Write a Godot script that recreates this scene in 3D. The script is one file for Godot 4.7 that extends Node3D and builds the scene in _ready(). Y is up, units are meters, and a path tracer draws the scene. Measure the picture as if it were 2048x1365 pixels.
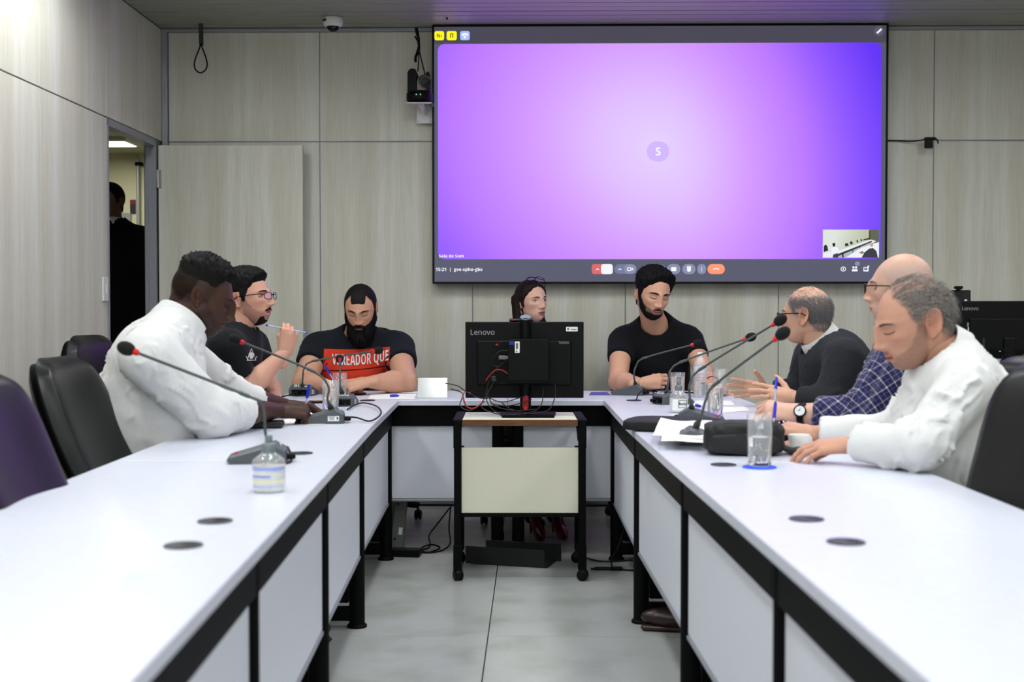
extends Node3D
# A council committee room: U-shaped conference tables, people seated round them, a LED wall showing a video call.
# Metres, y up. The camera stands between the two arms of the U and looks along -z.

const FPX := 2559.375
const EYE := Vector3(0, 1.172, 0)
const PITCH := 0.025587
const LAMP_ENERGY := 2.15
const LAMP_COLOR := Color(0.975, 0.99, 1.0)
# room axes: x along the screen wall from its left corner, z from that wall towards the camera
var ROOM := Transform3D(Basis(Vector3(0.999866, 0, 0.0164), Vector3.UP, Vector3(-0.0164, 0, 0.999866)), Vector3(-2.082, 0, -7.654))

func _ready() -> void:
	var cam := Camera3D.new()
	cam.name = "camera"
	add_child(cam)
	cam.position = EYE
	cam.rotation.x = -PITCH
	var lens := CameraAttributesPhysical.new()
	lens.frustum_focal_length = 45.0
	lens.frustum_focus_distance = 6.2
	lens.exposure_aperture = 3.4
	cam.attributes = lens
	#CROP
	var env := Environment.new()
	env.background_mode = Environment.BG_COLOR
	env.background_color = Color(0.0, 0.0, 0.0)
	env.tonemap_mode = Environment.TONE_MAPPER_LINEAR
	env.tonemap_exposure = 1.0
	env.sdfgi_enabled = true
	env.ssao_enabled = true
	env.ssil_enabled = true
	var around := WorldEnvironment.new()
	around.name = "surroundings"
	around.environment = env
	add_child(around)
	ceiling_lights()
	make_materials()
	room_shell()
	corridor()
	led_wall()
	tables()
	trolley()
	wall_fittings()
	chairs()
	microphones()
	table_things()
	side_desk()
	floor_things()
	people()

# ---------------------------------------------------------------- helpers: points
func at(u: float, v: float, depth: float) -> Vector3:
	# the point that lies `depth` metres ahead of the lens along -z, seen at photo pixel (u, v)
	var x := (u - 1024.0) / FPX
	var y := -(v - 682.5) / FPX
	var d := Vector3(x, y * cos(PITCH) - sin(PITCH), -y * sin(PITCH) - cos(PITCH))
	return EYE + d * (depth / -d.z)

func onto(u: float, v: float, h := 0.74) -> Vector3:
	# the point of the level h that is seen at photo pixel (u, v)
	var x := (u - 1024.0) / FPX
	var y := -(v - 682.5) / FPX
	var d := Vector3(x, y * cos(PITCH) - sin(PITCH), -y * sin(PITCH) - cos(PITCH))
	return EYE + d * ((h - EYE.y) / d.y)

# ---------------------------------------------------------------- helpers: geometry
class Geo extends RefCounted:
	var V := PackedVector3Array()
	var N := PackedVector3Array()
	var C := PackedColorArray()
	var U := PackedVector2Array()
	var I := PackedInt32Array()
	var col := Color(1, 1, 1)
	func vert(p: Vector3, n: Vector3, uv := Vector2.ZERO) -> int:
		V.append(p); N.append(n); U.append(uv); C.append(col)
		return V.size() - 1
	func tri(a: int, b: int, c: int) -> void:
		var g := (V[b] - V[a]).cross(V[c] - V[a])
		if g.dot(N[a] + N[b] + N[c]) > 0.0:
			I.append(a); I.append(c); I.append(b)
		else:
			I.append(a); I.append(b); I.append(c)
	func quad(a: int, b: int, c: int, d: int) -> void:
		tri(a, b, c); tri(a, c, d)
	func face(p: Array, n: Vector3, uv: Array = []) -> void:
		var b := V.size()
		for i in p.size():
			vert(p[i], n, uv[i] if uv.size() > i else Vector2.ZERO)
		for i in range(1, p.size() - 1):
			tri(b, b + i, b + i + 1)
	func box(c: Vector3, s: Vector3, bev := 0.0, bs := Basis()) -> Geo:
		var h := s * 0.5
		bev = minf(bev, minf(h.x, minf(h.y, h.z)) * 0.98)
		var ids := {}
		for ax in 3:
			for sg in [-1.0, 1.0]:
				var n := Vector3.ZERO
				n[ax] = sg
				var q := []
				var a1 := (ax + 1) % 3
				var a2 := (ax + 2) % 3
				for k in [[-1, -1], [1, -1], [1, 1], [-1, 1]]:
					var p := Vector3.ZERO
					p[ax] = sg * h[ax]
					p[a1] = k[0] * (h[a1] - bev)
					p[a2] = k[1] * (h[a2] - bev)
					var key := [ax, sg, 0, 0, 0]
					var sgn := [0.0, 0.0, 0.0]
					sgn[ax] = sg; sgn[a1] = float(k[0]); sgn[a2] = float(k[1])
					var id := vert(c + bs * p, (bs * n).normalized(), Vector2(p[a1], p[a2]))
					ids["%d,%d,%d,%d" % [ax, int(sgn[0]), int(sgn[1]), int(sgn[2])]] = id
					q.append(id)
				quad(q[0], q[1], q[2], q[3])
		if bev > 0.0:
			for ax in 3:
				var a1 := (ax + 1) % 3
				var a2 := (ax + 2) % 3
				for s1 in [-1, 1]:
					for s2 in [-1, 1]:
						var f := func(face_ax: int, e: int) -> int:
							var g := [0, 0, 0]
							g[ax] = e; g[a1] = s1; g[a2] = s2
							return ids["%d,%d,%d,%d" % [face_ax, g[0], g[1], g[2]]]
						quad(f.call(a1, -1), f.call(a1, 1), f.call(a2, 1), f.call(a2, -1))
			for x in [-1, 1]:
				for y in [-1, 1]:
					for z in [-1, 1]:
						tri(ids["0,%d,%d,%d" % [x, y, z]], ids["1,%d,%d,%d" % [x, y, z]], ids["2,%d,%d,%d" % [x, y, z]])
		return self
	func tube(pts: Array, r, sides := 8, caps := true) -> Geo:
		# r: a number, or one radius per point
		var n := pts.size()
		var prev := Vector3.ZERO
		var first := V.size()
		for i in n:
			var t: Vector3 = (pts[mini(i + 1, n - 1)] - pts[maxi(i - 1, 0)]).normalized()
			if prev == Vector3.ZERO:
				prev = Vector3.UP.cross(t) if absf(t.y) < 0.9 else Vector3.RIGHT.cross(t)
			var s := (prev - t * prev.dot(t)).normalized()
			prev = s
			var b := t.cross(s)
			var rad: float = r[i] if r is Array else r
			for k in sides:
				var a := TAU * k / sides
				var d := s * cos(a) + b * sin(a)
				vert(pts[i] + d * rad, d, Vector2(float(k) / sides, float(i) / n))
		for i in n - 1:
			for k in sides:
				var k2 := (k + 1) % sides
				quad(first + i * sides + k, first + i * sides + k2, first + (i + 1) * sides + k2, first + (i + 1) * sides + k)
		if caps:
			for e in [0, n - 1]:
				var t: Vector3 = (pts[0] - pts[1]).normalized() if e == 0 else (pts[n - 1] - pts[n - 2]).normalized()
				var c := vert(pts[e], t)
				for k in sides:
					var a := vert(V[first + e * sides + k], t)
					var b := vert(V[first + e * sides + (k + 1) % sides], t)
					tri(c, a, b)
		return self
	func lathe(prof: Array, segs := 24, xf := Transform3D(), smooth := true) -> Geo:
		# prof: Vector2(radius, height) from bottom to top, outside on the right-hand side
		for i in prof.size() - 1:
			var p: Vector2 = prof[i]
			var q: Vector2 = prof[i + 1]
			if p.distance_to(q) < 1e-6:
				continue
			var nn := Vector2(q.y - p.y, -(q.x - p.x)).normalized()
			var np := nn
			var nq := nn
			if smooth:
				if i > 0:
					var o: Vector2 = prof[i - 1]
					var m := Vector2(p.y - o.y, -(p.x - o.x)).normalized()
					if m.dot(nn) > 0.6: np = (m + nn).normalized()
				if i < prof.size() - 2:
					var o2: Vector2 = prof[i + 2]
					var m2 := Vector2(o2.y - q.y, -(o2.x - q.x)).normalized()
					if m2.dot(nn) > 0.6: nq = (m2 + nn).normalized()
			var b := V.size()
			for k in segs + 1:
				var a := TAU * k / segs
				var d := Vector3(cos(a), 0, sin(a))
				vert(xf * (d * p.x + Vector3.UP * p.y), (xf.basis * (d * np.x + Vector3.UP * np.y)).normalized(), Vector2(float(k) / segs, float(i) / prof.size()))
				vert(xf * (d * q.x + Vector3.UP * q.y), (xf.basis * (d * nq.x + Vector3.UP * nq.y)).normalized(), Vector2(float(k) / segs, float(i + 1) / prof.size()))
			for k in segs:
				quad(b + k * 2, b + k * 2 + 1, b + k * 2 + 3, b + k * 2 + 2)
		return self
	func prism(poly: PackedVector2Array, depth: float, xf := Transform3D()) -> Geo:
		# poly in x/y, from z = 0 to z = depth
		var ids := Geometry2D.triangulate_polygon(poly)
		for e in 2:
			var b := V.size()
			var n := (xf.basis * Vector3(0, 0, 1.0 if e == 1 else -1.0)).normalized()
			for p in poly:
				vert(xf * Vector3(p.x, p.y, depth * e), n, p)
			for k in range(0, ids.size(), 3):
				tri(b + ids[k], b + ids[k + 1], b + ids[k + 2])
		var ccw := 0.0
		for i in poly.size():
			var p := poly[i]
			var q := poly[(i + 1) % poly.size()]
			ccw += p.x * q.y - q.x * p.y
		for i in poly.size():
			var p := poly[i]
			var q := poly[(i + 1) % poly.size()]
			if p.distance_to(q) < 1e-7:
				continue
			var nn := Vector2(q.y - p.y, -(q.x - p.x)).normalized() * signf(ccw)
			face([xf * Vector3(p.x, p.y, 0), xf * Vector3(q.x, q.y, 0), xf * Vector3(q.x, q.y, depth), xf * Vector3(p.x, p.y, depth)], (xf.basis * Vector3(nn.x, nn.y, 0)).normalized())
		return self
	func ball(c: Vector3, r: Vector3, rows := 12, segs := 18, bs := Basis()) -> Geo:
		var b := V.size()
		for i in rows + 1:
			var th := PI * i / rows
			for k in segs + 1:
				var ph := TAU * k / segs
				var d := Vector3(sin(th) * cos(ph), cos(th), sin(th) * sin(ph))
				vert(c + bs * (d * r), (bs * (d / r)).normalized(), Vector2(float(k) / segs, float(i) / rows))
		for i in rows:
			for k in segs:
				quad(b + i * (segs + 1) + k, b + i * (segs + 1) + k + 1, b + (i + 1) * (segs + 1) + k + 1, b + (i + 1) * (segs + 1) + k)
		return self
	func grid(p: PackedVector3Array, w: int, h: int, closed := false) -> Geo:
		# smooth sheet through w x h points, rows of w
		var b := V.size()
		for j in h:
			for i in w:
				var l := p[j * w + (i - 1 if i > 0 else (w - 2 if closed else 0))]
				var r := p[j * w + (i + 1 if i < w - 1 else (1 if closed else w - 1))]
				var d := p[maxi(j - 1, 0) * w + i]
				var u := p[mini(j + 1, h - 1) * w + i]
				vert(p[j * w + i], (r - l).cross(u - d).normalized(), Vector2(float(i) / (w - 1), float(j) / (h - 1)))
		for j in h - 1:
			for i in w - 1:
				quad(b + j * w + i, b + j * w + i + 1, b + (j + 1) * w + i + 1, b + (j + 1) * w + i)
		return self
	func text(s: String, height: float, xf: Transform3D, bold := false, font := "Droid Sans", depth := 0.0004, squeeze := 1.0) -> Geo:
		# lettering in the x/y plane, centred; height is that of a capital letter
		var f := SystemFont.new()
		f.font_names = PackedStringArray([font])
		f.font_weight = 700 if bold else 400
		var t := TextMesh.new()
		t.font = f
		t.text = s
		t.font_size = 48
		t.pixel_size = height / 34.5
		t.depth = maxf(depth, 0.0001)
		t.curve_step = 1.5
		var a := t.get_mesh_arrays()
		var b := V.size()
		var vs: PackedVector3Array = a[Mesh.ARRAY_VERTEX]
		var ns: PackedVector3Array = a[Mesh.ARRAY_NORMAL]
		for i in vs.size():
			var p := vs[i]
			p.x *= squeeze
			vert(xf * p, (xf.basis * ns[i]).normalized())
		if a[Mesh.ARRAY_INDEX] != null and a[Mesh.ARRAY_INDEX].size():
			for i in a[Mesh.ARRAY_INDEX]:
				I.append(b + i)
		else:
			for i in vs.size():
				I.append(b + i)
		return self
	func mesh(origin := Vector3.ZERO, turn := Basis()) -> ArrayMesh:
		var a := []
		a.resize(Mesh.ARRAY_MAX)
		var back := turn.inverse()
		if origin != Vector3.ZERO or turn != Basis():
			for i in V.size():
				V[i] = back * (V[i] - origin)
				N[i] = back * N[i]
		a[Mesh.ARRAY_VERTEX] = V
		a[Mesh.ARRAY_NORMAL] = N
		a[Mesh.ARRAY_COLOR] = C
		a[Mesh.ARRAY_TEX_UV] = U
		a[Mesh.ARRAY_INDEX] = I
		var m := ArrayMesh.new()
		m.add_surface_from_arrays(Mesh.PRIMITIVE_TRIANGLES, a)
		return m

static func bez(pts: Array, n: int) -> Array:
	# a smooth line through the points (Catmull-Rom), n steps each
	var out := []
	for i in pts.size() - 1:
		var a: Vector3 = pts[maxi(i - 1, 0)]
		var b: Vector3 = pts[i]
		var c: Vector3 = pts[i + 1]
		var d: Vector3 = pts[mini(i + 2, pts.size() - 1)]
		for k in n:
			out.append(b.cubic_interpolate(c, a, d, float(k) / n))
	out.append(pts[pts.size() - 1])
	return out

static func round_rect(w: float, h: float, r: float, n := 5) -> PackedVector2Array:
	var p := PackedVector2Array()
	for q in [[1, 1, 0.0], [-1, 1, 90.0], [-1, -1, 180.0], [1, -1, 270.0]]:
		for k in n + 1:
			var a := deg_to_rad(q[2] + 90.0 * k / n)
			p.append(Vector2(q[0] * (w / 2 - r) + cos(a) * r, q[1] * (h / 2 - r) + sin(a) * r))
	return p

static func turn_y(deg: float) -> Basis:
	return Basis(Vector3.UP, deg_to_rad(deg))

static func frame(z_axis: Vector3, y_hint: Vector3) -> Basis:
	var z := z_axis.normalized()
	var x := y_hint.cross(z).normalized()
	return Basis(x, z.cross(x), z)

# ---------------------------------------------------------------- helpers: nodes
var taken := {}
func numbered(called: String) -> String:
	if not taken.has(called):
		taken[called] = 0
		return called
	taken[called] += 1
	return "%s_%03d" % [called, taken[called]]

func thing(called: String, label: String, category: String, where := Vector3.ZERO, turn := Basis(), group := "") -> Node3D:
	var o := Node3D.new()
	o.name = numbered(called)
	add_child(o)
	o.transform = Transform3D(turn, where)
	o.set_meta("label", label)
	o.set_meta("category", category)
	if group:
		o.set_meta("group", group)
	return o

func part(called: String, g: Geo, m: Material, parent: Node, label := "") -> MeshInstance3D:
	# one named mesh; its points are given in the parent's own axes
	var o := MeshInstance3D.new()
	o.name = called
	o.mesh = g.mesh()
	o.material_override = m
	parent.add_child(o, true)
	if label:
		o.set_meta("label", label)
	return o

func single(called: String, g: Geo, m: Material, label: String, category: String, where := Vector3.ZERO, turn := Basis(), group := "") -> MeshInstance3D:
	# a thing that is one mesh
	var o := MeshInstance3D.new()
	o.name = numbered(called)
	o.mesh = g.mesh()
	o.material_override = m
	add_child(o)
	o.transform = Transform3D(turn, where)
	o.set_meta("label", label)
	o.set_meta("category", category)
	if group:
		o.set_meta("group", group)
	return o

func worldpart(called: String, g: Geo, m: Material, parent: Node3D, label := "") -> MeshInstance3D:
	# the same, the points given in the world
	var o := MeshInstance3D.new()
	o.name = called
	o.mesh = g.mesh(parent.position, parent.basis)
	o.material_override = m
	parent.add_child(o, true)
	if label:
		o.set_meta("label", label)
	return o

func setting(called: String, xf: Transform3D, label := "") -> Node3D:
	var o := Node3D.new()
	o.name = called
	add_child(o)
	o.transform = xf
	o.set_meta("kind", "structure")
	if label:
		o.set_meta("label", label)
	return o

# ---------------------------------------------------------------- helpers: materials
var mats := {}
func paint(key: String, c: Color, rough := 0.5, metal := 0.0, spec := 0.5) -> StandardMaterial3D:
	if mats.has(key):
		return mats[key]
	var m := StandardMaterial3D.new()
	m.resource_name = key
	m.albedo_color = c
	m.roughness = rough
	m.metallic = metal
	m.metallic_specular = spec
	mats[key] = m
	return m

func noise_tex(size: int, freq: float, ramp: Array, seed_ := 1, type := FastNoiseLite.TYPE_SIMPLEX_SMOOTH, octaves := 4, w := 0) -> NoiseTexture2D:
	var n := FastNoiseLite.new()
	n.seed = seed_
	n.noise_type = type
	n.frequency = freq
	n.fractal_octaves = octaves
	var t := NoiseTexture2D.new()
	t.width = w if w else size
	t.height = size
	t.seamless = true
	t.noise = n
	if ramp.size():
		var g := Gradient.new()
		g.offsets = PackedFloat32Array(ramp[0])
		g.colors = PackedColorArray(ramp[1])
		t.color_ramp = g
	return t

func grey_ramp(lo: float, hi: float) -> Array:
	return [[0.0, 1.0], [Color(lo, lo, lo), Color(hi, hi, hi)]]

func relief(m: StandardMaterial3D, t: Texture2D, cm: float) -> void:
	m.heightmap_enabled = true
	m.heightmap_texture = t
	m.heightmap_scale = cm

func tri_map(m: StandardMaterial3D, s: Vector3, in_world := false) -> void:
	m.uv1_triplanar = true
	m.uv1_world_triplanar = in_world
	m.uv1_scale = s

func glow(key: String, c: Color, energy: float) -> StandardMaterial3D:
	var m := paint(key, Color(0.02, 0.02, 0.02), 0.6)
	m.emission_enabled = true
	m.emission = c
	m.emission_energy_multiplier = energy
	return m

# ---------------------------------------------------------------- materials
var laminate: StandardMaterial3D
var M := {}
func make_materials() -> void:
	laminate = paint("oak laminate", Color(1, 1, 1), 0.45)
	laminate.albedo_texture = noise_tex(512, 0.012, [[0.0, 0.3, 0.5, 0.62, 0.7, 1.0], [Color(0.80, 0.785, 0.725), Color(0.825, 0.812, 0.755), Color(0.835, 0.825, 0.77), Color(0.84, 0.832, 0.78), Color(0.855, 0.85, 0.805), Color(0.88, 0.88, 0.85)]], 7, FastNoiseLite.TYPE_SIMPLEX_SMOOTH, 6)
	tri_map(laminate, Vector3(1.15, 0.035, 1.15))
	laminate.detail_enabled = true
	laminate.detail_blend_mode = BaseMaterial3D.BLEND_MODE_MUL
	laminate.detail_albedo = noise_tex(512, 0.05, grey_ramp(0.95, 1.0), 9, FastNoiseLite.TYPE_SIMPLEX, 3)
	laminate.detail_uv_layer = BaseMaterial3D.DETAIL_UV_2
	laminate.uv2_triplanar = true
	laminate.uv2_scale = Vector3(2.2, 0.12, 2.2)
	M.alu = paint("aluminium profile", Color(0.62, 0.63, 0.66), 0.4, 0.35)
	M.backing = paint("wall backing board", Color(0.55, 0.54, 0.50), 0.8)
	M.plank = paint("ceiling plank enamel", Color(0.56, 0.57, 0.52), 0.42)
	M.white = paint("white plastic", Color(0.86, 0.86, 0.85), 0.4)
	M.black = paint("black plastic", Color(0.022, 0.023, 0.026), 0.42, 0.0, 0.3)
	M.blackmetal = paint("black powder coat", Color(0.03, 0.032, 0.036), 0.55, 0.0, 0.2)
	M.darkgrey = paint("dark grey plastic", Color(0.10, 0.105, 0.115), 0.45)
	M.chrome = paint("chrome", Color(0.8, 0.8, 0.8), 0.18, 1.0)
	M.red = paint("red plastic", Color(0.75, 0.05, 0.05), 0.4)
	M.blue = paint("blue plastic", Color(0.05, 0.16, 0.75), 0.35)
	M.paper = paint("paper", Color(0.93, 0.93, 0.92), 0.8)
	M.top = paint("white table laminate", Color(1, 1, 1), 0.32)
	M.top.albedo_texture = noise_tex(256, 0.06, [[0.0, 1.0], [Color(0.80, 0.81, 0.862), Color(0.825, 0.835, 0.882)]], 21)
	tri_map(M.top, Vector3(1.7, 1.7, 1.7))
	M.panel = paint("grey modesty panel", Color(0.84, 0.85, 0.885), 0.5)
	M.tile = paint("polished granilite", Color(1, 1, 1), 0.28)
	M.tile.albedo_texture = noise_tex(1024, 0.16, [[0.0, 0.22, 0.34, 0.5, 0.75, 1.0], [Color(0.46, 0.47, 0.46), Color(0.62, 0.63, 0.62), Color(0.67, 0.68, 0.672), Color(0.695, 0.705, 0.697), Color(0.715, 0.725, 0.717), Color(0.77, 0.78, 0.77)]], 3, FastNoiseLite.TYPE_SIMPLEX, 3)
	tri_map(M.tile, Vector3(1.3, 1.3, 1.3), true)
	M.tile.detail_enabled = true
	M.tile.detail_blend_mode = BaseMaterial3D.BLEND_MODE_MUL
	M.tile.detail_albedo = noise_tex(512, 0.014, [[0.0, 0.35, 0.6, 1.0], [Color(0.87, 0.87, 0.84), Color(0.955, 0.955, 0.94), Color(1, 1, 1), Color(1, 1, 1)]], 5, FastNoiseLite.TYPE_SIMPLEX_SMOOTH, 5)
	M.tile.detail_uv_layer = BaseMaterial3D.DETAIL_UV_2
	M.tile.uv2_triplanar = true
	M.tile.uv2_world_triplanar = true
	M.tile.uv2_scale = Vector3(0.45, 0.45, 0.45)
	M.glass = paint("clear glass", Color(1, 1, 1, 0.0), 0.02)
	M.glass.refraction_enabled = true
	M.glass.refraction_scale = 0.05
	M.water = paint("water", Color(1, 1, 1, 0.0), 0.0)
	M.water.refraction_enabled = true
	M.water.refraction_scale = 0.033

# ---------------------------------------------------------------- ceiling lights
func ceiling_lights() -> void:
	var body := paint("lamp housing enamel", Color(0.85, 0.85, 0.83), 0.4)
	var shine := glow("lamp diffuser", LAMP_COLOR, 3.0)
	var rows := [2.35, 4.6, 6.85, 9.0]
	var cols := [0.40, 1.90, 3.40, 4.90]
	var depth_names := ["by the screen wall", "over the table ends", "over the open side", "by the rear wall"]
	var side_names := ["along the door wall", "over the door-side tables", "over the far tables", "along the far side"]
	for r in rows.size():
		for c in cols.size():
			var o := thing("ceiling_light", "recessed white light %s, %s" % [side_names[c], depth_names[r]], "ceiling light", ROOM * Vector3(cols[c], 2.832, rows[r]), ROOM.basis, "recessed ceiling lights")
			var g := Geo.new()
			for s in [-1, 1]:
				g.box(Vector3(s * 0.155, 0.05, 0), Vector3(0.01, 0.11, 1.22), 0.001)
				g.box(Vector3(0, 0.05, s * 0.605), Vector3(0.30, 0.11, 0.01), 0.001)
			g.box(Vector3(0, 0.11, 0), Vector3(0.32, 0.01, 1.22), 0.001)
			part("housing", g, body, o)
			part("lamp_diffuser", Geo.new().box(Vector3(0, 0.098, 0), Vector3(0.29, 0.008, 1.19), 0.001), shine, o)
			var l := AreaLight3D.new()
			l.name = "lamp_glow"
			o.add_child(l)
			l.position = Vector3(0, 0.088, 0)
			l.rotation.x = -PI / 2
			l.area_size = Vector2(0.28, 1.18)
			l.light_color = LAMP_COLOR
			l.light_energy = LAMP_ENERGY
			l.area_range = 14.0
			l.shadow_enabled = true

# ---------------------------------------------------------------- the room
const CEIL := 2.832
const SEAM := 2.162
const WIDE := 6.6
const LONG := 10.2
func wall_panel(parent: Node3D, lo: Vector3, hi: Vector3) -> void:
	part("panel", Geo.new().box((lo + hi) * 0.5, hi - lo, 0.0015), laminate, parent)

func room_shell() -> void:
	var plain := paint("plain wall paint", Color(0.80, 0.80, 0.76), 0.7)
	# floor: granilite tiles of one metre with open joints
	var fl := setting("floor", ROOM, "polished grey granilite floor of large square tiles")
	part("screed", Geo.new().box(Vector3(WIDE / 2, -0.06, LONG / 2), Vector3(WIDE + 0.2, 0.1, LONG + 0.2)), paint("joint grout", Color(0.17, 0.175, 0.17), 0.9), fl)
	for i in range(-2, 5):
		for k in range(-2, 9):
			var x0 := maxf(0.0, 2.047 + i)
			var x1 := minf(WIDE, 3.047 + i)
			var z0 := maxf(0.0, 2.075 + k)
			var z1 := minf(LONG, 3.075 + k)
			if x1 - x0 < 0.02 or z1 - z0 < 0.02:
				continue
			part("tile", Geo.new().box(Vector3((x0 + x1) / 2, -0.005, (z0 + z1) / 2), Vector3(x1 - x0 - 0.004, 0.01, z1 - z0 - 0.004), 0.0008), M.tile, fl)
	# screen wall
	var wb := setting("wall_back", ROOM, "oak laminate panel wall behind the screen")
	part("backing", Geo.new().box(Vector3(WIDE / 2 + 0.07, CEIL / 2, -0.06), Vector3(WIDE + 0.26, CEIL + 0.3, 0.1)), M.backing, wb)
	var xs := [0.036, 0.94, 1.848, 2.756, 3.664, 4.572, 5.48, WIDE]
	for i in xs.size() - 1:
		wall_panel(wb, Vector3(xs[i] + 0.003, 0.08, -0.01), Vector3(xs[i + 1] - 0.003, SEAM - 0.004, 0.0))
		wall_panel(wb, Vector3(xs[i] + 0.003, SEAM + 0.004, -0.01), Vector3(xs[i + 1] - 0.003, CEIL - 0.022, 0.0))
	for i in range(1, xs.size() - 1):
		part("joint_strip", Geo.new().box(Vector3(xs[i] + 0.0012, CEIL / 2, -0.006), Vector3(0.0032, CEIL - 0.05, 0.008)), M.alu, wb)
	part("joint_strip", Geo.new().box(Vector3(WIDE / 2, SEAM - 0.001, -0.006), Vector3(WIDE - 0.05, 0.004, 0.008)), M.alu, wb)
	part("corner_post", Geo.new().box(Vector3(0.018, CEIL / 2, 0.004), Vector3(0.034, CEIL, 0.03), 0.002), M.alu, wb)
	part("head_profile", Geo.new().box(Vector3(WIDE / 2, CEIL - 0.011, 0.006), Vector3(WIDE, 0.02, 0.03), 0.002), M.alu, wb)
	var bb := setting("baseboard_back", ROOM, "grey aluminium skirting under the screen wall")
	part("skirting", Geo.new().box(Vector3(WIDE / 2, 0.04, 0.0), Vector3(WIDE, 0.078, 0.018), 0.002), M.alu, bb)
	# door wall, with the doorway between z 0.131 and 1.007
	var wl := setting("wall_left", ROOM, "oak laminate panel wall with the open doorway")
	part("backing", Geo.new().box(Vector3(-0.035, CEIL / 2, (1.007 + LONG) / 2), Vector3(0.05, CEIL + 0.3, LONG - 1.007)), M.backing, wl)
	part("backing", Geo.new().box(Vector3(-0.035, CEIL / 2, 0.04), Vector3(0.05, CEIL + 0.3, 0.18)), M.backing, wl)
	part("backing", Geo.new().box(Vector3(-0.035, (SEAM + CEIL) / 2 + 0.07, 0.57), Vector3(0.05, CEIL - SEAM + 0.14, 0.9)), M.backing, wl)
	var zs := [0.0, 0.131, 1.007, 1.9, 2.795, 3.69, 4.585, 5.48, 6.375, 7.27, 8.165, 9.06, LONG]
	for i in zs.size() - 1:
		if i > 1:
			wall_panel(wl, Vector3(-0.01, 0.08, zs[i] + 0.0025), Vector3(0.0, SEAM - 0.004, zs[i + 1] - 0.0025))
		wall_panel(wl, Vector3(-0.01, SEAM + 0.003, zs[i] + (0.0012 if i == 0 else 0.0025)), Vector3(0.0, CEIL - 0.004, zs[i + 1] - 0.0015))
	var bl := setting("baseboard_left", ROOM, "grey aluminium skirting under the door wall")
	part("skirting", Geo.new().box(Vector3(0.0, 0.04, (1.007 + LONG) / 2), Vector3(0.018, 0.078, LONG - 1.007), 0.002), M.alu, bl)
	# doorway lining and the leaf, swung right back against the screen wall
	var dr := setting("door_1", ROOM, "open oak laminate door leaf folded back in its grey frame")
	var fg := Geo.new()
	fg.box(Vector3(-0.03, 1.08, 1.007 - 0.014), Vector3(0.068, 2.16, 0.028), 0.003)
	fg.box(Vector3(-0.03, 1.08, 0.131 + 0.014), Vector3(0.068, 2.16, 0.034), 0.003)
	fg.box(Vector3(-0.03, 2.14, 0.57), Vector3(0.068, 0.04, 0.88), 0.003)
	fg.box(Vector3(-0.045, 1.07, 0.131 + 0.042), Vector3(0.02, 2.12, 0.022), 0.002)
	fg.box(Vector3(-0.045, 1.07, 1.007 - 0.036), Vector3(0.02, 2.12, 0.016), 0.002)
	part("door_frame", fg, M.alu, dr)
	var leaf := part("door_leaf", Geo.new().box(Vector3(0.012 + 0.424, 1.066, 0.118), Vector3(0.848, 2.122, 0.034), 0.002), laminate, dr)
	for h in [1.93, 1.1, 0.28]:
		var hg := Geo.new()
		hg.box(Vector3(0.008, h, 0.140), Vector3(0.05, 0.105, 0.004), 0.001)
		hg.tube([Vector3(0.012, h - 0.052, 0.143), Vector3(0.012, h + 0.052, 0.143)], 0.006, 8)
		part("hinge", hg, paint("hinge steel", Color(0.75, 0.75, 0.72), 0.35, 0.8), dr)
	# the sides that the photograph does not show
	var wr := setting("wall_right", ROOM)
	part("plaster", Geo.new().box(Vector3(WIDE + 0.06, CEIL / 2, LONG / 2), Vector3(0.12, CEIL + 0.3, LONG + 0.4)), plain, wr)
	var wf := setting("wall_front", ROOM)
	part("plaster", Geo.new().box(Vector3(WIDE / 2, CEIL / 2, LONG + 0.06), Vector3(WIDE + 0.4, CEIL + 0.3, 0.12)), plain, wf)
	# ceiling: enamelled planks across the room, plain boards round the lights further on
	var ce := setting("ceiling", ROOM, "ceiling of narrow grey metal planks running across the room")
	var n := 0
	var z := 0.022
	while z < 1.70:
		var dz := 0.1
		part("plank", Geo.new().box(Vector3(WIDE / 2, CEIL + 0.008 + (0.0015 if n % 3 == 1 else 0.0), z + dz / 2), Vector3(WIDE, 0.016, dz - 0.011), 0.003), M.plank, ce)
		z += dz
		n += 1
	var rows := [2.35, 4.6, 6.85, 9.0]
	var cols := [0.40, 1.90, 3.40, 4.90]
	for r in rows.size():
		var z0: float = z if r == 0 else rows[r - 1] + 0.61
		part("ceiling_board", Geo.new().box(Vector3(WIDE / 2, CEIL + 0.01, (z0 + rows[r] - 0.61) / 2), Vector3(WIDE, 0.02, rows[r] - 0.61 - z0)), M.plank, ce)
		for c in cols.size() + 1:
			var x0: float = 0.0 if c == 0 else cols[c - 1] + 0.16
			var x1: float = WIDE if c == cols.size() else cols[c] - 0.16
			part("ceiling_board", Geo.new().box(Vector3((x0 + x1) / 2, CEIL + 0.01, rows[r]), Vector3(x1 - x0, 0.02, 1.22)), M.plank, ce)
	part("ceiling_board", Geo.new().box(Vector3(WIDE / 2, CEIL + 0.01, (9.61 + LONG) / 2), Vector3(WIDE, 0.02, LONG - 9.61)), M.plank, ce)
	part("void_slab", Geo.new().box(Vector3(WIDE / 2, CEIL + 0.20, LONG / 2), Vector3(WIDE + 0.4, 0.12, LONG + 0.4)), paint("concrete slab", Color(0.62, 0.62, 0.60), 0.9), ce)

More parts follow.
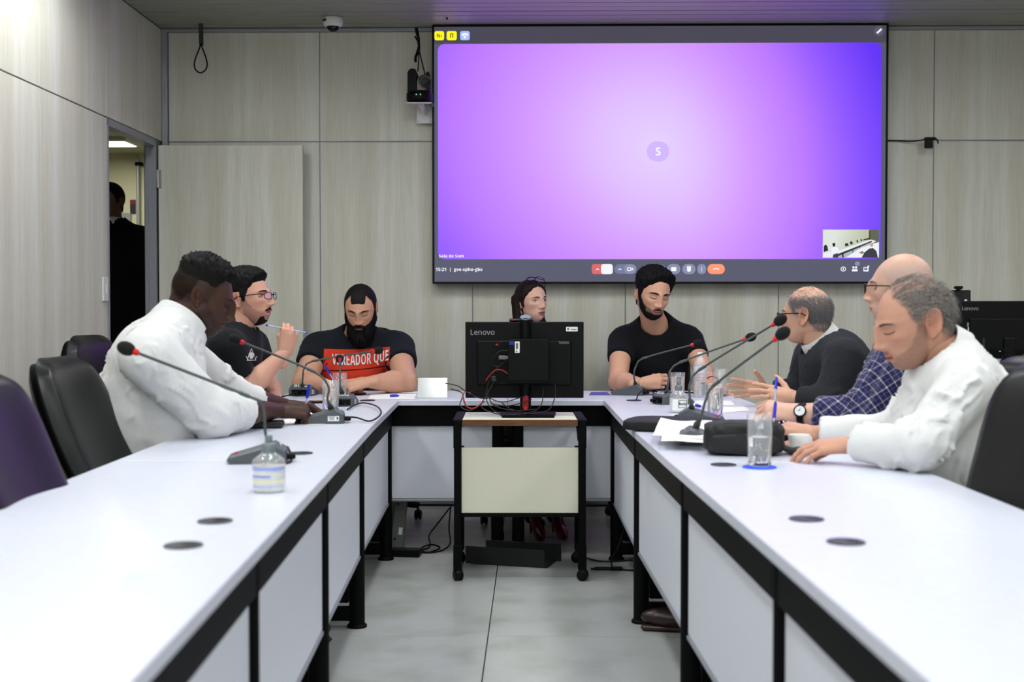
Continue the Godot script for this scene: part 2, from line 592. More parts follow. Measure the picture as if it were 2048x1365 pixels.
func corridor() -> void:
	var cream := paint("corridor wall paint", Color(0.80, 0.79, 0.70), 0.6)
	var co := setting("wall_corridor", ROOM, "cream corridor walls beyond the doorway")
	part("side_wall", Geo.new().box(Vector3(-2.35, 1.4, -0.6), Vector3(0.1, 2.8, 5.2)), cream, co)
	part("end_wall", Geo.new().box(Vector3(-1.2, 1.4, -3.1), Vector3(2.4, 2.8, 0.1)), cream, co)
	part("near_wall", Geo.new().box(Vector3(-1.24, 1.4, 2.0), Vector3(2.3, 2.8, 0.1)), cream, co)
	part("return_wall", Geo.new().box(Vector3(-0.02, 1.4, -1.6), Vector3(0.06, 2.8, 2.96)), cream, co)
	var fl := setting("floor_corridor", ROOM)
	part("corridor_floor", Geo.new().box(Vector3(-1.26, -0.05, -0.6), Vector3(2.5, 0.098, 5.4)), M.tile, fl)
	var ce := setting("ceiling_corridor", ROOM)
	part("corridor_ceiling", Geo.new().box(Vector3(-1.26, 2.50, -0.6), Vector3(2.36, 0.08, 5.3)), paint("corridor ceiling", Color(0.62, 0.63, 0.56), 0.6), ce)
	var o := thing("corridor_light", "glowing flat ceiling light in the corridor beyond the door", "ceiling light", ROOM * Vector3(-1.02, 2.444, -2.15), ROOM.basis)
	part("housing", Geo.new().box(Vector3.ZERO, Vector3(0.34, 0.03, 0.34), 0.003), M.white, o)
	part("lamp_diffuser", Geo.new().box(Vector3(0, -0.014, 0), Vector3(0.30, 0.012, 0.30), 0.002), glow("corridor lamp", Color(1, 1, 0.95), 2.0), o)
	var l := AreaLight3D.new()
	l.name = "lamp_glow"
	o.add_child(l)
	l.position = Vector3(0, -0.024, 0)
	l.rotation.x = -PI / 2
	l.area_size = Vector2(0.30, 0.30)
	l.light_energy = 1.5
	l.light_color = Color(1.0, 0.99, 0.9)
	l.area_range = 8.0
	l.shadow_enabled = true
	# pipes, a sign and a second door frame on the corridor's end wall
	var pipe := thing("wall_pipe", "grey vertical pipe with clamp on the corridor wall", "pipe", ROOM * Vector3(-1.075, 0, -2.99), ROOM.basis)
	part("pipe", Geo.new().tube([Vector3(0, 0, 0), Vector3(0, 2.45, 0)], 0.014, 12), M.alu, pipe)
	part("clamp", Geo.new().box(Vector3(0.012, 2.37, 0.0), Vector3(0.06, 0.03, 0.05), 0.004), M.blackmetal, pipe)
	var sg := thing("wall_sign", "small dark red and grey notice on the corridor wall", "sign", ROOM * Vector3(-1.135, 2.02, -3.045), ROOM.basis)
	part("plate", Geo.new().box(Vector3.ZERO, Vector3(0.048, 0.118, 0.006), 0.001), paint("sign dark", Color(0.12, 0.10, 0.13), 0.5), sg)
	part("band", Geo.new().box(Vector3(0, 0.038, 0.003), Vector3(0.047, 0.036, 0.004), 0.0005), paint("sign red", Color(0.42, 0.10, 0.09), 0.5), sg)
	var df := setting("door_2", ROOM)
	var g := Geo.new()
	g.box(Vector3(-1.165, 0.965, -3.03), Vector3(0.04, 1.93, 0.05), 0.003)
	g.box(Vector3(-1.60, 1.945, -3.03), Vector3(0.91, 0.045, 0.05), 0.003)
	part("door_frame", g, M.alu, df)

# ---------------------------------------------------------------- LED wall
func screen_picture() -> ImageTexture:
	var w := 1280
	var h := 724
	var im := Image.create(w, h, false, Image.FORMAT_RGB8)
	var stops := [0.0, 0.18, 0.38, 0.6, 0.8, 1.0]
	var cols := [Color8(229, 210, 255), Color8(224, 188, 255), Color8(211, 150, 255), Color8(186, 118, 255), Color8(140, 82, 255), Color8(98, 50, 246)]
	var frame_col := Color8(84, 86, 106)
	var top_col := Color8(72, 70, 84)
	var x0 := 10
	var x1 := w - 12
	var y0 := 48
	var y1 := 660
	for y in h:
		for x in w:
			var c := top_col if y < y0 else frame_col
			if x >= x0 and x < x1 and y >= y0 and y < y1:
				var dx := maxf(maxf(x0 + 18 - x, x - (x1 - 19)), 0.0)
				var dy := maxf(maxf(y0 + 18 - y, y - (y1 - 19)), 0.0)
				if dx * dx + dy * dy <= 324.0:
					var ax := (x - 640.0) / (680.0 if x > 640 else 980.0)
					var ay := (y - 345.0) / 640.0
					var t := clampf(sqrt(ax * ax + ay * ay * 0.55 - ax * ay * 0.25), 0.0, 1.0)
					for k in 5:
						if t <= stops[k + 1]:
							c = cols[k].lerp(cols[k + 1], (t - stops[k]) / (stops[k + 1] - stops[k]))
							break
			im.set_pixel(x, y, c)
	return ImageTexture.create_from_image(im)

func inset_picture() -> ImageTexture:
	# the small self view: the same room seen from a camera on the wall, a few coarse shapes
	var im := Image.create(224, 112, false, Image.FORMAT_RGB8)
	for y in 112:
		for x in 224:
			im.set_pixel(x, y, Color8(222, 230, 222).lerp(Color8(178, 182, 150), clampf((x - 60.0) / 160.0 + y / 400.0, 0.0, 1.0)))
	var shapes := [
		[Color8(96, 104, 84), [[186, 0], [224, 0], [224, 60], [186, 40]]],
		[Color8(60, 66, 50), [[184, 4], [189, 4], [189, 46], [184, 48]]],
		[Color8(235, 240, 246), [[0, 96], [60, 86], [190, 40], [214, 46], [60, 112], [0, 112]]],
		[Color8(52, 58, 62), [[60, 98], [196, 44], [196, 50], [60, 108]]],
		[Color8(176, 186, 186), [[62, 106], [196, 52], [196, 60], [86, 112], [62, 112]]],
		[Color8(38, 42, 46), [[76, 92], [82, 90], [84, 110], [78, 112]]],
		[Color8(38, 42, 46), [[118, 76], [121, 74], [122, 90], [119, 92]]],
		[Color8(38, 42, 46), [[146, 64], [148, 63], [149, 78], [147, 79]]],
		[Color8(238, 242, 248), [[92, 112], [150, 74], [200, 58], [224, 50], [224, 112]]],
		[Color8(44, 46, 50), [[88, 56], [100, 54], [104, 64], [90, 68]]],
		[Color8(44, 46, 50), [[108, 48], [117, 47], [120, 58], [110, 60]]],
		[Color8(44, 46, 50), [[134, 43], [139, 42], [142, 50], [136, 52]]],
		[Color8(44, 46, 50), [[150, 39], [155, 38], [158, 44], [152, 46]]],
		[Color8(52, 54, 54), [[162, 38], [184, 34], [184, 40], [162, 43]]],
		[Color8(34, 32, 34), [[38, 56], [46, 52], [50, 58], [48, 68], [41, 68]]],
		[Color8(240, 244, 248), [[34, 72], [48, 68], [62, 74], [66, 86], [36, 92]]],
		[Color8(46, 44, 54), [[4, 66], [12, 60], [18, 66], [22, 84], [4, 90]]],
		[Color8(60, 66, 82), [[42, 100], [60, 94], [62, 112], [40, 112]]],
		[Color8(58, 62, 70), [[156, 112], [166, 92], [186, 76], [200, 74], [214, 86], [220, 112]]],
		[Color8(206, 160, 140), [[188, 56], [196, 52], [202, 56], [200, 68], [190, 68]]],
		[Color8(150, 120, 104), [[144, 92], [158, 86], [166, 92], [156, 98]]]]
	for s in shapes:
		var poly := PackedVector2Array()
		for p in s[1]:
			poly.append(Vector2(p[0], p[1]))
		for y in 112:
			for x in 224:
				if Geometry2D.is_point_in_polygon(Vector2(x + 0.5, y + 0.5), poly):
					im.set_pixel(x, y, s[0])
	return ImageTexture.create_from_image(im)

func led_wall() -> void:
	# the face spans photo pixels 876..1765 x 64..565
	var w := 2.655
	var h := 1.512
	var o := thing("led_screen", "large wall screen showing a violet video call", "screen", ROOM * Vector3(2.945, 1.317, 0.0), ROOM.basis)
	part("cabinet", Geo.new().box(Vector3(0, h / 2, 0.052), Vector3(w, h, 0.088), 0.004), M.black, o)
	var bz := Geo.new()
	for s in [-1, 1]:
		bz.box(Vector3(s * (w / 2 - 0.005), h / 2, 0.099), Vector3(0.012, h, 0.012), 0.002)
		bz.box(Vector3(0, h / 2 + s * (h / 2 - 0.005), 0.099), Vector3(w - 0.02, 0.012, 0.012), 0.002)
	part("bezel", bz, M.black, o)
	var m := StandardMaterial3D.new()
	m.resource_name = "screen picture"
	m.albedo_color = Color(0.01, 0.01, 0.01)
	m.roughness = 0.6
	m.emission_enabled = true
	m.emission = Color(0, 0, 0)
	m.emission_texture = screen_picture()
	m.emission_energy_multiplier = 1.0
	var pw := w - 0.022
	var ph := h - 0.022
	var g := Geo.new()
	g.face([Vector3(-pw / 2, h / 2 - ph / 2, 0.0985), Vector3(pw / 2, h / 2 - ph / 2, 0.0985), Vector3(pw / 2, h / 2 + ph / 2, 0.0985), Vector3(-pw / 2, h / 2 + ph / 2, 0.0985)], Vector3(0, 0, 1), [Vector2(0, 1), Vector2(1, 1), Vector2(1, 0), Vector2(0, 0)])
	part("display", g, m, o, "violet gradient of the video call")
	var l := AreaLight3D.new()
	l.name = "screen_glow"
	o.add_child(l)
	l.position = Vector3(0, h / 2, 0.12)
	l.rotation.y = PI
	l.area_size = Vector2(pw, ph)
	l.light_color = Color(0.62, 0.36, 1.0)
	l.light_energy = 0.42
	l.area_range = 12.0
	l.shadow_enabled = true
	# lettering and icons; px() takes photo pixels
	var white := glow("screen white", Color(0.96, 0.96, 1.0), 1.0)
	var z := 0.0995
	var k := 1.0 / 336.6
	var px := func(u: float, v: float) -> Vector3:
		return Vector3((u - 1320.5) * k, h / 2 - (v - 314.5) * k + 0.0, z)
	var flat := func(called: String, poly: PackedVector2Array, u: float, v: float, mat: Material, lift := 0.0) -> void:
		part(called, Geo.new().prism(poly, 0.0004, Transform3D(Basis(), px.call(u, v) + Vector3(0, 0, lift))), mat, o)
	var pill := glow("screen pill", Color(0.44, 0.47, 0.60), 1.0)
	var pill2 := glow("screen pill light", Color(0.52, 0.55, 0.67), 1.0)
	var yellow := glow("screen yellow", Color(1.0, 0.97, 0.10), 1.0)
	var dark := glow("screen dark", Color(0.30, 0.28, 0.10), 1.0)
	var pale := glow("screen pale blue", Color(0.66, 0.75, 0.98), 1.0)
	flat.call("display_icon", round_rect(19 * k, 18 * k, 4 * k), 887.5, 81, yellow)
	flat.call("display_icon", round_rect(20 * k, 18 * k, 4 * k), 912, 81, yellow)
	flat.call("display_icon", round_rect(19 * k, 18 * k, 4 * k), 938, 81, pale)
	part("display_mark", Geo.new().text("N›", 7 * k, Transform3D(Basis(), px.call(887.5, 81) + Vector3(0, 0, 0.0006)), true), dark, o)
	part("display_mark", Geo.new().text("П", 8 * k, Transform3D(Basis(), px.call(912, 81) + Vector3(0, 0, 0.0006)), true), dark, o)
	for q in [[-4, -2], [4, -2], [0, 3], [0, -3]]:
		flat.call("display_mark", round_rect(5 * k, 5 * k, 2.4 * k), 938 + q[0], 81 + q[1], white, 0.0005)
	flat.call("display_icon", round_rect(19 * k, 19 * k, 9.4 * k), 1749, 75, glow("screen disc", Color(0.36, 0.35, 0.42), 1.0))
	part("display_mark", Geo.new().box(px.call(1749.5, 75) + Vector3(0, 0, 0.0006), Vector3(12 * k, 3.6 * k, 0.0005), 0.0, Basis(Vector3(0, 0, 1), 0.75)), white, o)
	flat.call("display_avatar", round_rect(44 * k, 40 * k, 19.5 * k, 8), 1318, 309, glow("screen avatar", Color(0.82, 0.71, 1.0), 1.0))
	part("display_lettering", Geo.new().text("S", 16 * k, Transform3D(Basis(), px.call(1318, 309.5) + Vector3(0, 0, 0.0008)), true), white, o)
	part("display_lettering", Geo.new().text("Sala de Som", 5.6 * k, Transform3D(Basis(), px.call(911, 514.5)), true, "Droid Sans", 0.0004, 1.12), white, o)
	part("display_lettering", Geo.new().text("15:21  |  gve-spho-gbx", 6.2 * k, Transform3D(Basis(), px.call(926, 541)), true, "Droid Sans", 0.0004, 1.04), white, o)
	var redpill := glow("screen red", Color(0.84, 0.40, 0.42), 1.0)
	flat.call("display_button", round_rect(34 * k, 20 * k, 5 * k), 1205, 540.5, redpill)
	flat.call("display_button", round_rect(23 * k, 20 * k, 5 * k), 1218, 540.5, white, 0.0005)
	flat.call("display_button", round_rect(42 * k, 19 * k, 9 * k), 1254, 540.5, pill)
	flat.call("display_button", round_rect(24 * k, 19 * k, 9 * k), 1264, 540.5, pill2, 0.0004)
	flat.call("display_button", round_rect(26 * k, 19 * k, 9 * k), 1320, 540.5, pill2)
	flat.call("display_button", round_rect(26 * k, 20 * k, 9.4 * k), 1349.5, 540.5, pill2)
	flat.call("display_button", round_rect(26 * k, 20 * k, 9.4 * k), 1379.5, 540.5, pill2)
	flat.call("display_button", round_rect(17 * k, 20 * k, 8 * k), 1404.5, 540.5, pill2)
	flat.call("display_button", round_rect(34 * k, 20 * k, 9.6 * k), 1433, 540.5, glow("screen orange", Color(1.0, 0.60, 0.44), 1.0))
	for u in [1199.5, 1243.5]:
		var cg := Geo.new()
		for s in [-1, 1]:
			cg.box(px.call(u + s * 1.5, 540.8) + Vector3(0, 0, 0.001), Vector3(4.6 * k, 1.5 * k, 0.0004), 0.0, Basis(Vector3(0, 0, 1), -s * 0.75))
		part("display_mark", cg, white, o)
	flat.call("display_mark", round_rect(8 * k, 7 * k, 1.2 * k), 1262, 540.5, white, 0.0009)
	flat.call("display_mark", PackedVector2Array([Vector2(0, 0.8 * k), Vector2(3 * k, 3 * k), Vector2(3 * k, -3 * k), Vector2(0, -0.8 * k)]), 1266.5, 540.5, white, 0.0009)
	flat.call("display_mark", round_rect(4.4 * k, 3.6 * k, 0.6 * k), 1262, 540.5, pill, 0.0014)
	flat.call("display_mark", round_rect(10 * k, 8 * k, 1.5 * k), 1349.5, 540.5, white, 0.0006)
	flat.call("display_mark", round_rect(7.5 * k, 8 * k, 3.4 * k), 1379.5, 542, white, 0.0006)
	for i in 4:
		flat.call("display_mark", round_rect(1.7 * k, 6 * k, 0.8 * k), 1376.4 + i * 2.1, 537.5, white, 0.0006)
	for i in 3:
		flat.call("display_mark", round_rect(2 * k, 2 * k, 0.95 * k), 1404.5, 537.5 + i * 3.2, white, 0.0006)
	var ph_ := Geo.new()
	var arc := []
	for i in 9:
		var a := PI * (0.15 + 0.7 * i / 8.0)
		arc.append(px.call(1433 + cos(a) * 6.0, 543.5 - sin(a) * 4.0) + Vector3(0, 0, 0.0012))
	ph_.tube(arc, [0.004, 0.004, 0.003, 0.0025, 0.0025, 0.0025, 0.003, 0.004, 0.004], 6)
	part("display_mark", ph_, white, o)
	var ring := []
	for i in 17:
		ring.append(px.call(1682.5 + cos(TAU * i / 16) * 4.6, 540.5 + sin(TAU * i / 16) * 4.2) + Vector3(0, 0, 0.001))
	part("display_mark", Geo.new().tube(ring, 0.0022, 6), white, o)
	part("display_mark", Geo.new().box(px.call(1682.5, 540.5) + Vector3(0, 0, 0.001), Vector3(1.8 * k, 5 * k, 0.0006)), white, o)
	for s in [-1, 1]:
		flat.call("display_mark", round_rect(4.4 * k, 4.4 * k, 2 * k), 1705 + s * 2.6, 537.5, white, 0.0006)
	flat.call("display_mark", round_rect(11.5 * k, 4.4 * k, 2 * k), 1705, 543, white, 0.0006)
	flat.call("display_mark", round_rect(10 * k, 8.6 * k, 1.0 * k), 1727, 541, white, 0.0006)
	flat.call("display_mark", round_rect(6.4 * k, 4.6 * k, 0.6 * k), 1726.5, 540.6, pill, 0.0011)
	flat.call("display_mark", round_rect(3.6 * k, 3.6 * k, 1.7 * k), 1731.5, 535.5, white, 0.0012)
	flat.call("display_mark", round_rect(10 * k, 9 * k, 4.4 * k), 1710, 530, pill2, 0.0006)
	var im := StandardMaterial3D.new()
	im.resource_name = "screen self view"
	im.albedo_color = Color(0.01, 0.01, 0.01)
	im.emission_enabled = true
	im.emission = Color(0, 0, 0)
	im.emission_texture = inset_picture()
	var a0: Vector3 = px.call(1642, 518)
	var a1: Vector3 = px.call(1752, 463)
	var ig := Geo.new()
	var zz := Vector3(0, 0, 0.0006)
	ig.face([a0 + zz, Vector3(a1.x, a0.y, a0.z) + zz, a1 + zz, Vector3(a0.x, a1.y, a0.z) + zz], Vector3(0, 0, 1), [Vector2(0, 1), Vector2(1, 1), Vector2(1, 0), Vector2(0, 0)])
	part("display_self_view", ig, im, o, "small live picture of the meeting room")

# ---------------------------------------------------------------- tables
const TH := 0.74
func leg_unit(parent: Node3D, post: Vector3, outward: Vector3, label := "") -> void:
	# post: foot of the round post on the knee side; the plate runs `outward` under the top
	var y := Vector3.UP
	var g := Geo.new()
	g.tube([post + y * 0.012, post + y * (TH - 0.03)], 0.029, 16)
	part("leg", g, M.blackmetal, parent)
	var side := outward.cross(y).normalized()
	var bs := Basis(outward, y, side)
	var pg := Geo.new()
	pg.box(post + outward * 0.21 + y * 0.38, Vector3(0.36, 0.58, 0.022), 0.003, bs)
	part("leg_plate", pg, M.blackmetal, parent)
	var fg := Geo.new()
	fg.box(post + outward * 0.23 + y * 0.05, Vector3(0.46, 0.05, 0.04), 0.006, bs)
	fg.lathe([Vector2(0, 0), Vector2(0.037, 0), Vector2(0.037, 0.008), Vector2(0.03, 0.014), Vector2(0, 0.014)], 16, Transform3D(Basis(), post))
	fg.lathe([Vector2(0, 0), Vector2(0.03, 0), Vector2(0.03, 0.03), Vector2(0, 0.03)], 12, Transform3D(Basis(), post + outward * 0.43))
	part("foot", fg, M.blackmetal, parent)

func table_module(label: String, ia: Vector3, ib: Vector3, oa: Vector3, ob: Vector3, legs: Array, outward: Vector3, grommets: Array) -> void:
	# ia, ib: ends of the edge on the inner side of the U; oa, ob: the same on the people's side
	var o := thing("conference_table", label, "table", (ia + ib + oa + ob) / 4 * Vector3(1, 0, 1), Basis(), "tables of the U")
	var along := (ib - ia).normalized()
	var y := Vector3.UP
	var e := along * 0.001
	var poly := [ia + e, ib - e, ob - e, oa + e]
	var g := Geo.new()
	# top board with a softened rim
	var cen: Vector3 = (poly[0] + poly[1] + poly[2] + poly[3]) / 4
	var lo := []
	var hi := []
	var inn := []
	for p in poly:
		var q: Vector3 = p
		q.y = 0
		var c := Vector3(cen.x, 0, cen.z)
		var s: Vector3 = (c - q).normalized() * 0.003
		lo.append(q + y * (TH - 0.025))
		hi.append(q + y * (TH - 0.002))
		inn.append(q + s + y * TH)
	g.face(inn, y)
	g.face(lo, -y)
	for i in 4:
		var k := (i + 1) % 4
		var n: Vector3 = (lo[k] - lo[i]).cross(y).normalized()
		if n.dot(lo[i] - Vector3(cen.x, lo[i].y, cen.z)) < 0:
			n = -n
		g.face([lo[i], lo[k], hi[k], hi[i]], n)
		g.face([hi[i], hi[k], inn[k], inn[i]], (n + y).normalized())
	worldpart("tabletop", g, M.top, o)
	# black beam and grey modesty panel under the inner edge
	var ln := (ib - ia).length()
	var mid := (ia + ib) / 2
	var bs := Basis(along, y, along.cross(y))
	var bg := Geo.new().box(Vector3(mid.x, 0.665, mid.z) + outward * 0.040, Vector3(ln - 0.002, 0.10, 0.02), 0.002, bs)
	worldpart("beam", bg, M.blackmetal, o)
	var pg := Geo.new().box(Vector3(mid.x, 0.443, mid.z) + outward * 0.052, Vector3(ln - 0.065, 0.345, 0.018), 0.0015, bs)
	worldpart("modesty_panel", pg, M.panel, o)
	var lip := Geo.new().box(Vector3(mid.x, 0.262, mid.z) + outward * 0.052, Vector3(ln - 0.065, 0.012, 0.026), 0.002, bs)
	worldpart("panel_edge", lip, M.alu, o)
	for l in legs:
		var q := Node3D.new()
		var base: Vector3 = l - o.position
		leg_unit(o, base, outward)
		q.free()
	for p in grommets:
		var gg := Geo.new()
		gg.lathe([Vector2(0, 0.0), Vector2(0.034, 0.0), Vector2(0.036, 0.002), Vector2(0.034, 0.0035), Vector2(0.026, 0.004), Vector2(0.0, 0.004)], 24, Transform3D(Basis(), p - o.position))
		part("cable_cap", gg, M.darkgrey, o)
		part("cable_slot", Geo.new().lathe([Vector2(0.0, 0.004), Vector2(0.013, 0.004), Vector2(0.013, 0.0046), Vector2(0, 0.0046)], 14, Transform3D(Basis(), p - o.position + Vector3(0.012, 0, 0.004))), M.black, o)

func flat(x: float, z: float) -> Vector3:
	return Vector3(x, 0, z)

func tables() -> void:
	var lz := [-6.0, -4.71, -3.62, -2.5, -1.3, -0.1]
	var lx := [-0.533, -0.515, -0.490, -0.464, -0.437, -0.41]
	var lo := [-1.137, -1.132, -1.124, -1.116, -1.108, -1.10]
	var names := ["white conference table where the man in glasses sits", "white conference table under the forearms of the man in a white shirt", "white conference table with the gel bottle beside the violet-lit chair", "empty white conference table next to the gel bottle's table, one cable cap", "bare white conference table ending the door-side arm"]
	var gl := [[onto(735, 802)], [onto(602, 908)], [onto(430, 1044)], [onto(367, 1093)], []]
	for i in 5:
		var legs := [flat(lx[i] - 0.055, lz[i] + (0.06 if i == 0 else 0.032))]
		if i == 4:
			legs.append(flat(lx[5] - 0.055, lz[5] - 0.1))
		table_module(names[i], flat(lx[i], lz[i]), flat(lx[i + 1], lz[i + 1]), flat(lo[i], lz[i]), flat(lo[i + 1], lz[i + 1]), legs, Vector3.LEFT, gl[i])
	var rz := [-6.0, -4.778, -3.575, -2.431, -1.25, -0.1]
	var rx := [0.432, 0.427, 0.443, 0.466, 0.488, 0.51]
	var ro := [1.10, 1.10, 1.098, 1.092, 1.09, 1.09]
	var rn := ["white conference table in front of the man in a dark suit", "white conference table with the black case and pouch", "white conference table with a glass on a blue coaster", "bare white conference table next to the blue coaster's table, one cable cap", "bare white conference table ending the arm opposite the door"]
	var gr := [[onto(1268, 802)], [], [onto(1447, 931), onto(1613, 1040)], [onto(1692, 1086)], []]
	for i in 5:
		var legs := [flat(rx[i] + 0.055, rz[i] + (0.06 if i == 0 else 0.032))]
		if i == 4:
			legs.append(flat(rx[5] + 0.055, rz[5] - 0.1))
		table_module(rn[i], flat(rx[i], rz[i]), flat(rx[i + 1], rz[i + 1]), flat(ro[i], rz[i]), flat(ro[i + 1], rz[i + 1]), legs, Vector3.RIGHT, gr[i])
	table_module("white head table in front of the man with the long beard", flat(-1.137, -6.002), flat(-0.02, -6.002), flat(-1.137, -6.69), flat(-0.02, -6.69), [flat(-0.07, -6.06), flat(-1.08, -6.06)], Vector3.FORWARD, [])
	table_module("white head table in front of the dark-haired man in a black shirt", flat(-0.02, -6.002), flat(1.10, -6.002), flat(-0.02, -6.69), flat(1.10, -6.69), [flat(0.03, -6.06), flat(1.04, -6.06)], Vector3.FORWARD, [])

# ---------------------------------------------------------------- trolley and monitor
func caster(g: Geo, wheel: Geo, foot: Vector3, r: float, yaw: float) -> void:
	var b := turn_y(yaw)
	for s in [-1, 1]:
		var x := Transform3D(b * Basis(Vector3(0, 0, 1), PI / 2), foot + Vector3(0, r, 0) + b * Vector3(s * r * 0.42, 0, 0))
		wheel.lathe([Vector2(0, -r * 0.3), Vector2(r * 0.8, -r * 0.3), Vector2(r, -r * 0.18), Vector2(r, r * 0.18), Vector2(r * 0.8, r * 0.3), Vector2(0, r * 0.3)], 16, x)
	g.ball(foot + Vector3(0, r * 1.2, 0) + b * Vector3(0, 0, r * 0.1), Vector3(r * 0.75, r * 0.95, r * 0.9), 8, 12, b)
	g.tube([foot + Vector3(0, r * 1.2, 0), foot + Vector3(0, r * 2.3, 0)], r * 0.32, 8)

func trolley() -> void:
	var o := thing("monitor_trolley", "black metal trolley with cream front panel and wooden top edge", "trolley", Vector3(0.034, 0, -5.68))
	var cream := paint("cream laminate", Color(0.85, 0.84, 0.765), 0.5)
	cream.albedo_texture = noise_tex(256, 0.08, [[0.0, 1.0], [Color(0.985, 0.985, 0.98), Color(1, 1, 1)]], 31)
	tri_map(cream, Vector3(3, 3, 3))
	var wood := paint("wooden edge strip", Color(1, 1, 1), 0.5)
	wood.albedo_texture = noise_tex(256, 0.03, [[0.0, 0.5, 1.0], [Color(0.30, 0.17, 0.07), Color(0.40, 0.24, 0.11), Color(0.47, 0.29, 0.14)]], 33, FastNoiseLite.TYPE_SIMPLEX_SMOOTH, 5)
	tri_map(wood, Vector3(1.2, 14, 14))
	for s in [-1, 1]:
		var x: float = s * 0.268
		var g := Geo.new()
		g.box(Vector3(x, 0.375, 0.20), Vector3(0.030, 0.61, 0.030), 0.004)
		g.box(Vector3(x, 0.63, 0.20), Vector3(0.034, 0.12, 0.036), 0.004)
		g.box(Vector3(x, 0.10, 0.20), Vector3(0.036, 0.11, 0.038), 0.004)
		part("post", g, M.blackmetal, o)
		part("post", Geo.new().box(Vector3(x, 0.30, -0.19), Vector3(0.028, 0.48, 0.028), 0.004), M.blackmetal, o)
		var rg := Geo.new()
		rg.box(Vector3(x, 0.095, 0.0), Vector3(0.028, 0.03, 0.40), 0.004)
		part("bottom_rail", rg, M.blackmetal, o)
		var tg := Geo.new()
		tg.box(Vector3(x, 0.687, 0.0), Vector3(0.042, 0.016, 0.44), 0.004)
		tg.prism(PackedVector2Array([Vector2(0.18, 0.67), Vector2(0.18, 0.60), Vector2(0.02, 0.67)]), 0.006, Transform3D(Basis(Vector3(0, 0, 1), Vector3.UP, Vector3(-1, 0, 0)), Vector3(x - s * 0.014, 0, 0)))
		part("top_bracket", tg, M.blackmetal, o)
		for zz in [0.2, -0.19]:
			var cg := Geo.new()
			var wg := Geo.new()
			caster(cg, wg, Vector3(x - 0.004 + (0.006 if zz > 0 else 0.0), 0, zz), 0.025, 25.0 if s < 0 else 80.0)
			var cn := part("caster", cg, M.black, o)
			part("wheel", wg, M.black, cn)
	part("shelf_board", Geo.new().box(Vector3(0, 0.681, 0.0), Vector3(0.494, 0.024, 0.42), 0.001), cream, o)
	part("edge_strip", Geo.new().box(Vector3(0, 0.681, 0.2125), Vector3(0.496, 0.027, 0.005), 0.001), wood, o, "brown wooden edge")
	part("front_panel", Geo.new().box(Vector3(0, 0.432, 0.19), Vector3(0.502, 0.282, 0.015), 0.001), cream, o)
	part("crossbar", Geo.new().box(Vector3(0, 0.283, 0.19), Vector3(0.502, 0.018, 0.02), 0.002), M.blackmetal, o)
	desk_monitor()

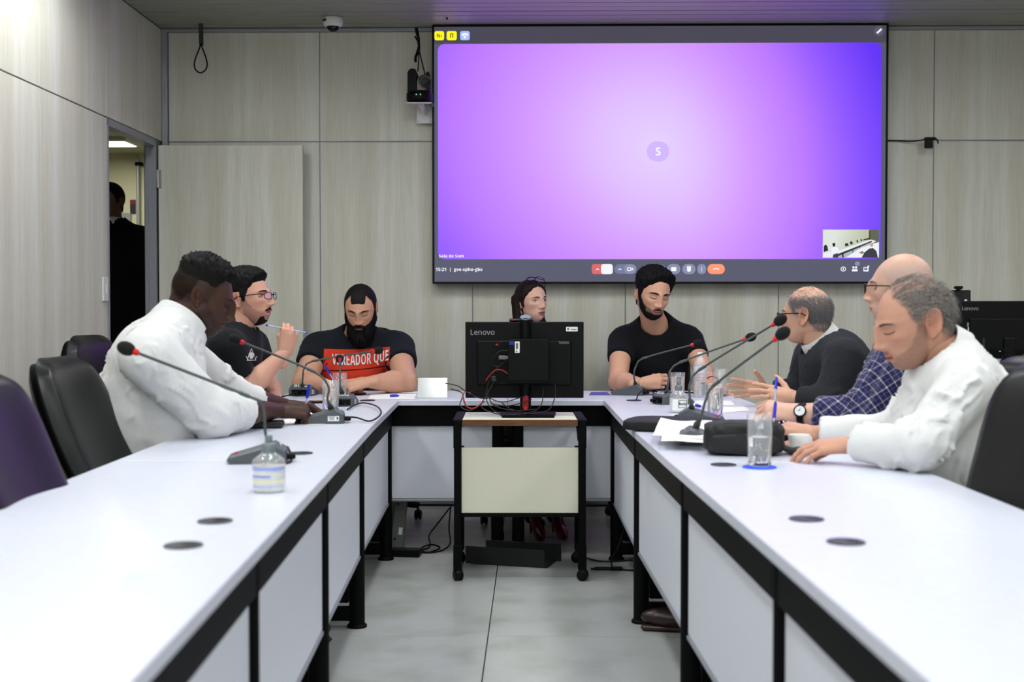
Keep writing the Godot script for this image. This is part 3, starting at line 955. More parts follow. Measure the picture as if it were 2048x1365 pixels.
func desk_monitor() -> void:
	# seen from behind, on the trolley: photo pixels 932..1168 x 646..798
	var o := thing("computer_monitor", "black desktop monitor seen from behind on the trolley, mini computer on its stand", "monitor", Vector3(0.056, 0.693, -5.72))
	var c := Vector3(0, 0.248, 0.0)
	part("back_cover", Geo.new().box(c, Vector3(0.528, 0.340, 0.026), 0.004), M.black, o)
	part("back_bulge", Geo.new().box(c + Vector3(-0.002, -0.012, 0.019), Vector3(0.42, 0.20, 0.022), 0.006), M.black, o)
	part("bezel", Geo.new().box(c + Vector3(0, 0, -0.015), Vector3(0.53, 0.342, 0.008), 0.002), M.darkgrey, o)
	part("display_panel", Geo.new().box(c + Vector3(0, 0.004, -0.0195), Vector3(0.50, 0.31, 0.002), 0.0005), paint("dark display glass", Color(0.02, 0.02, 0.03), 0.1), o)
	var silver := paint("silver lettering", Color(0.62, 0.62, 0.62), 0.4, 0.3)
	part("lettering", Geo.new().text("Lenovo", 0.0235, Transform3D(Basis(), c + Vector3(-0.188, 0.124, 0.0134)), false, "Droid Sans", 0.0006, 1.05), silver, o)
	part("lettering", Geo.new().text("ThinkVision", 0.0105, Transform3D(Basis(), c + Vector3(0.175, 0.078, 0.0305)), false, "Droid Sans", 0.0004, 0.62), silver, o)
	# stand: flat foot, column with the oval blue-grey cap and the red cable gate
	part("stand_foot", Geo.new().prism(PackedVector2Array([Vector2(-0.125, -0.10), Vector2(0.13, -0.10), Vector2(0.115, 0.10), Vector2(-0.11, 0.10)]), 0.012, Transform3D(Basis(Vector3.RIGHT, Vector3(0, 0, 1), Vector3.UP), Vector3(0.012, 0.0, 0.045))), M.blackmetal, o)
	var col := Geo.new()
	col.lathe([Vector2(0, 0), Vector2(1, 0), Vector2(1, 1), Vector2(0, 1)], 20, Transform3D(Basis(Vector3(0.0245, 0, 0), Vector3(0, 0.425, 0), Vector3(0, 0, 0.014)), Vector3(0.004, 0.01, 0.044)))
	part("stand_column", col, M.black, o)
	var cap := Geo.new()
	cap.lathe([Vector2(0, 0), Vector2(1, 0), Vector2(1, 0.5), Vector2(0.9, 1.0), Vector2(0, 1.0)], 24, Transform3D(Basis(Vector3(0.0255, 0, 0), Vector3(0, 0.004, 0.004), Vector3(0, -0.013, 0.009)), Vector3(0.004, 0.436, 0.047)))
	part("column_cap", cap, paint("blue grey plastic", Color(0.36, 0.42, 0.50), 0.4), o, "oval blue-grey cap")
	var gate := Geo.new()
	gate.prism(round_rect(0.026, 0.062, 0.0125), 0.004, Transform3D(Basis(), Vector3(0.004, 0.062, 0.057)))
	part("cable_gate", gate, paint("signal red", Color(0.62, 0.01, 0.02), 0.35), o, "red cable opening")
	var gate2 := Geo.new()
	gate2.prism(round_rect(0.018, 0.014, 0.005), 0.005, Transform3D(Basis(), Vector3(0.004, 0.036, 0.058)))
	part("cable_gate", gate2, paint("signal red light", Color(0.85, 0.12, 0.10), 0.3), o)
	# mini computer hung on the stand
	var pc := part("mini_computer", Geo.new().box(Vector3(0.016, 0.252, 0.088), Vector3(0.178, 0.182, 0.035), 0.003), M.black, o)
	part("computer_tray", Geo.new().box(Vector3(0.016, 0.154, 0.083), Vector3(0.182, 0.014, 0.05), 0.003), M.blackmetal, o)
	part("sticker", Geo.new().box(Vector3(-0.058, 0.327, 0.1062), Vector3(0.022, 0.017, 0.0006)), paint("processor sticker blue", Color(0.06, 0.16, 0.55), 0.35), pc)
	var lab := part("asset_label", Geo.new().box(Vector3(-0.033, 0.308, 0.1062), Vector3(0.021, 0.050, 0.0006), 0.0), M.paper, pc, "small white asset label")
	var bars := Geo.new()
	for i in 11:
		bars.box(Vector3(-0.034, 0.300 + i * 0.0026, 0.1068), Vector3(0.010, 0.0008 + 0.0008 * (i % 3), 0.0004))
	part("barcode", bars, M.black, lab)
	part("crest", Geo.new().box(Vector3(-0.036, 0.290, 0.1068), Vector3(0.006, 0.006, 0.0005)), paint("label green", Color(0.30, 0.42, 0.12), 0.5), lab)
	var lab2 := part("asset_label", Geo.new().prism(round_rect(0.052, 0.020, 0.003), 0.0006, Transform3D(Basis(), c + Vector3(0.211, 0.138, 0.0134))), M.paper, o, "small white asset label")
	var b2 := Geo.new()
	for i in 14:
		b2.box(c + Vector3(0.206 + i * 0.002, 0.136, 0.0142), Vector3(0.0006 + 0.0005 * (i % 3), 0.006, 0.0004))
	part("barcode", b2, M.black, lab2)
	part("crest", Geo.new().box(c + Vector3(0.194, 0.139, 0.0142), Vector3(0.007, 0.011, 0.0005)), paint("label green", Color(0.30, 0.42, 0.12), 0.5), lab2)
	part("power_dot", Geo.new().lathe([Vector2(0, 0), Vector2(0.005, 0), Vector2(0.005, 0.001), Vector2(0, 0.001)], 14, Transform3D(Basis(Vector3.RIGHT, PI / 2), c + Vector3(-0.245, -0.148, 0.0132))), M.red, o)
	# cables, plugs and connectors behind it
	var plug := Geo.new().box(Vector3(-0.098, 0.262, 0.088), Vector3(0.034, 0.018, 0.014), 0.003).box(Vector3(-0.078, 0.262, 0.088), Vector3(0.014, 0.013, 0.011), 0.002)
	part("video_plug", plug, paint("grey metal plug", Color(0.45, 0.45, 0.46), 0.35, 0.6), o)
	part("ferrite_core", Geo.new().box(Vector3(-0.136, 0.168, 0.075), Vector3(0.024, 0.026, 0.018), 0.004, Basis(Vector3(0, 0, 1), 0.15)), M.darkgrey, o)
	part("red_tab", Geo.new().box(Vector3(-0.122, 0.318, 0.075), Vector3(0.013, 0.007, 0.008), 0.002, Basis(Vector3(0, 0, 1), -0.3)), M.red, o)
	var cab := paint("black cable", Color(0.02, 0.02, 0.022), 0.4)
	var runs := [
		[[-0.073, 0.334, 0.088], [-0.10, 0.332, 0.084], [-0.118, 0.320, 0.076]],
		[[-0.073, 0.292, 0.088], [-0.11, 0.290, 0.082], [-0.14, 0.255, 0.072], [-0.135, 0.225, 0.07], [-0.115, 0.22, 0.07]],
		[[-0.08, 0.25, 0.09], [-0.12, 0.215, 0.08], [-0.155, 0.16, 0.075], [-0.17, 0.08, 0.085], [-0.12, 0.02, 0.10], [0.0, 0.014, 0.105], [0.10, 0.028, 0.10], [0.135, 0.09, 0.06], [0.135, 0.14, 0.04]],
		[[-0.136, 0.155, 0.075], [-0.165, 0.10, 0.085], [-0.19, 0.045, 0.10], [-0.10, 0.012, 0.115], [0.02, 0.02, 0.12], [0.07, 0.05, 0.09], [0.082, 0.10, 0.06], [0.08, 0.14, 0.05]],
		[[-0.165, 0.12, 0.08], [-0.14, 0.055, 0.09], [-0.05, 0.03, 0.11], [0.05, 0.035, 0.10]],
		[[-0.17, 0.09, 0.082], [-0.10, 0.065, 0.085], [-0.02, 0.085, 0.08], [0.0, 0.09, 0.07]],
		[[-0.16, 0.08, 0.09], [-0.21, 0.085, 0.07], [-0.262, 0.11, 0.05], [-0.30, 0.13, -0.02], [-0.36, 0.135, -0.14]],
		[[-0.175, 0.07, 0.09], [-0.24, 0.03, 0.10], [-0.285, 0.05, 0.08], [-0.275, 0.10, 0.05], [-0.33, 0.115, -0.04]],
		[[-0.15, 0.06, 0.10], [-0.08, 0.05, 0.105], [-0.02, 0.06, 0.09], [0.03, 0.075, 0.07]],
		[[-0.10, 0.06, 0.08], [-0.06, 0.035, 0.10], [-0.005, 0.02, 0.11], [0.04, 0.02, 0.10]]]
	for r in runs:
		var p := []
		for q in r:
			p.append(Vector3(q[0], q[1], q[2]))
		part("cable", Geo.new().tube(bez(p, 6), 0.0024, 6), cab, o)
	var red := paint("red cable", Color(0.55, 0.04, 0.03), 0.4)
	for r in [[[-0.073, 0.190, 0.088], [-0.10, 0.206, 0.085], [-0.13, 0.205, 0.08], [-0.16, 0.175, 0.076], [-0.17, 0.158, 0.075]], [[-0.18, 0.07, 0.095], [-0.22, 0.04, 0.10], [-0.255, 0.045, 0.09], [-0.272, 0.085, 0.07], [-0.268, 0.105, 0.055]]]:
		var p := []
		for q in r:
			p.append(Vector3(q[0], q[1], q[2]))
		part("cable", Geo.new().tube(bez(p, 6), 0.0034, 6), red, o, "red cable")
	# flat webcam bar clipped to the top rim
	var wc := thing("webcam", "flat dark webcam bar with a red dot clipped on the trolley monitor", "webcam", Vector3(0.042, 0.693 + 0.418, -5.73))
	part("bar", Geo.new().box(Vector3(0, 0.008, 0), Vector3(0.112, 0.014, 0.02), 0.006), paint("violet black plastic", Color(0.05, 0.045, 0.08), 0.35), wc)
	part("clip", Geo.new().box(Vector3(0.0, 0.0005, 0.0), Vector3(0.03, 0.003, 0.026), 0.001), M.black, wc)
	part("dot", Geo.new().lathe([Vector2(0, 0), Vector2(0.004, 0), Vector2(0.004, 0.001), Vector2(0, 0.001)], 12, Transform3D(Basis(Vector3.RIGHT, PI / 2), Vector3(-0.041, 0.009, 0.0098))), M.red, wc)

# ---------------------------------------------------------------- things on the walls and the ceiling
func wall_fittings() -> void:
	# dome camera under the ceiling
	var dz := ROOM * Vector3(1.0, CEIL, 0.12)
	var d := thing("dome_camera", "white dome camera with dark bubble under the ceiling", "camera", at(666, 38, 7.35) * Vector3(1, 0, 1) + Vector3(0, CEIL - 0.001, 0))
	part("body", Geo.new().lathe([Vector2(0, -0.052), Vector2(0.044, -0.052), Vector2(0.054, -0.042), Vector2(0.058, -0.03), Vector2(0.058, -0.004), Vector2(0.054, 0.0), Vector2(0, 0)], 28), M.white, d)
	part("bubble", Geo.new().lathe([Vector2(0.0, -0.082), Vector2(0.016, -0.079), Vector2(0.030, -0.069), Vector2(0.038, -0.052), Vector2(0, -0.05)], 24), paint("smoked bubble", Color(0.015, 0.015, 0.02), 0.06), d)
	part("sticker", Geo.new().box(Vector3(-0.043, -0.02, 0.038), Vector3(0.03, 0.014, 0.002), 0.0, turn_y(-48)), paint("sticker grey", Color(0.25, 0.25, 0.26), 0.6), d)
	part("cable", Geo.new().tube(bez([Vector3(0.0, -0.004, -0.02), Vector3(-0.02, 0.002, -0.03), Vector3(-0.05, 0.001, -0.04)], 4), 0.003, 6), M.white, d)
	# hanging cable loop from a strap
	var lp := thing("cable_loop", "black cable loop hanging from a flat grey strap", "cable loop", at(402, 48, 7.50) * Vector3(1, 0, 1) + Vector3(0, CEIL, 0))
	part("strap", Geo.new().box(Vector3(0, -0.064, 0.0), Vector3(0.026, 0.128, 0.003), 0.001, Basis(Vector3.RIGHT, 0.05)), paint("strap steel", Color(0.20, 0.215, 0.20), 0.5, 0.3), lp)
	var loop := []
	for i in 33:
		var q := (i - 16) / 16.0
		var t := 1.0 - absf(q)
		loop.append(Vector3(signf(q) * 0.046 * sin(PI * pow(1.0 - t, 1.0)) * (0.35 + 0.65 * pow(t, 0.5)) - 0.004 * t, -0.115 - 0.172 * (1.0 - pow(absf(q), 1.6)), 0.004))
	part("cord", Geo.new().tube(loop, 0.0045, 8), M.black, lp)
	# pan-tilt camera on its bracket left of the screen
	var pt := thing("video_camera", "black pan-tilt video camera on a white wall bracket beside the screen", "camera", at(839, 205, 7.45) , ROOM.basis)
	part("wall_plate", Geo.new().box(Vector3(0.018, -0.05, -0.13), Vector3(0.092, 0.105, 0.005), 0.001), M.white, pt)
	for q in [[-0.016, -0.09], [0.053, -0.09]]:
		part("screw", Geo.new().ball(Vector3(q[0], q[1], -0.127), Vector3(0.004, 0.004, 0.002), 6, 8), M.chrome, pt)
	part("bracket", Geo.new().tube([Vector3(0.018, -0.045, -0.13), Vector3(0.012, -0.02, -0.06), Vector3(0.005, -0.006, 0.0)], 0.016, 10), M.white, pt)
	part("base_tray", Geo.new().box(Vector3(0.0, -0.004, 0.0), Vector3(0.145, 0.008, 0.13), 0.002, Basis(Vector3.RIGHT, 0.12)), M.white, pt)
	part("base", Geo.new().lathe([Vector2(0, 0.002), Vector2(0.068, 0.002), Vector2(0.076, 0.012), Vector2(0.076, 0.048), Vector2(0.07, 0.056), Vector2(0, 0.056)], 28), M.black, pt)
	var yk := Geo.new()
	yk.prism(PackedVector2Array([Vector2(-0.066, 0.05), Vector2(-0.018, 0.05), Vector2(-0.016, 0.13), Vector2(-0.008, 0.16), Vector2(-0.02, 0.185), Vector2(-0.04, 0.19), Vector2(-0.058, 0.182), Vector2(-0.066, 0.165)]), 0.08, Transform3D(Basis(), Vector3(0, 0, -0.04)))
	yk.prism(PackedVector2Array([Vector2(0.04, 0.05), Vector2(0.064, 0.05), Vector2(0.064, 0.155), Vector2(0.058, 0.17), Vector2(0.044, 0.17), Vector2(0.038, 0.15)]), 0.08, Transform3D(Basis(), Vector3(0, 0, -0.04)))
	yk.box(Vector3(0.0, 0.058, 0), Vector3(0.13, 0.016, 0.08), 0.004)
	part("yoke", yk, M.black, pt)
	var hx := Transform3D(frame(Vector3(0.15, -0.25, 1.0), Vector3.UP) * Basis(Vector3.RIGHT, PI / 2), Vector3(0.028, 0.128, -0.03))
	part("camera_head", Geo.new().lathe([Vector2(0, -0.05), Vector2(0.030, -0.048), Vector2(0.036, -0.03), Vector2(0.036, 0.07), Vector2(0.033, 0.078), Vector2(0.028, 0.078), Vector2(0.026, 0.07), Vector2(0, 0.07)], 24, hx), M.black, pt)
	part("lens_ring", Geo.new().lathe([Vector2(0.030, 0.074), Vector2(0.037, 0.074), Vector2(0.037, 0.080), Vector2(0.030, 0.080), Vector2(0.030, 0.074)], 28, hx), paint("lens ring grey", Color(0.28, 0.28, 0.30), 0.35), pt)
	part("lens", Geo.new().lathe([Vector2(0.0, 0.074), Vector2(0.029, 0.072)], 24, hx), paint("lens glass", Color(0.01, 0.01, 0.015), 0.05), pt)
	for q in [-0.012, 0.012]:
		part("status_lamp", Geo.new().box(Vector3(q, 0.034, 0.0755), Vector3(0.005, 0.007, 0.002), 0.0005), glow("status lamp green", Color(0.75, 1.0, 0.85), 0.9), pt)
	part("terminal_block", Geo.new().box(Vector3(0.076, -0.02, 0.03), Vector3(0.022, 0.020, 0.016), 0.002, Basis(Vector3(0, 0, 1), 0.4)), paint("green terminal", Color(0.03, 0.30, 0.08), 0.4), pt)
	for i in 3:
		var top := Vector3(-0.035 + i * 0.006, 0.45, -0.10)
		var end: Vector3 = [Vector3(-0.012, 0.185, -0.03), Vector3(0.03, 0.165, -0.04), Vector3(-0.03, 0.27, -0.06)][i]
		var mid: Vector3 = [Vector3(-0.01, 0.33, -0.08), Vector3(-0.008, 0.32, -0.07), Vector3(-0.008, 0.36, -0.08)][i]
		part("cable", Geo.new().tube(bez([top, mid, end], 6), [0.0035, 0.0045, 0.006][i], 6), M.black if i != 1 else paint("grey cable", Color(0.09, 0.09, 0.1), 0.4), pt)
	part("cable", Geo.new().tube(bez([Vector3(-0.035, 0.40, -0.09), Vector3(-0.012, 0.36, -0.07), Vector3(-0.01, 0.32, -0.07), Vector3(-0.028, 0.275, -0.07), Vector3(-0.028, 0.245, -0.07)], 5), [0.005, 0.005, 0.005, 0.005, 0.005, 0.006, 0.007, 0.008, 0.008, 0.009, 0.009, 0.009, 0.009, 0.009, 0.009, 0.008, 0.008, 0.008, 0.008, 0.008, 0.006], 6), M.black, pt)
	# small webcam hooked on the joint of the wall to the right of the screen
	var w := thing("webcam", "small black webcam on the panel joint right of the wall screen", "webcam", at(1860, 284, 7.50), ROOM.basis)
	part("bar", Geo.new().box(Vector3(0.0, 0.018, 0.0), Vector3(0.07, 0.018, 0.03), 0.007), M.black, w)
	part("body", Geo.new().box(Vector3(-0.008, -0.012, 0.0), Vector3(0.045, 0.05, 0.028), 0.004), M.black, w)
	part("hook", Geo.new().tube(bez([Vector3(0.028, 0.022, 0.0), Vector3(0.042, 0.012, 0.0), Vector3(0.048, -0.012, 0.0)], 5), 0.004, 6), M.black, w)
	part("cable", Geo.new().tube(bez([Vector3(-0.03, 0.014, 0.0), Vector3(-0.09, 0.010, -0.05), Vector3(-0.18, 0.016, -0.07), Vector3(-0.26, 0.018, -0.07)], 6), 0.004, 6), M.black, w)
	# light switch beside the doorway
	var sw := thing("light_switch", "white rocker light switch beside the doorway", "light switch", ROOM * Vector3(0.0, 1.27, 1.065), ROOM.basis)
	part("plate", Geo.new().box(Vector3(0.006, 0, 0), Vector3(0.012, 0.125, 0.075), 0.004), M.white, sw)
	part("rocker", Geo.new().box(Vector3(0.013, 0.0, -0.008), Vector3(0.006, 0.045, 0.022), 0.002), M.white, sw)
	# the small lamp with a green spill on the ceiling near the screen
	var gl := thing("ceiling_clip", "tiny dark clip on the ceiling beside the screen", "clip", at(894, 36, 7.36) * Vector3(1, 0, 1) + Vector3(0, CEIL - 0.004, 0))
	part("clip_body", Geo.new().box(Vector3.ZERO, Vector3(0.012, 0.008, 0.02), 0.002), M.black, gl)

# ---------------------------------------------------------------- chairs
func backrest_geo(w: float, h: float, t: float) -> Geo:
	# padded shell: rounded outline, dished, thick soft rim; origin at the bottom middle, facing +z
	var nu := 21
	var nv := 23
	var g := Geo.new()
	for side in [1.0, -1.0]:
		var p := PackedVector3Array()
		for j in nv:
			for i in nu:
				var a := -1.0 + 2.0 * i / (nu - 1)
				var b := -1.0 + 2.0 * j / (nv - 1)
				# squircle outline: wider shoulders, narrower foot
				var e := maxf(absf(a), absf(b))
				var q := Vector2(a, b)
				if e > 0.0:
					var l := pow(pow(absf(a), 5.0) + pow(absf(b), 5.0), 0.2)
					q = q * (e / l)
				var wide := w / 2 * (1.0 - 0.10 * clampf(-q.y, 0, 1) - 0.16 * pow(clampf(q.y, 0, 1), 3.0))
				var edge := pow(clampf(1.0 - pow(e, 6.0), 0.0, 1.0), 0.5)
				var dish := 0.035 * q.x * q.x - 0.018 * (1.0 - q.y * q.y)
				p.append(Vector3(q.x * wide, h / 2 + q.y * h / 2, dish + side * t / 2 * edge * (1.15 if side > 0 else 0.7)))
		g.grid(p, nu, nv)
	return g

func office_chair(called: String, label: String, where: Vector3, yaw: float, lean: float, leather: Material, arms := true, group := "") -> Node3D:
	# five-star swivel chair; faces +z before turning
	var o := thing(called, label, "chair", where, turn_y(yaw), group)
	var sg := Geo.new()
	sg.box(Vector3(0, 0.445, 0.0), Vector3(0.47, 0.08, 0.46), 0.036)
	part("seat", sg, leather, o)
	part("seat_pan", Geo.new().box(Vector3(0, 0.40, 0.0), Vector3(0.40, 0.02, 0.40), 0.008), M.black, o)
	var b := part("backrest", backrest_geo(0.46, 0.60, 0.085), leather, o)
	b.position = Vector3(0, 0.47, -0.225)
	b.rotation.x = -deg_to_rad(lean)
	var sh := part("back_shell", backrest_geo(0.44, 0.57, 0.05), M.black, o)
	sh.position = Vector3(0, 0.478, -0.262)
	sh.rotation.x = -deg_to_rad(lean)
	part("back_bar", Geo.new().tube(bez([Vector3(0, 0.385, -0.12), Vector3(0, 0.39, -0.26), Vector3(0, 0.52, -0.305)], 5), 0.02, 8), M.blackmetal, o)
	if arms:
		for s in [-1, 1]:
			part("armrest", Geo.new().box(Vector3(s * 0.275, 0.655, 0.0), Vector3(0.055, 0.032, 0.26), 0.014), M.black, o)
			part("arm_post", Geo.new().tube(bez([Vector3(s * 0.19, 0.395, 0.0), Vector3(s * 0.262, 0.40, 0.0), Vector3(s * 0.274, 0.46, 0.0), Vector3(s * 0.275, 0.64, 0.0)], 4), 0.016, 8), M.black, o)
	part("gas_column", Geo.new().lathe([Vector2(0, 0.09), Vector2(0.032, 0.09), Vector2(0.032, 0.24), Vector2(0.022, 0.24), Vector2(0.022, 0.40), Vector2(0, 0.40)], 16), M.black, o)
	for i in 5:
		var a := TAU * i / 5 + 0.35
		var d := Vector3(sin(a), 0, cos(a))
		part("base_arm", Geo.new().tube([d * 0.02 + Vector3(0, 0.115, 0), d * 0.16 + Vector3(0, 0.105, 0), d * 0.29 + Vector3(0, 0.078, 0)], [0.032, 0.027, 0.018], 8), M.black, o)
		var cg := Geo.new()
		var wg := Geo.new()
		caster(cg, wg, d * 0.285, 0.026, rad_to_deg(a) + 70)
		var cn := part("caster", cg, M.black, o)
		part("wheel", wg, M.black, cn)
	return o

func chairs() -> void:
	var leather := paint("black leatherette", Color(0.032, 0.034, 0.042), 0.36, 0.0, 0.42)
	var grain := noise_tex(256, 0.09, grey_ramp(0.3, 0.7), 41, FastNoiseLite.TYPE_CELLULAR, 2)
	relief(leather, grain, 0.05)
	tri_map(leather, Vector3(7, 7, 7))
	CHAIRS()

func CHAIRS() -> void:
	var leather: Material = mats["black leatherette"]
	office_chair("office_chair", "black leatherette chair under the man in a white shirt by the door wall", Vector3(-0.98, 0, -3.98), 86, 24, leather)
	office_chair("office_chair", "empty black chair at the door-side table, washed in violet light", Vector3(-0.80, 0, -2.92), 89, 23, leather)
	office_chair("office_chair", "black chair behind the older man in a white shirt", Vector3(1.10, 0, -3.62), -80, 21, leather)
	office_chair("office_chair", "empty dark chair beside the older man in a white shirt", Vector3(0.90, 0, -2.86), -78, 16, leather)
	office_chair("office_chair", "black chair of the man in glasses beside the table end", Vector3(-1.45, 0, -5.25), 80, 10, leather)
	office_chair("office_chair", "black chair of the man with the long beard", Vector3(-0.80, 0, -7.02), 10, 8, leather, false)
	office_chair("office_chair", "black chair of the woman behind the monitor", Vector3(0.10, 0, -7.05), -10, 8, leather, false)
	office_chair("office_chair", "black chair of the dark-haired man in a black shirt", Vector3(0.79, 0, -7.05), 0, 8, leather, false)
	office_chair("office_chair", "black chair of the man in a dark suit", Vector3(1.52, 0, -5.32), -85, 10, leather)
	office_chair("office_chair", "black chair of the man in a plaid shirt", Vector3(1.56, 0, -4.40), -85, 12, leather)

# ---------------------------------------------------------------- microphones
func microphone(label: String, foot: Vector3, dir: Vector3, path: Array, sticker := 0, cable: Array = []) -> void:
	# foot: middle of the base on the table; dir: towards the speaker; path: world points of the gooseneck, the last is the foam tip
	var z := Vector3(dir.x, 0, dir.z).normalized()
	var bs := Basis(Vector3.UP.cross(z), Vector3.UP, z)
	var o := thing("gooseneck_microphone", label, "microphone", foot, bs, "gooseneck microphones on the tables")
	var grey := paint("microphone grey plastic", Color(0.30, 0.32, 0.335), 0.5)
	var yz := Basis(Vector3(0, 0, 1), Vector3.UP, Vector3(-1, 0, 0))
	var body := Geo.new()
	var prof := PackedVector2Array([Vector2(0.078, 0.001), Vector2(0.084, 0.010), Vector2(0.076, 0.020), Vector2(-0.048, 0.056), Vector2(-0.080, 0.038), Vector2(-0.080, 0.001)])
	body.prism(prof, 0.092, Transform3D(yz, Vector3(0.046, 0, 0)))
	for s in [-1.0, 1.0]:
		# bevelled cheeks
		var rim := []
		var inn := []
		for p in prof:
			rim.append(Vector3(s * 0.056, p.y * 0.86 + 0.0005, p.x * 0.95))
			inn.append(Vector3(s * 0.046, p.y, p.x))
		body.face(rim, Vector3(s, 0, 0))
		for i in prof.size():
			var k := (i + 1) % prof.size()
			var n: Vector3 = (rim[k] - rim[i]).cross(inn[i] - rim[i]).normalized()
			if n.dot(Vector3(s * 0.4, (rim[i].y + rim[k].y) / 2 - 0.02, (rim[i].z + rim[k].z) / 2)) < 0: n = -n
			body.face([rim[i], rim[k], inn[k], inn[i]], n)
	part("base", body, grey, o)
	part("socket_recess", Geo.new().box(Vector3(0, 0.019, -0.0802), Vector3(0.082, 0.026, 0.003), 0.001), M.black, o)
	part("plug", Geo.new().box(Vector3(0.014, 0.016, -0.092), Vector3(0.03, 0.016, 0.026), 0.004).box(Vector3(-0.02, 0.014, -0.088), Vector3(0.016, 0.012, 0.018), 0.003), M.black, o)
	var rear := Vector3(0, 0.018, -0.032).normalized()
	var tb := Basis(Vector3(-1, 0, 0), Vector3(0, 0.032, 0.018).normalized().normalized(), Vector3(0, 0.018, -0.032).normalized())
	tb.y = tb.z.cross(tb.x)
	part("lettering", Geo.new().text("Riole", 0.0165, Transform3D(tb, Vector3(0, 0.0476, -0.0645)), true, "Droid Serif", 0.0006, 1.12), M.white, o)
	part("button", Geo.new().box(Vector3(0.0, 0.0262, 0.060), Vector3(0.022, 0.005, 0.012), 0.002, Basis(Vector3.RIGHT, 0.28)), M.red, o)
	if sticker != 0:
		var st := part("sticker", Geo.new().box(Vector3(sticker * 0.0563, 0.020, -0.040), Vector3(0.0008, 0.019, 0.042)), M.paper, o)
		var tx := Geo.new()
		for i in 3:
			tx.box(Vector3(sticker * 0.0569, 0.026 - i * 0.005, -0.034), Vector3(0.0004, 0.0022, 0.024 - 0.004 * i))
		tx.box(Vector3(sticker * 0.0569, 0.021, -0.055), Vector3(0.0004, 0.010, 0.006))
		part("print", tx, paint("sticker print", Color(0.25, 0.26, 0.22), 0.6), st)
	# gooseneck in world points
	var green := paint("gooseneck green grey", Color(0.235, 0.27, 0.26), 0.45)
	var root: Vector3 = foot + bs * Vector3(0, 0.046, -0.034)
	var bend: Array = [root]
	for i in path.size() - 1:
		bend.append(path[i])
	var tip: Vector3 = path[path.size() - 1]
	var boot_top: Vector3 = root + (path[0] - root).limit_length(0.062)
	worldpart("boot", Geo.new().tube([root - Vector3(0, 0.006, 0), root.lerp(boot_top, 0.45), root.lerp(boot_top, 0.62), boot_top], [0.0115, 0.0115, 0.0085, 0.0062], 12), green, o)
	var lastd: Vector3 = (tip - path[path.size() - 2]).normalized()
	var neck_end: Vector3 = tip - lastd * 0.058
	bend.append(neck_end)
	worldpart("gooseneck", Geo.new().tube(bez(bend, 8), 0.0042, 10), green, o)
	var col: Vector3 = path[path.size() - 2]
	worldpart("collar", Geo.new().tube([col - lastd * 0.018, col - lastd * 0.012, col + lastd * 0.012, col + lastd * 0.018], [0.0045, 0.0062, 0.0062, 0.0045], 10), green, o)
	worldpart("light_ring", Geo.new().tube([neck_end - lastd * 0.004, neck_end, neck_end + lastd * 0.011, neck_end + lastd * 0.014], [0.005, 0.0085, 0.0095, 0.0095], 14), glow_red(), o, "red ring")
	var foam := paint("microphone foam", Color(0.02, 0.02, 0.022), 0.95)
	var fg := Geo.new()
	var bsf := frame(lastd, Vector3.UP)
	fg.ball(neck_end + lastd * 0.034, Vector3(0.0195, 0.0195, 0.0265), 14, 20, bsf)
	worldpart("foam_cap", fg, foam, o)
	if cable.size():
		worldpart("cable", Geo.new().tube(bez(cable, 8), 0.0032, 8), M.black, o)

func glow_red() -> StandardMaterial3D:
	return paint("microphone red ring", Color(0.80, 0.06, 0.04), 0.3)

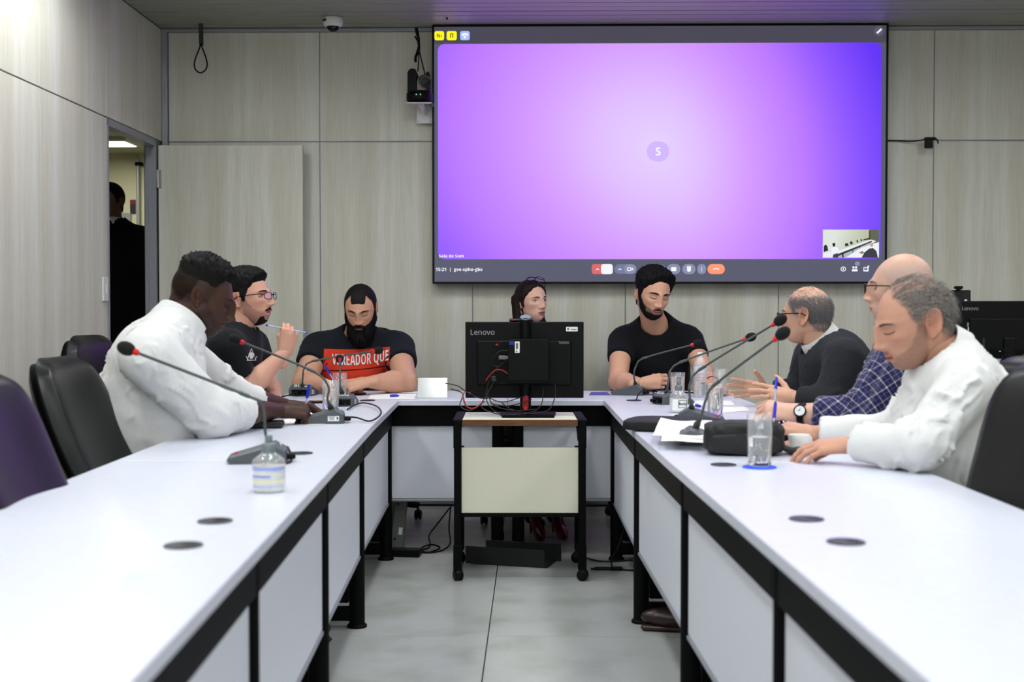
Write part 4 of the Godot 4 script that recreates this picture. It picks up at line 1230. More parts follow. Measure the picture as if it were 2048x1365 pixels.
func microphones() -> void:
	var up := Vector3(0, 0.0, 0)
	var a := onto(516, 924)
	microphone("gooseneck microphone beside the clear gel bottle, pointing to the door wall", a, Vector3(-1, 0, 0.16), [at(531, 868, 3.50), at(525, 812, 3.50), at(490, 790, 3.5), at(236, 691, 3.5)], 0,
		[a + Vector3(0.09, 0.02, -0.02), onto(575, 915) + Vector3(0, 0.03, 0), onto(583, 925) + Vector3(0, 0.006, 0), onto(572, 930) + Vector3(0, 0.004, 0)])
	var b := onto(646, 846)
	microphone("gooseneck microphone with a looped cable in front of the glasses of water", b, Vector3(-1, 0, 0.12), [at(655, 800, 4.75), at(656, 772, 4.75), at(622, 741, 4.75), at(458, 674, 4.75)], 1,
		[onto(683, 845) + Vector3(0, 0.02, 0), onto(712, 843) + Vector3(0, 0.014, 0), onto(740, 847) + Vector3(0, 0.008, 0), onto(762, 838) + Vector3(0, 0.02, 0), onto(752, 820) + Vector3(0, 0.016, 0), onto(722, 812) + Vector3(0, 0.012, 0), onto(695, 822) + Vector3(0, 0.006, 0)])
	var c := onto(608, 791)
	microphone("gooseneck microphone on the head table bent across the bearded man's shirt print", c, Vector3(0.10, 0, -1), [at(606, 752, 6.10), at(609, 737, 6.12), at(630, 722, 6.15), at(765, 700, 6.35)], -1,
		[c + Vector3(-0.03, 0.016, 0.09), onto(578, 795) + Vector3(0, 0.01, 0), onto(560, 797) + Vector3(0, 0.006, 0)])
	var d := onto(688, 811)
	microphone("upright gooseneck microphone behind the water glasses, its tip end-on", d, Vector3(0.02, 0, -1), [at(681, 775, 5.62), at(680, 752, 5.66), at(680, 730, 5.75), at(679, 716, 5.92)], -1)
	var e := onto(1258, 790)
	microphone("gooseneck microphone in front of the dark-haired man in black", e, Vector3(-0.92, 0, -0.3), [at(1268, 752, 6.24), at(1272, 733, 6.24), at(1290, 716, 6.24), at(1404, 685, 6.3)], -1,
		[onto(1290, 789) + Vector3(0, 0.016, 0), onto(1330, 789) + Vector3(0, 0.012, 0), onto(1400, 789) + Vector3(0, 0.006, 0), onto(1450, 790) + Vector3(0, 0.006, 0)])
	var f := onto(1346, 808)
	microphone("gooseneck microphone with an asset sticker beside the round cable cap", f, Vector3(1, 0, -0.42), [at(1338, 755, 5.55), at(1342, 740, 5.55), at(1366, 723, 5.55), at(1512, 671, 5.55)], 1,
		[onto(1318, 803) + Vector3(0, 0.02, 0), onto(1298, 796) + Vector3(0, 0.035, 0), onto(1280, 798) + Vector3(0, 0.03, 0), onto(1272, 802) + Vector3(0, 0.002, 0)])
	var g := onto(1402, 845)
	microphone("gooseneck microphone between the black case and the glass of water", g, Vector3(1, 0, 0.30), [at(1379, 790, 4.72), at(1381, 765, 4.72), at(1404, 737, 4.72), at(1572, 634, 4.6)], 0)
	var h := onto(1410, 889)
	microphone("gooseneck microphone with its base tucked behind the black pouch", h, Vector3(1, 0, 0.16), [at(1402, 835, 4.03), at(1412, 800, 4.03), at(1432, 768, 4.03), at(1578, 658, 3.95)], -1)

# ---------------------------------------------------------------- glasses, bottles, papers
func tumbler(label: String, foot: Vector3, h: float, r: float, level: float) -> void:
	var o := thing("drinking_glass", label, "glass", foot + Vector3(0, 0.0005, 0), Basis(), "tumblers of water")
	var rb := r * 0.93
	var wall := paint("clear tumbler glass", Color(0.97, 0.985, 0.98, 0.06), 0.02)
	wall.transparency = BaseMaterial3D.TRANSPARENCY_ALPHA
	part("glass_wall", Geo.new().lathe([Vector2(rb, 0.010), Vector2(r, h - 0.001), Vector2(r - 0.0008, h), Vector2(r - 0.0018, h - 0.001), Vector2(rb - 0.0020, 0.010)], 40), wall, o)
	part("glass_base", Geo.new().lathe([Vector2(0, 0), Vector2(rb - 0.002, 0), Vector2(rb, 0.002), Vector2(rb, 0.009), Vector2(rb - 0.002, 0.0094), Vector2(0, 0.0088)], 40), M.glass, o)
	if level > 0.02:
		var rw := lerpf(rb, r, level / h) - 0.0024
		part("water", Geo.new().lathe([Vector2(0, 0.0096), Vector2(rb - 0.0064, 0.0100), Vector2(rb - 0.0028, 0.0126), Vector2(rw, level), Vector2(0, level)], 40), M.water, o)

func gel_bottle(label: String, foot: Vector3, r: float, h: float, turn: float, with_box: bool) -> void:
	var o := thing("gel_bottle", label, "bottle", foot + Vector3(0, 0.0005, 0), turn_y(turn))
	var bh := h * 0.66
	var clear := paint("clear bottle plastic", Color(0.97, 0.98, 0.98, 0.12), 0.06)
	clear.transparency = BaseMaterial3D.TRANSPARENCY_ALPHA
	part("bottle_body", Geo.new().lathe([Vector2(0, 0.001), Vector2(r - 0.004, 0), Vector2(r, 0.005), Vector2(r, bh * 0.74), Vector2(r * 0.93, bh * 0.86), Vector2(r * 0.62, bh * 0.97), Vector2(r * 0.40, bh * 1.04), Vector2(r * 0.34, bh * 1.12)], 36), clear, o)
	var gel := paint("alcohol gel", Color(0.93, 0.94, 0.90, 0.55), 0.1)
	gel.transparency = BaseMaterial3D.TRANSPARENCY_ALPHA
	part("gel", Geo.new().lathe([Vector2(0, 0.003), Vector2(r - 0.005, 0.003), Vector2(r - 0.0015, 0.007), Vector2(r - 0.0015, bh * 0.70), Vector2(0, bh * 0.70)], 36), gel, o)
	var capm := paint("grey bottle cap", Color(0.40, 0.45, 0.47), 0.35)
	part("cap", Geo.new().lathe([Vector2(r * 0.30, bh * 1.06), Vector2(r * 0.42, bh * 1.06), Vector2(r * 0.42, bh * 1.27), Vector2(r * 0.36, bh * 1.30), Vector2(r * 0.22, bh * 1.32), Vector2(r * 0.22, bh * 1.48), Vector2(r * 0.18, bh * 1.51), Vector2(0, bh * 1.51)], 28), capm, o)
	# printed label: a sleeve over the front half
	var lab := PackedVector3Array()
	var n := 15
	for j in 2:
		for i in n:
			var a := lerpf(-1.1, 1.1, float(i) / (n - 1))
			lab.append(Vector3(sin(a) * (r + 0.0006), bh * (0.14 + 0.52 * j), cos(a) * (r + 0.0006)))
	var lm := paint("bottle label film", Color(0.93, 0.94, 0.93), 0.4)
	var lp: MeshInstance3D
	if with_box:
		lp = part("label", Geo.new().grid(lab, n, 2), lm, o)
		var tx := Geo.new()
		var fr := Geo.new()
		for s in [-1, 1]:
			fr.box(Vector3(0.004, bh * 0.44 + s * bh * 0.17, r + 0.0012), Vector3(r * 0.95, 0.0012, 0.0006))
			fr.box(Vector3(0.004 + s * r * 0.475, bh * 0.44, r + 0.0002), Vector3(0.0012, bh * 0.34, 0.0022))
		part("label_frame", fr, M.black, lp)
		part("lettering", tx.text("Álcool", 0.0095, Transform3D(Basis(), Vector3(0.004, bh * 0.44, r + 0.0012)), true), M.black, lp)
	else:
		# stripes of printed colour round the clear bottle
		var cols := [[0.60, 0.10, Color(0.62, 0.66, 0.90)], [0.42, 0.05, Color(0.50, 0.54, 0.86)], [0.28, 0.07, Color(0.88, 0.88, 0.74)], [0.14, 0.05, Color(0.72, 0.76, 0.90)]]
		for c in cols:
			var sl := PackedVector3Array()
			for j in 2:
				for i in n:
					var a := lerpf(-1.15, 0.15 if c[0] == 0.42 else 1.15, float(i) / (n - 1))
					sl.append(Vector3(sin(a) * (r + 0.0006), bh * (c[0] + c[1] * j), cos(a) * (r + 0.0006)))
			part("label_stripe", Geo.new().grid(sl, n, 2), paint("stripe %.2f" % c[0], c[2], 0.4), o)

func sheet(label: String, a: Vector3, b: Vector3, c: Vector3, d: Vector3, h := 0.0, called := "paper_sheet") -> Node3D:
	# a paper sheet through four corners on the table, with lift h
	var g := Geo.new()
	var o := Vector3(0, 0.0008 + h, 0)
	g.face([a + o, b + o, c + o, d + o], Vector3.UP)
	g.face([a + o - Vector3(0, 0.0006, 0), b + o - Vector3(0, 0.0006, 0), c + o - Vector3(0, 0.0006, 0), d + o - Vector3(0, 0.0006, 0)], Vector3.DOWN)
	var cen := (a + b + c + d) / 4
	var n := MeshInstance3D.new()
	n.name = numbered(called)
	n.mesh = g.mesh(cen)
	n.material_override = M.paper
	add_child(n)
	n.position = cen
	n.set_meta("label", label)
	n.set_meta("category", "paper")
	return n

func pen(label: String, tip: Vector3, tail: Vector3, with_cap := true) -> void:
	var o := thing("ballpoint_pen", label, "pen", tip, frame(tail - tip, Vector3(0.3, 0.9, 0.2)))
	var l := tip.distance_to(tail)
	var clear := paint("clear pen barrel", Color(0.85, 0.90, 0.96, 0.45), 0.1)
	clear.transparency = BaseMaterial3D.TRANSPARENCY_ALPHA
	part("barrel", Geo.new().tube([Vector3(0, 0, 0.012), Vector3(0, 0, l)], 0.0040, 6), clear, o)
	part("ink_tube", Geo.new().tube([Vector3(0, 0, 0.004), Vector3(0, 0, l - 0.01)], 0.0016, 6), M.blue, o)
	part("point", Geo.new().tube([Vector3(0, 0, 0), Vector3(0, 0, 0.008), Vector3(0, 0, 0.016)], [0.0006, 0.0022, 0.0038], 8), M.blue if not with_cap else M.chrome, o)
	if with_cap:
		part("cap", Geo.new().tube([Vector3(0, 0, l - 0.05), Vector3(0, 0, l - 0.048), Vector3(0, 0, l - 0.004), Vector3(0, 0, l + 0.004)], [0.0045, 0.0054, 0.0052, 0.003], 10).box(Vector3(0, 0.0065, l - 0.028), Vector3(0.003, 0.0018, 0.042), 0.0008), M.blue, o)
	else:
		part("end_plug", Geo.new().tube([Vector3(0, 0, l - 0.008), Vector3(0, 0, l + 0.002)], 0.0042, 8), M.blue, o)

func pen_cap(label: String, p: Vector3, dir: Vector3) -> void:
	var o := thing("pen_cap", label, "pen cap", p, frame(dir, Vector3.UP))
	part("sleeve", Geo.new().tube([Vector3(0, 0.006, -0.02), Vector3(0, 0.006, 0.02), Vector3(0, 0.006, 0.026)], [0.0056, 0.005, 0.003], 10), M.blue, o)
	part("clip", Geo.new().box(Vector3(0, 0.0125, -0.002), Vector3(0.0035, 0.002, 0.044), 0.0008, Basis(Vector3.RIGHT, 0.08)), M.blue, o)

func table_things() -> void:
	# door-side arm
	gel_bottle("clear alcohol gel bottle with blue striped label, alone on the door-side table", onto(538, 984), 0.0395, 0.133, 8, false)
	gel_bottle("alcohol gel bottle with grey cap and boxed label beside a microphone", onto(1357, 826), 0.037, 0.132, 14, true)
	tumbler("tumbler of water in front of the writing man's hand", onto(661, 822), 0.128, 0.036, 0.090)
	tumbler("tumbler holding an upright blue pen on the head table", onto(680, 793), 0.115, 0.036, 0.065)
	tumbler("half-full tumbler standing on a blue coaster beside the pouch", onto(1519, 934) + Vector3(0, 0.0034, 0), 0.140, 0.0345, 0.078)
	tumbler("nearly full tumbler between two microphones near the suited man's hands", onto(1430, 835), 0.132, 0.0335, 0.115)
	tumbler("full tumbler in front of the dark-haired man, behind the gel bottle", onto(1355, 796), 0.122, 0.036, 0.102)
	tumbler("tumbler with little water by the braceleted wrist", onto(1441, 793), 0.135, 0.040, 0.028)
	pen("blue pen standing in the tumbler on the head table", onto(684, 792) + Vector3(0, 0.011, 0), at(650, 733, 6.2))
	# plastic water bottle
	var wb := thing("water_bottle", "clear ribbed plastic water bottle with white cap", "bottle", onto(1400, 795) + Vector3(0, 0.0005, 0))
	var prof := [Vector2(0, 0.004), Vector2(0.022, 0.0), Vector2(0.031, 0.006)]
	for i in 7:
		prof.append(Vector2(0.0325, 0.012 + i * 0.015))
		prof.append(Vector2(0.0300, 0.0195 + i * 0.015))
	prof.append_array([Vector2(0.032, 0.120), Vector2(0.032, 0.155), Vector2(0.028, 0.172), Vector2(0.018, 0.190), Vector2(0.0125, 0.198), Vector2(0.0125, 0.206)])
	var pet := paint("clear PET", Color(0.95, 0.97, 1.0, 0.22), 0.05)
	pet.transparency = BaseMaterial3D.TRANSPARENCY_ALPHA
	part("bottle_body", Geo.new().lathe(prof, 28, Transform3D(), false), pet, wb)
	part("water", Geo.new().lathe([Vector2(0, 0.005), Vector2(0.027, 0.006), Vector2(0.0285, 0.012), Vector2(0.0285, 0.075), Vector2(0, 0.075)], 24), M.water, wb)
	part("label", Geo.new().lathe([Vector2(0.0327, 0.118), Vector2(0.0327, 0.152)], 28), paint("bottle paper label", Color(0.80, 0.83, 0.86), 0.5), wb)
	part("cap", Geo.new().lathe([Vector2(0.0145, 0.200), Vector2(0.0145, 0.216), Vector2(0.013, 0.218), Vector2(0, 0.218)], 24), M.white, wb)
	# power bank / recorder and coiled cord
	var rc := thing("power_bank", "flat black device lying by the white-shirted man's forearm", "device", onto(521, 856) + Vector3(0, 0.0006, 0), turn_y(4))
	part("case", Geo.new().box(Vector3(0, 0.0125, 0), Vector3(0.165, 0.023, 0.085), 0.005), paint("satin black", Color(0.03, 0.03, 0.035), 0.35), rc)
	part("chrome_corner", Geo.new().box(Vector3(-0.076, 0.0235, 0.0), Vector3(0.01, 0.002, 0.07), 0.0008), paint("dull silver", Color(0.5, 0.5, 0.5), 0.3, 0.6), rc)
	var coil := []
	for i in 40:
		var t := i / 39.0
		coil.append(onto(418, 853) + Vector3(cos(t * 21.0) * (0.045 - 0.018 * t), 0.006 + 0.010 * absf(sin(t * 9.0)), sin(t * 21.0) * (0.05 - 0.02 * t)))
	coil.append(onto(445, 854) + Vector3(0, 0.006, 0))
	coil.append(onto(470, 856) + Vector3(0, 0.008, 0))
	var cc := Geo.new().tube(bez(coil, 3), 0.0034, 6)
	var cn := MeshInstance3D.new()
	cn.name = numbered("coiled_cord")
	var cpos := onto(418, 853)
	cn.mesh = cc.mesh(cpos)
	cn.material_override = M.black
	add_child(cn)
	cn.position = cpos
	cn.set_meta("label", "coiled thin black cord by the white-shirted man's elbow")
	cn.set_meta("category", "cord")
	sheet("white paper under the writing hand on the door-side table", onto(555, 850), onto(650, 850), onto(652, 826), onto(590, 826))
	# phones
	for q in [["smartphone", "black smartphone under the bearded man's fingertip", onto(700, 790), -12.0], ["smartphone", "dark smartphone lying beyond the writing man's fist", onto(652, 806), 20.0]]:
		var p := thing(q[0], q[1], "phone", q[2] + Vector3(0, 0.0005, 0), turn_y(q[3]))
		part("case", Geo.new().prism(round_rect(0.15, 0.075, 0.010), 0.009, Transform3D(Basis(Vector3.RIGHT, Vector3(0, 0, -1), Vector3.UP), Vector3.ZERO)), M.black, p)
		part("display_glass", Geo.new().prism(round_rect(0.142, 0.069, 0.008), 0.0004, Transform3D(Basis(Vector3.RIGHT, Vector3(0, 0, -1), Vector3.UP), Vector3(0, 0.009, 0))), paint("phone glass", Color(0.015, 0.015, 0.02), 0.06), p)
	# papers on the head table
	sheet("white sheet with a loose pen cap in front of the bearded man", onto(736, 799), onto(828, 799), onto(834, 788), onto(742, 788))
	sheet("open white booklet beside the acrylic stand", onto(762, 787), onto(838, 788), onto(836, 784.5), onto(770, 784.5), 0.002)
	pen_cap("blue pen cap lying on the sheet before the bearded man", onto(788, 795) + Vector3(0, 0.001, 0), Vector3(0.8, 0, -0.4))
	pen_cap("blue pen cap behind the upright microphone", onto(704, 805), Vector3(1, 0, 0.1))
	pen_cap("blue pen cap near the boxed-label gel bottle", onto(1396, 815), Vector3(0.3, 0, 0.9))
	# acrylic stand
	var ac := thing("acrylic_stand", "clear acrylic sign stand with a pale card on the head table", "sign", onto(865, 797) + Vector3(0, 0.001, 0), turn_y(2))
	var acr := paint("frosted acrylic", Color(0.86, 0.87, 0.86, 0.35), 0.12)
	acr.transparency = BaseMaterial3D.TRANSPARENCY_ALPHA
	part("front_plate", Geo.new().box(Vector3(0, 0.048, -0.014), Vector3(0.142, 0.100, 0.003), 0.0008, Basis(Vector3.RIGHT, -0.30)), acr, ac)
	part("back_plate", Geo.new().box(Vector3(0, 0.048, -0.046), Vector3(0.142, 0.100, 0.003), 0.0008, Basis(Vector3.RIGHT, 0.30)), acr, ac)
	part("card", Geo.new().box(Vector3(0, 0.047, -0.0172), Vector3(0.13, 0.088, 0.0008), 0.0, Basis(Vector3.RIGHT, -0.30)), paint("pale card", Color(0.60, 0.60, 0.585), 0.6), ac)
	part("printed_line", Geo.new().box(Vector3(-0.004, 0.083, -0.0265), Vector3(0.085, 0.003, 0.0008), 0.0, Basis(Vector3.RIGHT, -0.30)), paint("grey print", Color(0.45, 0.45, 0.44), 0.6), ac)
	# violet leaflets
	var viol := paint("violet leaflet", Color(0.30, 0.26, 0.62), 0.5)
	for q in [[[1178, 791], [1222, 791], [1214, 785], [1182, 785], "violet leaflet lying beside the trolley monitor"], [[1302, 791], [1370, 791], [1352, 784], [1318, 784], "violet leaflet under the microphone of the dark-haired man"]]:
		var s := sheet(q[4], onto(q[0][0], q[0][1]), onto(q[1][0], q[1][1]), onto(q[2][0], q[2][1]), onto(q[3][0], q[3][1]), 0.0, "leaflet")
		s.material_override = viol
	# white papers in front of the suited man
	sheet("white sheets in front of the man in a dark suit", onto(1446, 826), onto(1500, 822), onto(1486, 812), onto(1440, 814), 0.0)
	sheet("thin folder of white paper before the man in a dark suit", onto(1385, 812), onto(1470, 812), onto(1462, 802), onto(1392, 802), 0.0)
	# blue coasters
	for q in [["blue round coaster under the half-full tumbler", onto(1519, 936), 0.046], ["blue round coaster by the red microphone button", onto(1437, 846), 0.036]]:
		single("coaster", Geo.new().lathe([Vector2(0, 0), Vector2(q[2], 0), Vector2(q[2], 0.002), Vector2(q[2] - 0.001, 0.003), Vector2(0, 0.003)], 36), paint("blue coaster", Color(0.05, 0.30, 0.92), 0.4), q[0], "coaster", q[1] + Vector3(0, 0.0003, 0))
	soft_case()
	pouch()
	coffee()

func blob_box(size: Vector3, e: float, bump: float, seed_: int, rows := 22, segs := 36) -> Geo:
	# a soft, slightly uneven rounded box: superellipsoid with noise
	var nz := FastNoiseLite.new()
	nz.seed = seed_
	nz.frequency = 9.0
	var p := PackedVector3Array()
	var sp := func(c: float, q: float) -> float: return signf(c) * pow(absf(c), q)
	for j in rows + 1:
		var th := -PI / 2 + PI * j / rows
		for i in segs + 1:
			var ph := TAU * (i % segs) / segs
			var v := Vector3(sp.call(cos(th), e) * sp.call(cos(ph), e), sp.call(sin(th), e), sp.call(cos(th), e) * sp.call(sin(ph), e))
			v = v * size * 0.5
			v += v.normalized() * nz.get_noise_3dv(v * 4.0) * bump
			p.append(v)
	return Geo.new().grid(p, segs + 1, rows + 1, true)

func soft_case() -> void:
	var cloth := paint("black neoprene", Color(0.028, 0.028, 0.034), 0.75)
	var o := thing("laptop_case", "flat soft black case lying under white papers", "case", onto(1345, 860) + Vector3(0, 0.0005, 0), turn_y(-18))
	var g := blob_box(Vector3(0.33, 0.040, 0.24), 0.34, 0.006, 4)
	var p := part("case_body", g, cloth, o)
	p.position = Vector3(0, 0.0205, 0)
	part("zip", Geo.new().tube(bez([Vector3(-0.155, 0.02, 0.10), Vector3(-0.16, 0.02, 0.0), Vector3(-0.15, 0.02, -0.10)], 6), 0.003, 6), M.black, o)
	# papers lying across it, their near edge drooping to the table
	for q in [["white printed papers fanned over the black case", 0.0, [[1306, 871], [1424, 880], [1424, 845], [1322, 836]]], ["lower white paper hanging off the black case", -0.004, [[1322, 880], [1420, 883], [1424, 858], [1330, 852]]]]:
		var pts := PackedVector3Array()
		var c: Array = q[2]
		var n := 9
		for j in n:
			for i in n:
				var s := float(i) / (n - 1)
				var t := float(j) / (n - 1)
				var lo: Vector3 = onto(c[0][0], c[0][1], 0.772).lerp(onto(c[1][0], c[1][1], 0.772), s)
				var hi: Vector3 = onto(c[3][0], c[3][1], 0.786).lerp(onto(c[2][0], c[2][1], 0.786), s)
				var v := lo.lerp(hi, t)
				v.y += q[1] + 0.004 * sin(s * 5.0 + t * 3.0) * (0.4 + t)
				pts.append(v)
		var pg := Geo.new().grid(pts, n, n)
		var base := (pts[0] + pts[n * n - 1]) / 2
		var m := MeshInstance3D.new()
		m.name = numbered("paper_sheet")
		m.mesh = pg.mesh(base)
		m.material_override = M.paper
		add_child(m)
		m.position = base
		m.set_meta("label", q[0])
		m.set_meta("category", "paper")

func pouch() -> void:
	var cloth := paint("black nylon", Color(0.032, 0.034, 0.036), 0.6)
	var o := thing("pouch", "small black zipped nylon pouch with a hanging strap", "pouch", onto(1487, 909) + Vector3(0, 0.0005, 0), turn_y(-8))
	var b := part("pouch_body", blob_box(Vector3(0.235, 0.098, 0.12), 0.42, 0.012, 8), cloth, o)
	b.position = Vector3(0, 0.049, 0)
	var pk := part("front_pocket", blob_box(Vector3(0.20, 0.058, 0.03), 0.45, 0.006, 9), cloth, o)
	pk.position = Vector3(0.0, 0.036, 0.058)
	part("round_badge", Geo.new().lathe([Vector2(0, 0), Vector2(0.018, 0), Vector2(0.018, 0.001), Vector2(0, 0.001)], 20, Transform3D(Basis(Vector3.RIGHT, PI / 2 - 0.1), Vector3(-0.01, 0.050, 0.072))), paint("badge black", Color(0.06, 0.06, 0.065), 0.4), o)
	part("zip", Geo.new().tube(bez([Vector3(-0.108, 0.072, 0.045), Vector3(0, 0.084, 0.05), Vector3(0.108, 0.072, 0.045)], 8), 0.0026, 6), M.black, o)
	part("strap", Geo.new().tube(bez([Vector3(0.10, 0.03, 0.03), Vector3(0.135, 0.018, 0.04), Vector3(0.165, 0.020, 0.035), Vector3(0.175, 0.010, 0.02)], 6), 0.010, 6), cloth, o)
	part("buckle", Geo.new().box(Vector3(0.17, 0.016, 0.03), Vector3(0.03, 0.018, 0.024), 0.005), M.black, o)
	# glossy black headset beside it
	var hd := thing("headphones", "glossy black headphone cup beside the white coffee cup", "headphones", onto(1566, 889) + Vector3(0, 0.0005, 0), turn_y(20))
	var gl := paint("gloss black", Color(0.012, 0.012, 0.014), 0.12)
	part("ear_cup", Geo.new().lathe([Vector2(0, -0.02), Vector2(0.028, -0.02), Vector2(0.036, -0.010), Vector2(0.038, 0.006), Vector2(0.030, 0.018), Vector2(0.014, 0.022), Vector2(0, 0.023)], 28, Transform3D(Basis(Vector3(0, 0, 1), -1.25), Vector3(0, 0.040, 0))), gl, hd)
	part("chrome_ring", Geo.new().lathe([Vector2(0.024, 0.0195), Vector2(0.027, 0.020), Vector2(0.026, 0.022), Vector2(0.022, 0.022)], 28, Transform3D(Basis(Vector3(0, 0, 1), -1.25), Vector3(0, 0.040, 0))), M.chrome, hd)
	part("band", Geo.new().tube(bez([Vector3(-0.01, 0.07, 0.0), Vector3(-0.03, 0.066, -0.05), Vector3(-0.03, 0.03, -0.09)], 6), 0.006, 8), gl, hd)

func coffee() -> void:
	var china := paint("white china", Color(0.90, 0.90, 0.88), 0.18)
	var p := onto(1598, 908)
	single("saucer", Geo.new().lathe([Vector2(0, 0.001), Vector2(0.030, 0.001), Vector2(0.034, 0.004), Vector2(0.058, 0.012), Vector2(0.0585, 0.0135), Vector2(0.034, 0.0065), Vector2(0.0, 0.005)], 40), china, "white china saucer under the coffee cup", "saucer", p)
	var o := thing("coffee_cup", "white china coffee cup on its saucer", "cup", p + Vector3(0, 0.0058, 0), turn_y(30))
	part("cup_body", Geo.new().lathe([Vector2(0, 0), Vector2(0.018, 0), Vector2(0.020, 0.004), Vector2(0.029, 0.020), Vector2(0.033, 0.05), Vector2(0.0325, 0.0515), Vector2(0.031, 0.05), Vector2(0.027, 0.020), Vector2(0.016, 0.007), Vector2(0, 0.006)], 36), china, o)
	part("coffee", Geo.new().lathe([Vector2(0, 0.034), Vector2(0.0290, 0.034)], 30), paint("black coffee", Color(0.03, 0.015, 0.01), 0.05), o)
	part("handle", Geo.new().tube(bez([Vector3(0.030, 0.042, 0), Vector3(0.044, 0.042, 0), Vector3(0.047, 0.028, 0), Vector3(0.040, 0.017, 0), Vector3(0.027, 0.016, 0)], 5), 0.0035, 8), china, o)

# ---------------------------------------------------------------- the desk with monitors at the side
func side_desk() -> void:
	var o := thing("side_desk", "grey desk with computers behind the older men", "desk", Vector3(2.75, 0, -6.45))
	part("desk_top", Geo.new().box(Vector3(0, 0.735, 0), Vector3(1.5, 0.025, 0.75), 0.003), M.panel, o)
	for s in [-1, 1]:
		part("desk_leg", Geo.new().box(Vector3(s * 0.68, 0.361, 0), Vector3(0.05, 0.722, 0.6), 0.006), M.blackmetal, o)
	var a := thing("computer_monitor", "wide black monitor seen from behind on the side desk", "monitor", at(1990, 700, 6.35) * Vector3(1, 0, 1) + Vector3(0, 0.748, 0), turn_y(-6))
	part("back_cover", Geo.new().box(Vector3(0.02, 0.318, 0), Vector3(0.46, 0.285, 0.03), 0.005), M.black, a)
	part("back_bulge", Geo.new().box(Vector3(0.04, 0.29, 0.02), Vector3(0.34, 0.17, 0.025), 0.006), M.black, a)
	part("lettering", Geo.new().text("Lenovo", 0.0175, Transform3D(Basis(), Vector3(-0.125, 0.423, 0.0156)), false, "Droid Sans", 0.0006, 1.05), paint("silver lettering", Color(0.62, 0.62, 0.62), 0.4, 0.3), a)
	part("stand", Geo.new().box(Vector3(0.06, 0.14, 0.03), Vector3(0.06, 0.28, 0.03), 0.006).box(Vector3(0.06, 0.007, 0.03), Vector3(0.24, 0.014, 0.2), 0.004), M.black, a)
	for i in 2:
		part("asset_label", Geo.new().box(Vector3(-0.118 + i * 0.003, 0.343 - i * 0.022, 0.0158), Vector3(0.042, 0.020, 0.0006)), [paint("grey barcode label", Color(0.55, 0.56, 0.57), 0.6), M.paper][i], a)
	var tx := Geo.new()
	for i in 9:
		tx.box(Vector3(-0.128 + i * 0.0035, 0.322, 0.0164), Vector3(0.0014, 0.008, 0.0004))
	part("barcode", tx, M.black, a)
	part("port_bar", Geo.new().box(Vector3(0.07, 0.20, 0.034), Vector3(0.2, 0.05, 0.02), 0.004), M.blackmetal, a)
	part("status_lamp", Geo.new().box(Vector3(0.012, 0.212, 0.045), Vector3(0.008, 0.003, 0.002)), glow("status green", Color(0.4, 1.0, 0.2), 0.8), a)
	for i in 2:
		part("cable", Geo.new().tube(bez([Vector3(0.03 + i * 0.06, 0.19, 0.04), Vector3(0.0 + i * 0.05, 0.14, 0.06), Vector3(-0.05, 0.10, 0.06), Vector3(-0.07, 0.06, 0.05), Vector3(-0.06, 0.008, 0.05)], 5), 0.004, 6), M.black, a)
	var b := thing("computer_monitor", "second black monitor with a webcam on the side desk, behind the wide one", "monitor", at(1905, 640, 6.72) * Vector3(1, 0, 1) + Vector3(0, 0.748, 0), turn_y(8))
	part("back_cover", Geo.new().box(Vector3(-0.03, 0.34, 0), Vector3(0.25, 0.36, 0.03), 0.005), M.darkgrey, b)
	part("stand", Geo.new().box(Vector3(-0.03, 0.09, 0.0), Vector3(0.05, 0.18, 0.03), 0.006).box(Vector3(-0.03, 0.007, 0.0), Vector3(0.2, 0.014, 0.16), 0.004), M.black, b)
	part("asset_label", Geo.new().box(Vector3(0.065, 0.46, 0.0158), Vector3(0.014, 0.022, 0.0006)), M.paper, b)
	var w := thing("webcam", "small webcam on the second side-desk monitor", "webcam", at(1917, 577, 6.70))
	part("bar", Geo.new().box(Vector3(0, 0.004, 0), Vector3(0.045, 0.016, 0.02), 0.005), M.black, w)
	part("clip", Geo.new().box(Vector3(0, -0.006, 0), Vector3(0.02, 0.012, 0.024), 0.003), M.black, w)
	var k := thing("keyboard", "black keyboard propped on the side desk", "keyboard", at(2030, 762, 6.15) * Vector3(1, 0, 1) + Vector3(0, 0.748, 0), turn_y(-10))
	part("case", Geo.new().box(Vector3(0, 0.052, 0), Vector3(0.30, 0.09, 0.10), 0.006, Basis(Vector3.RIGHT, 0.15)), M.black, k)
	for i in 10:
		part("key", Geo.new().box(Vector3(-0.125 + i * 0.027, 0.104, 0.02), Vector3(0.02, 0.008, 0.018), 0.002), M.darkgrey, k)
	var rt := thing("network_router", "dark router with an upright antenna on the side desk", "router", at(1975, 760, 6.12) * Vector3(1, 0, 1) + Vector3(0, 0.748, 0))
	part("box", Geo.new().box(Vector3(0, 0.022, 0), Vector3(0.14, 0.04, 0.10), 0.005), M.darkgrey, rt)
	part("antenna", Geo.new().box(Vector3(-0.02, 0.16, 0.0), Vector3(0.012, 0.24, 0.008), 0.003), M.darkgrey, rt)
	single("plastic_cup", Geo.new().lathe([Vector2(0, 0), Vector2(0.026, 0), Vector2(0.036, 0.08), Vector2(0.035, 0.08), Vector2(0.0255, 0.002), Vector2(0, 0.002)], 24), paint("amber plastic", Color(0.55, 0.20, 0.05), 0.2), "amber plastic cup on the side desk", "cup", at(2012, 740, 6.5) * Vector3(1, 0, 1) + Vector3(0.03, 0.7485, -0.1))
	var sp := thing("spray_bottle", "small blue bottle on the side desk", "bottle", at(1990, 740, 6.5) * Vector3(1, 0, 1) + Vector3(0.0, 0.7485, 0.0))
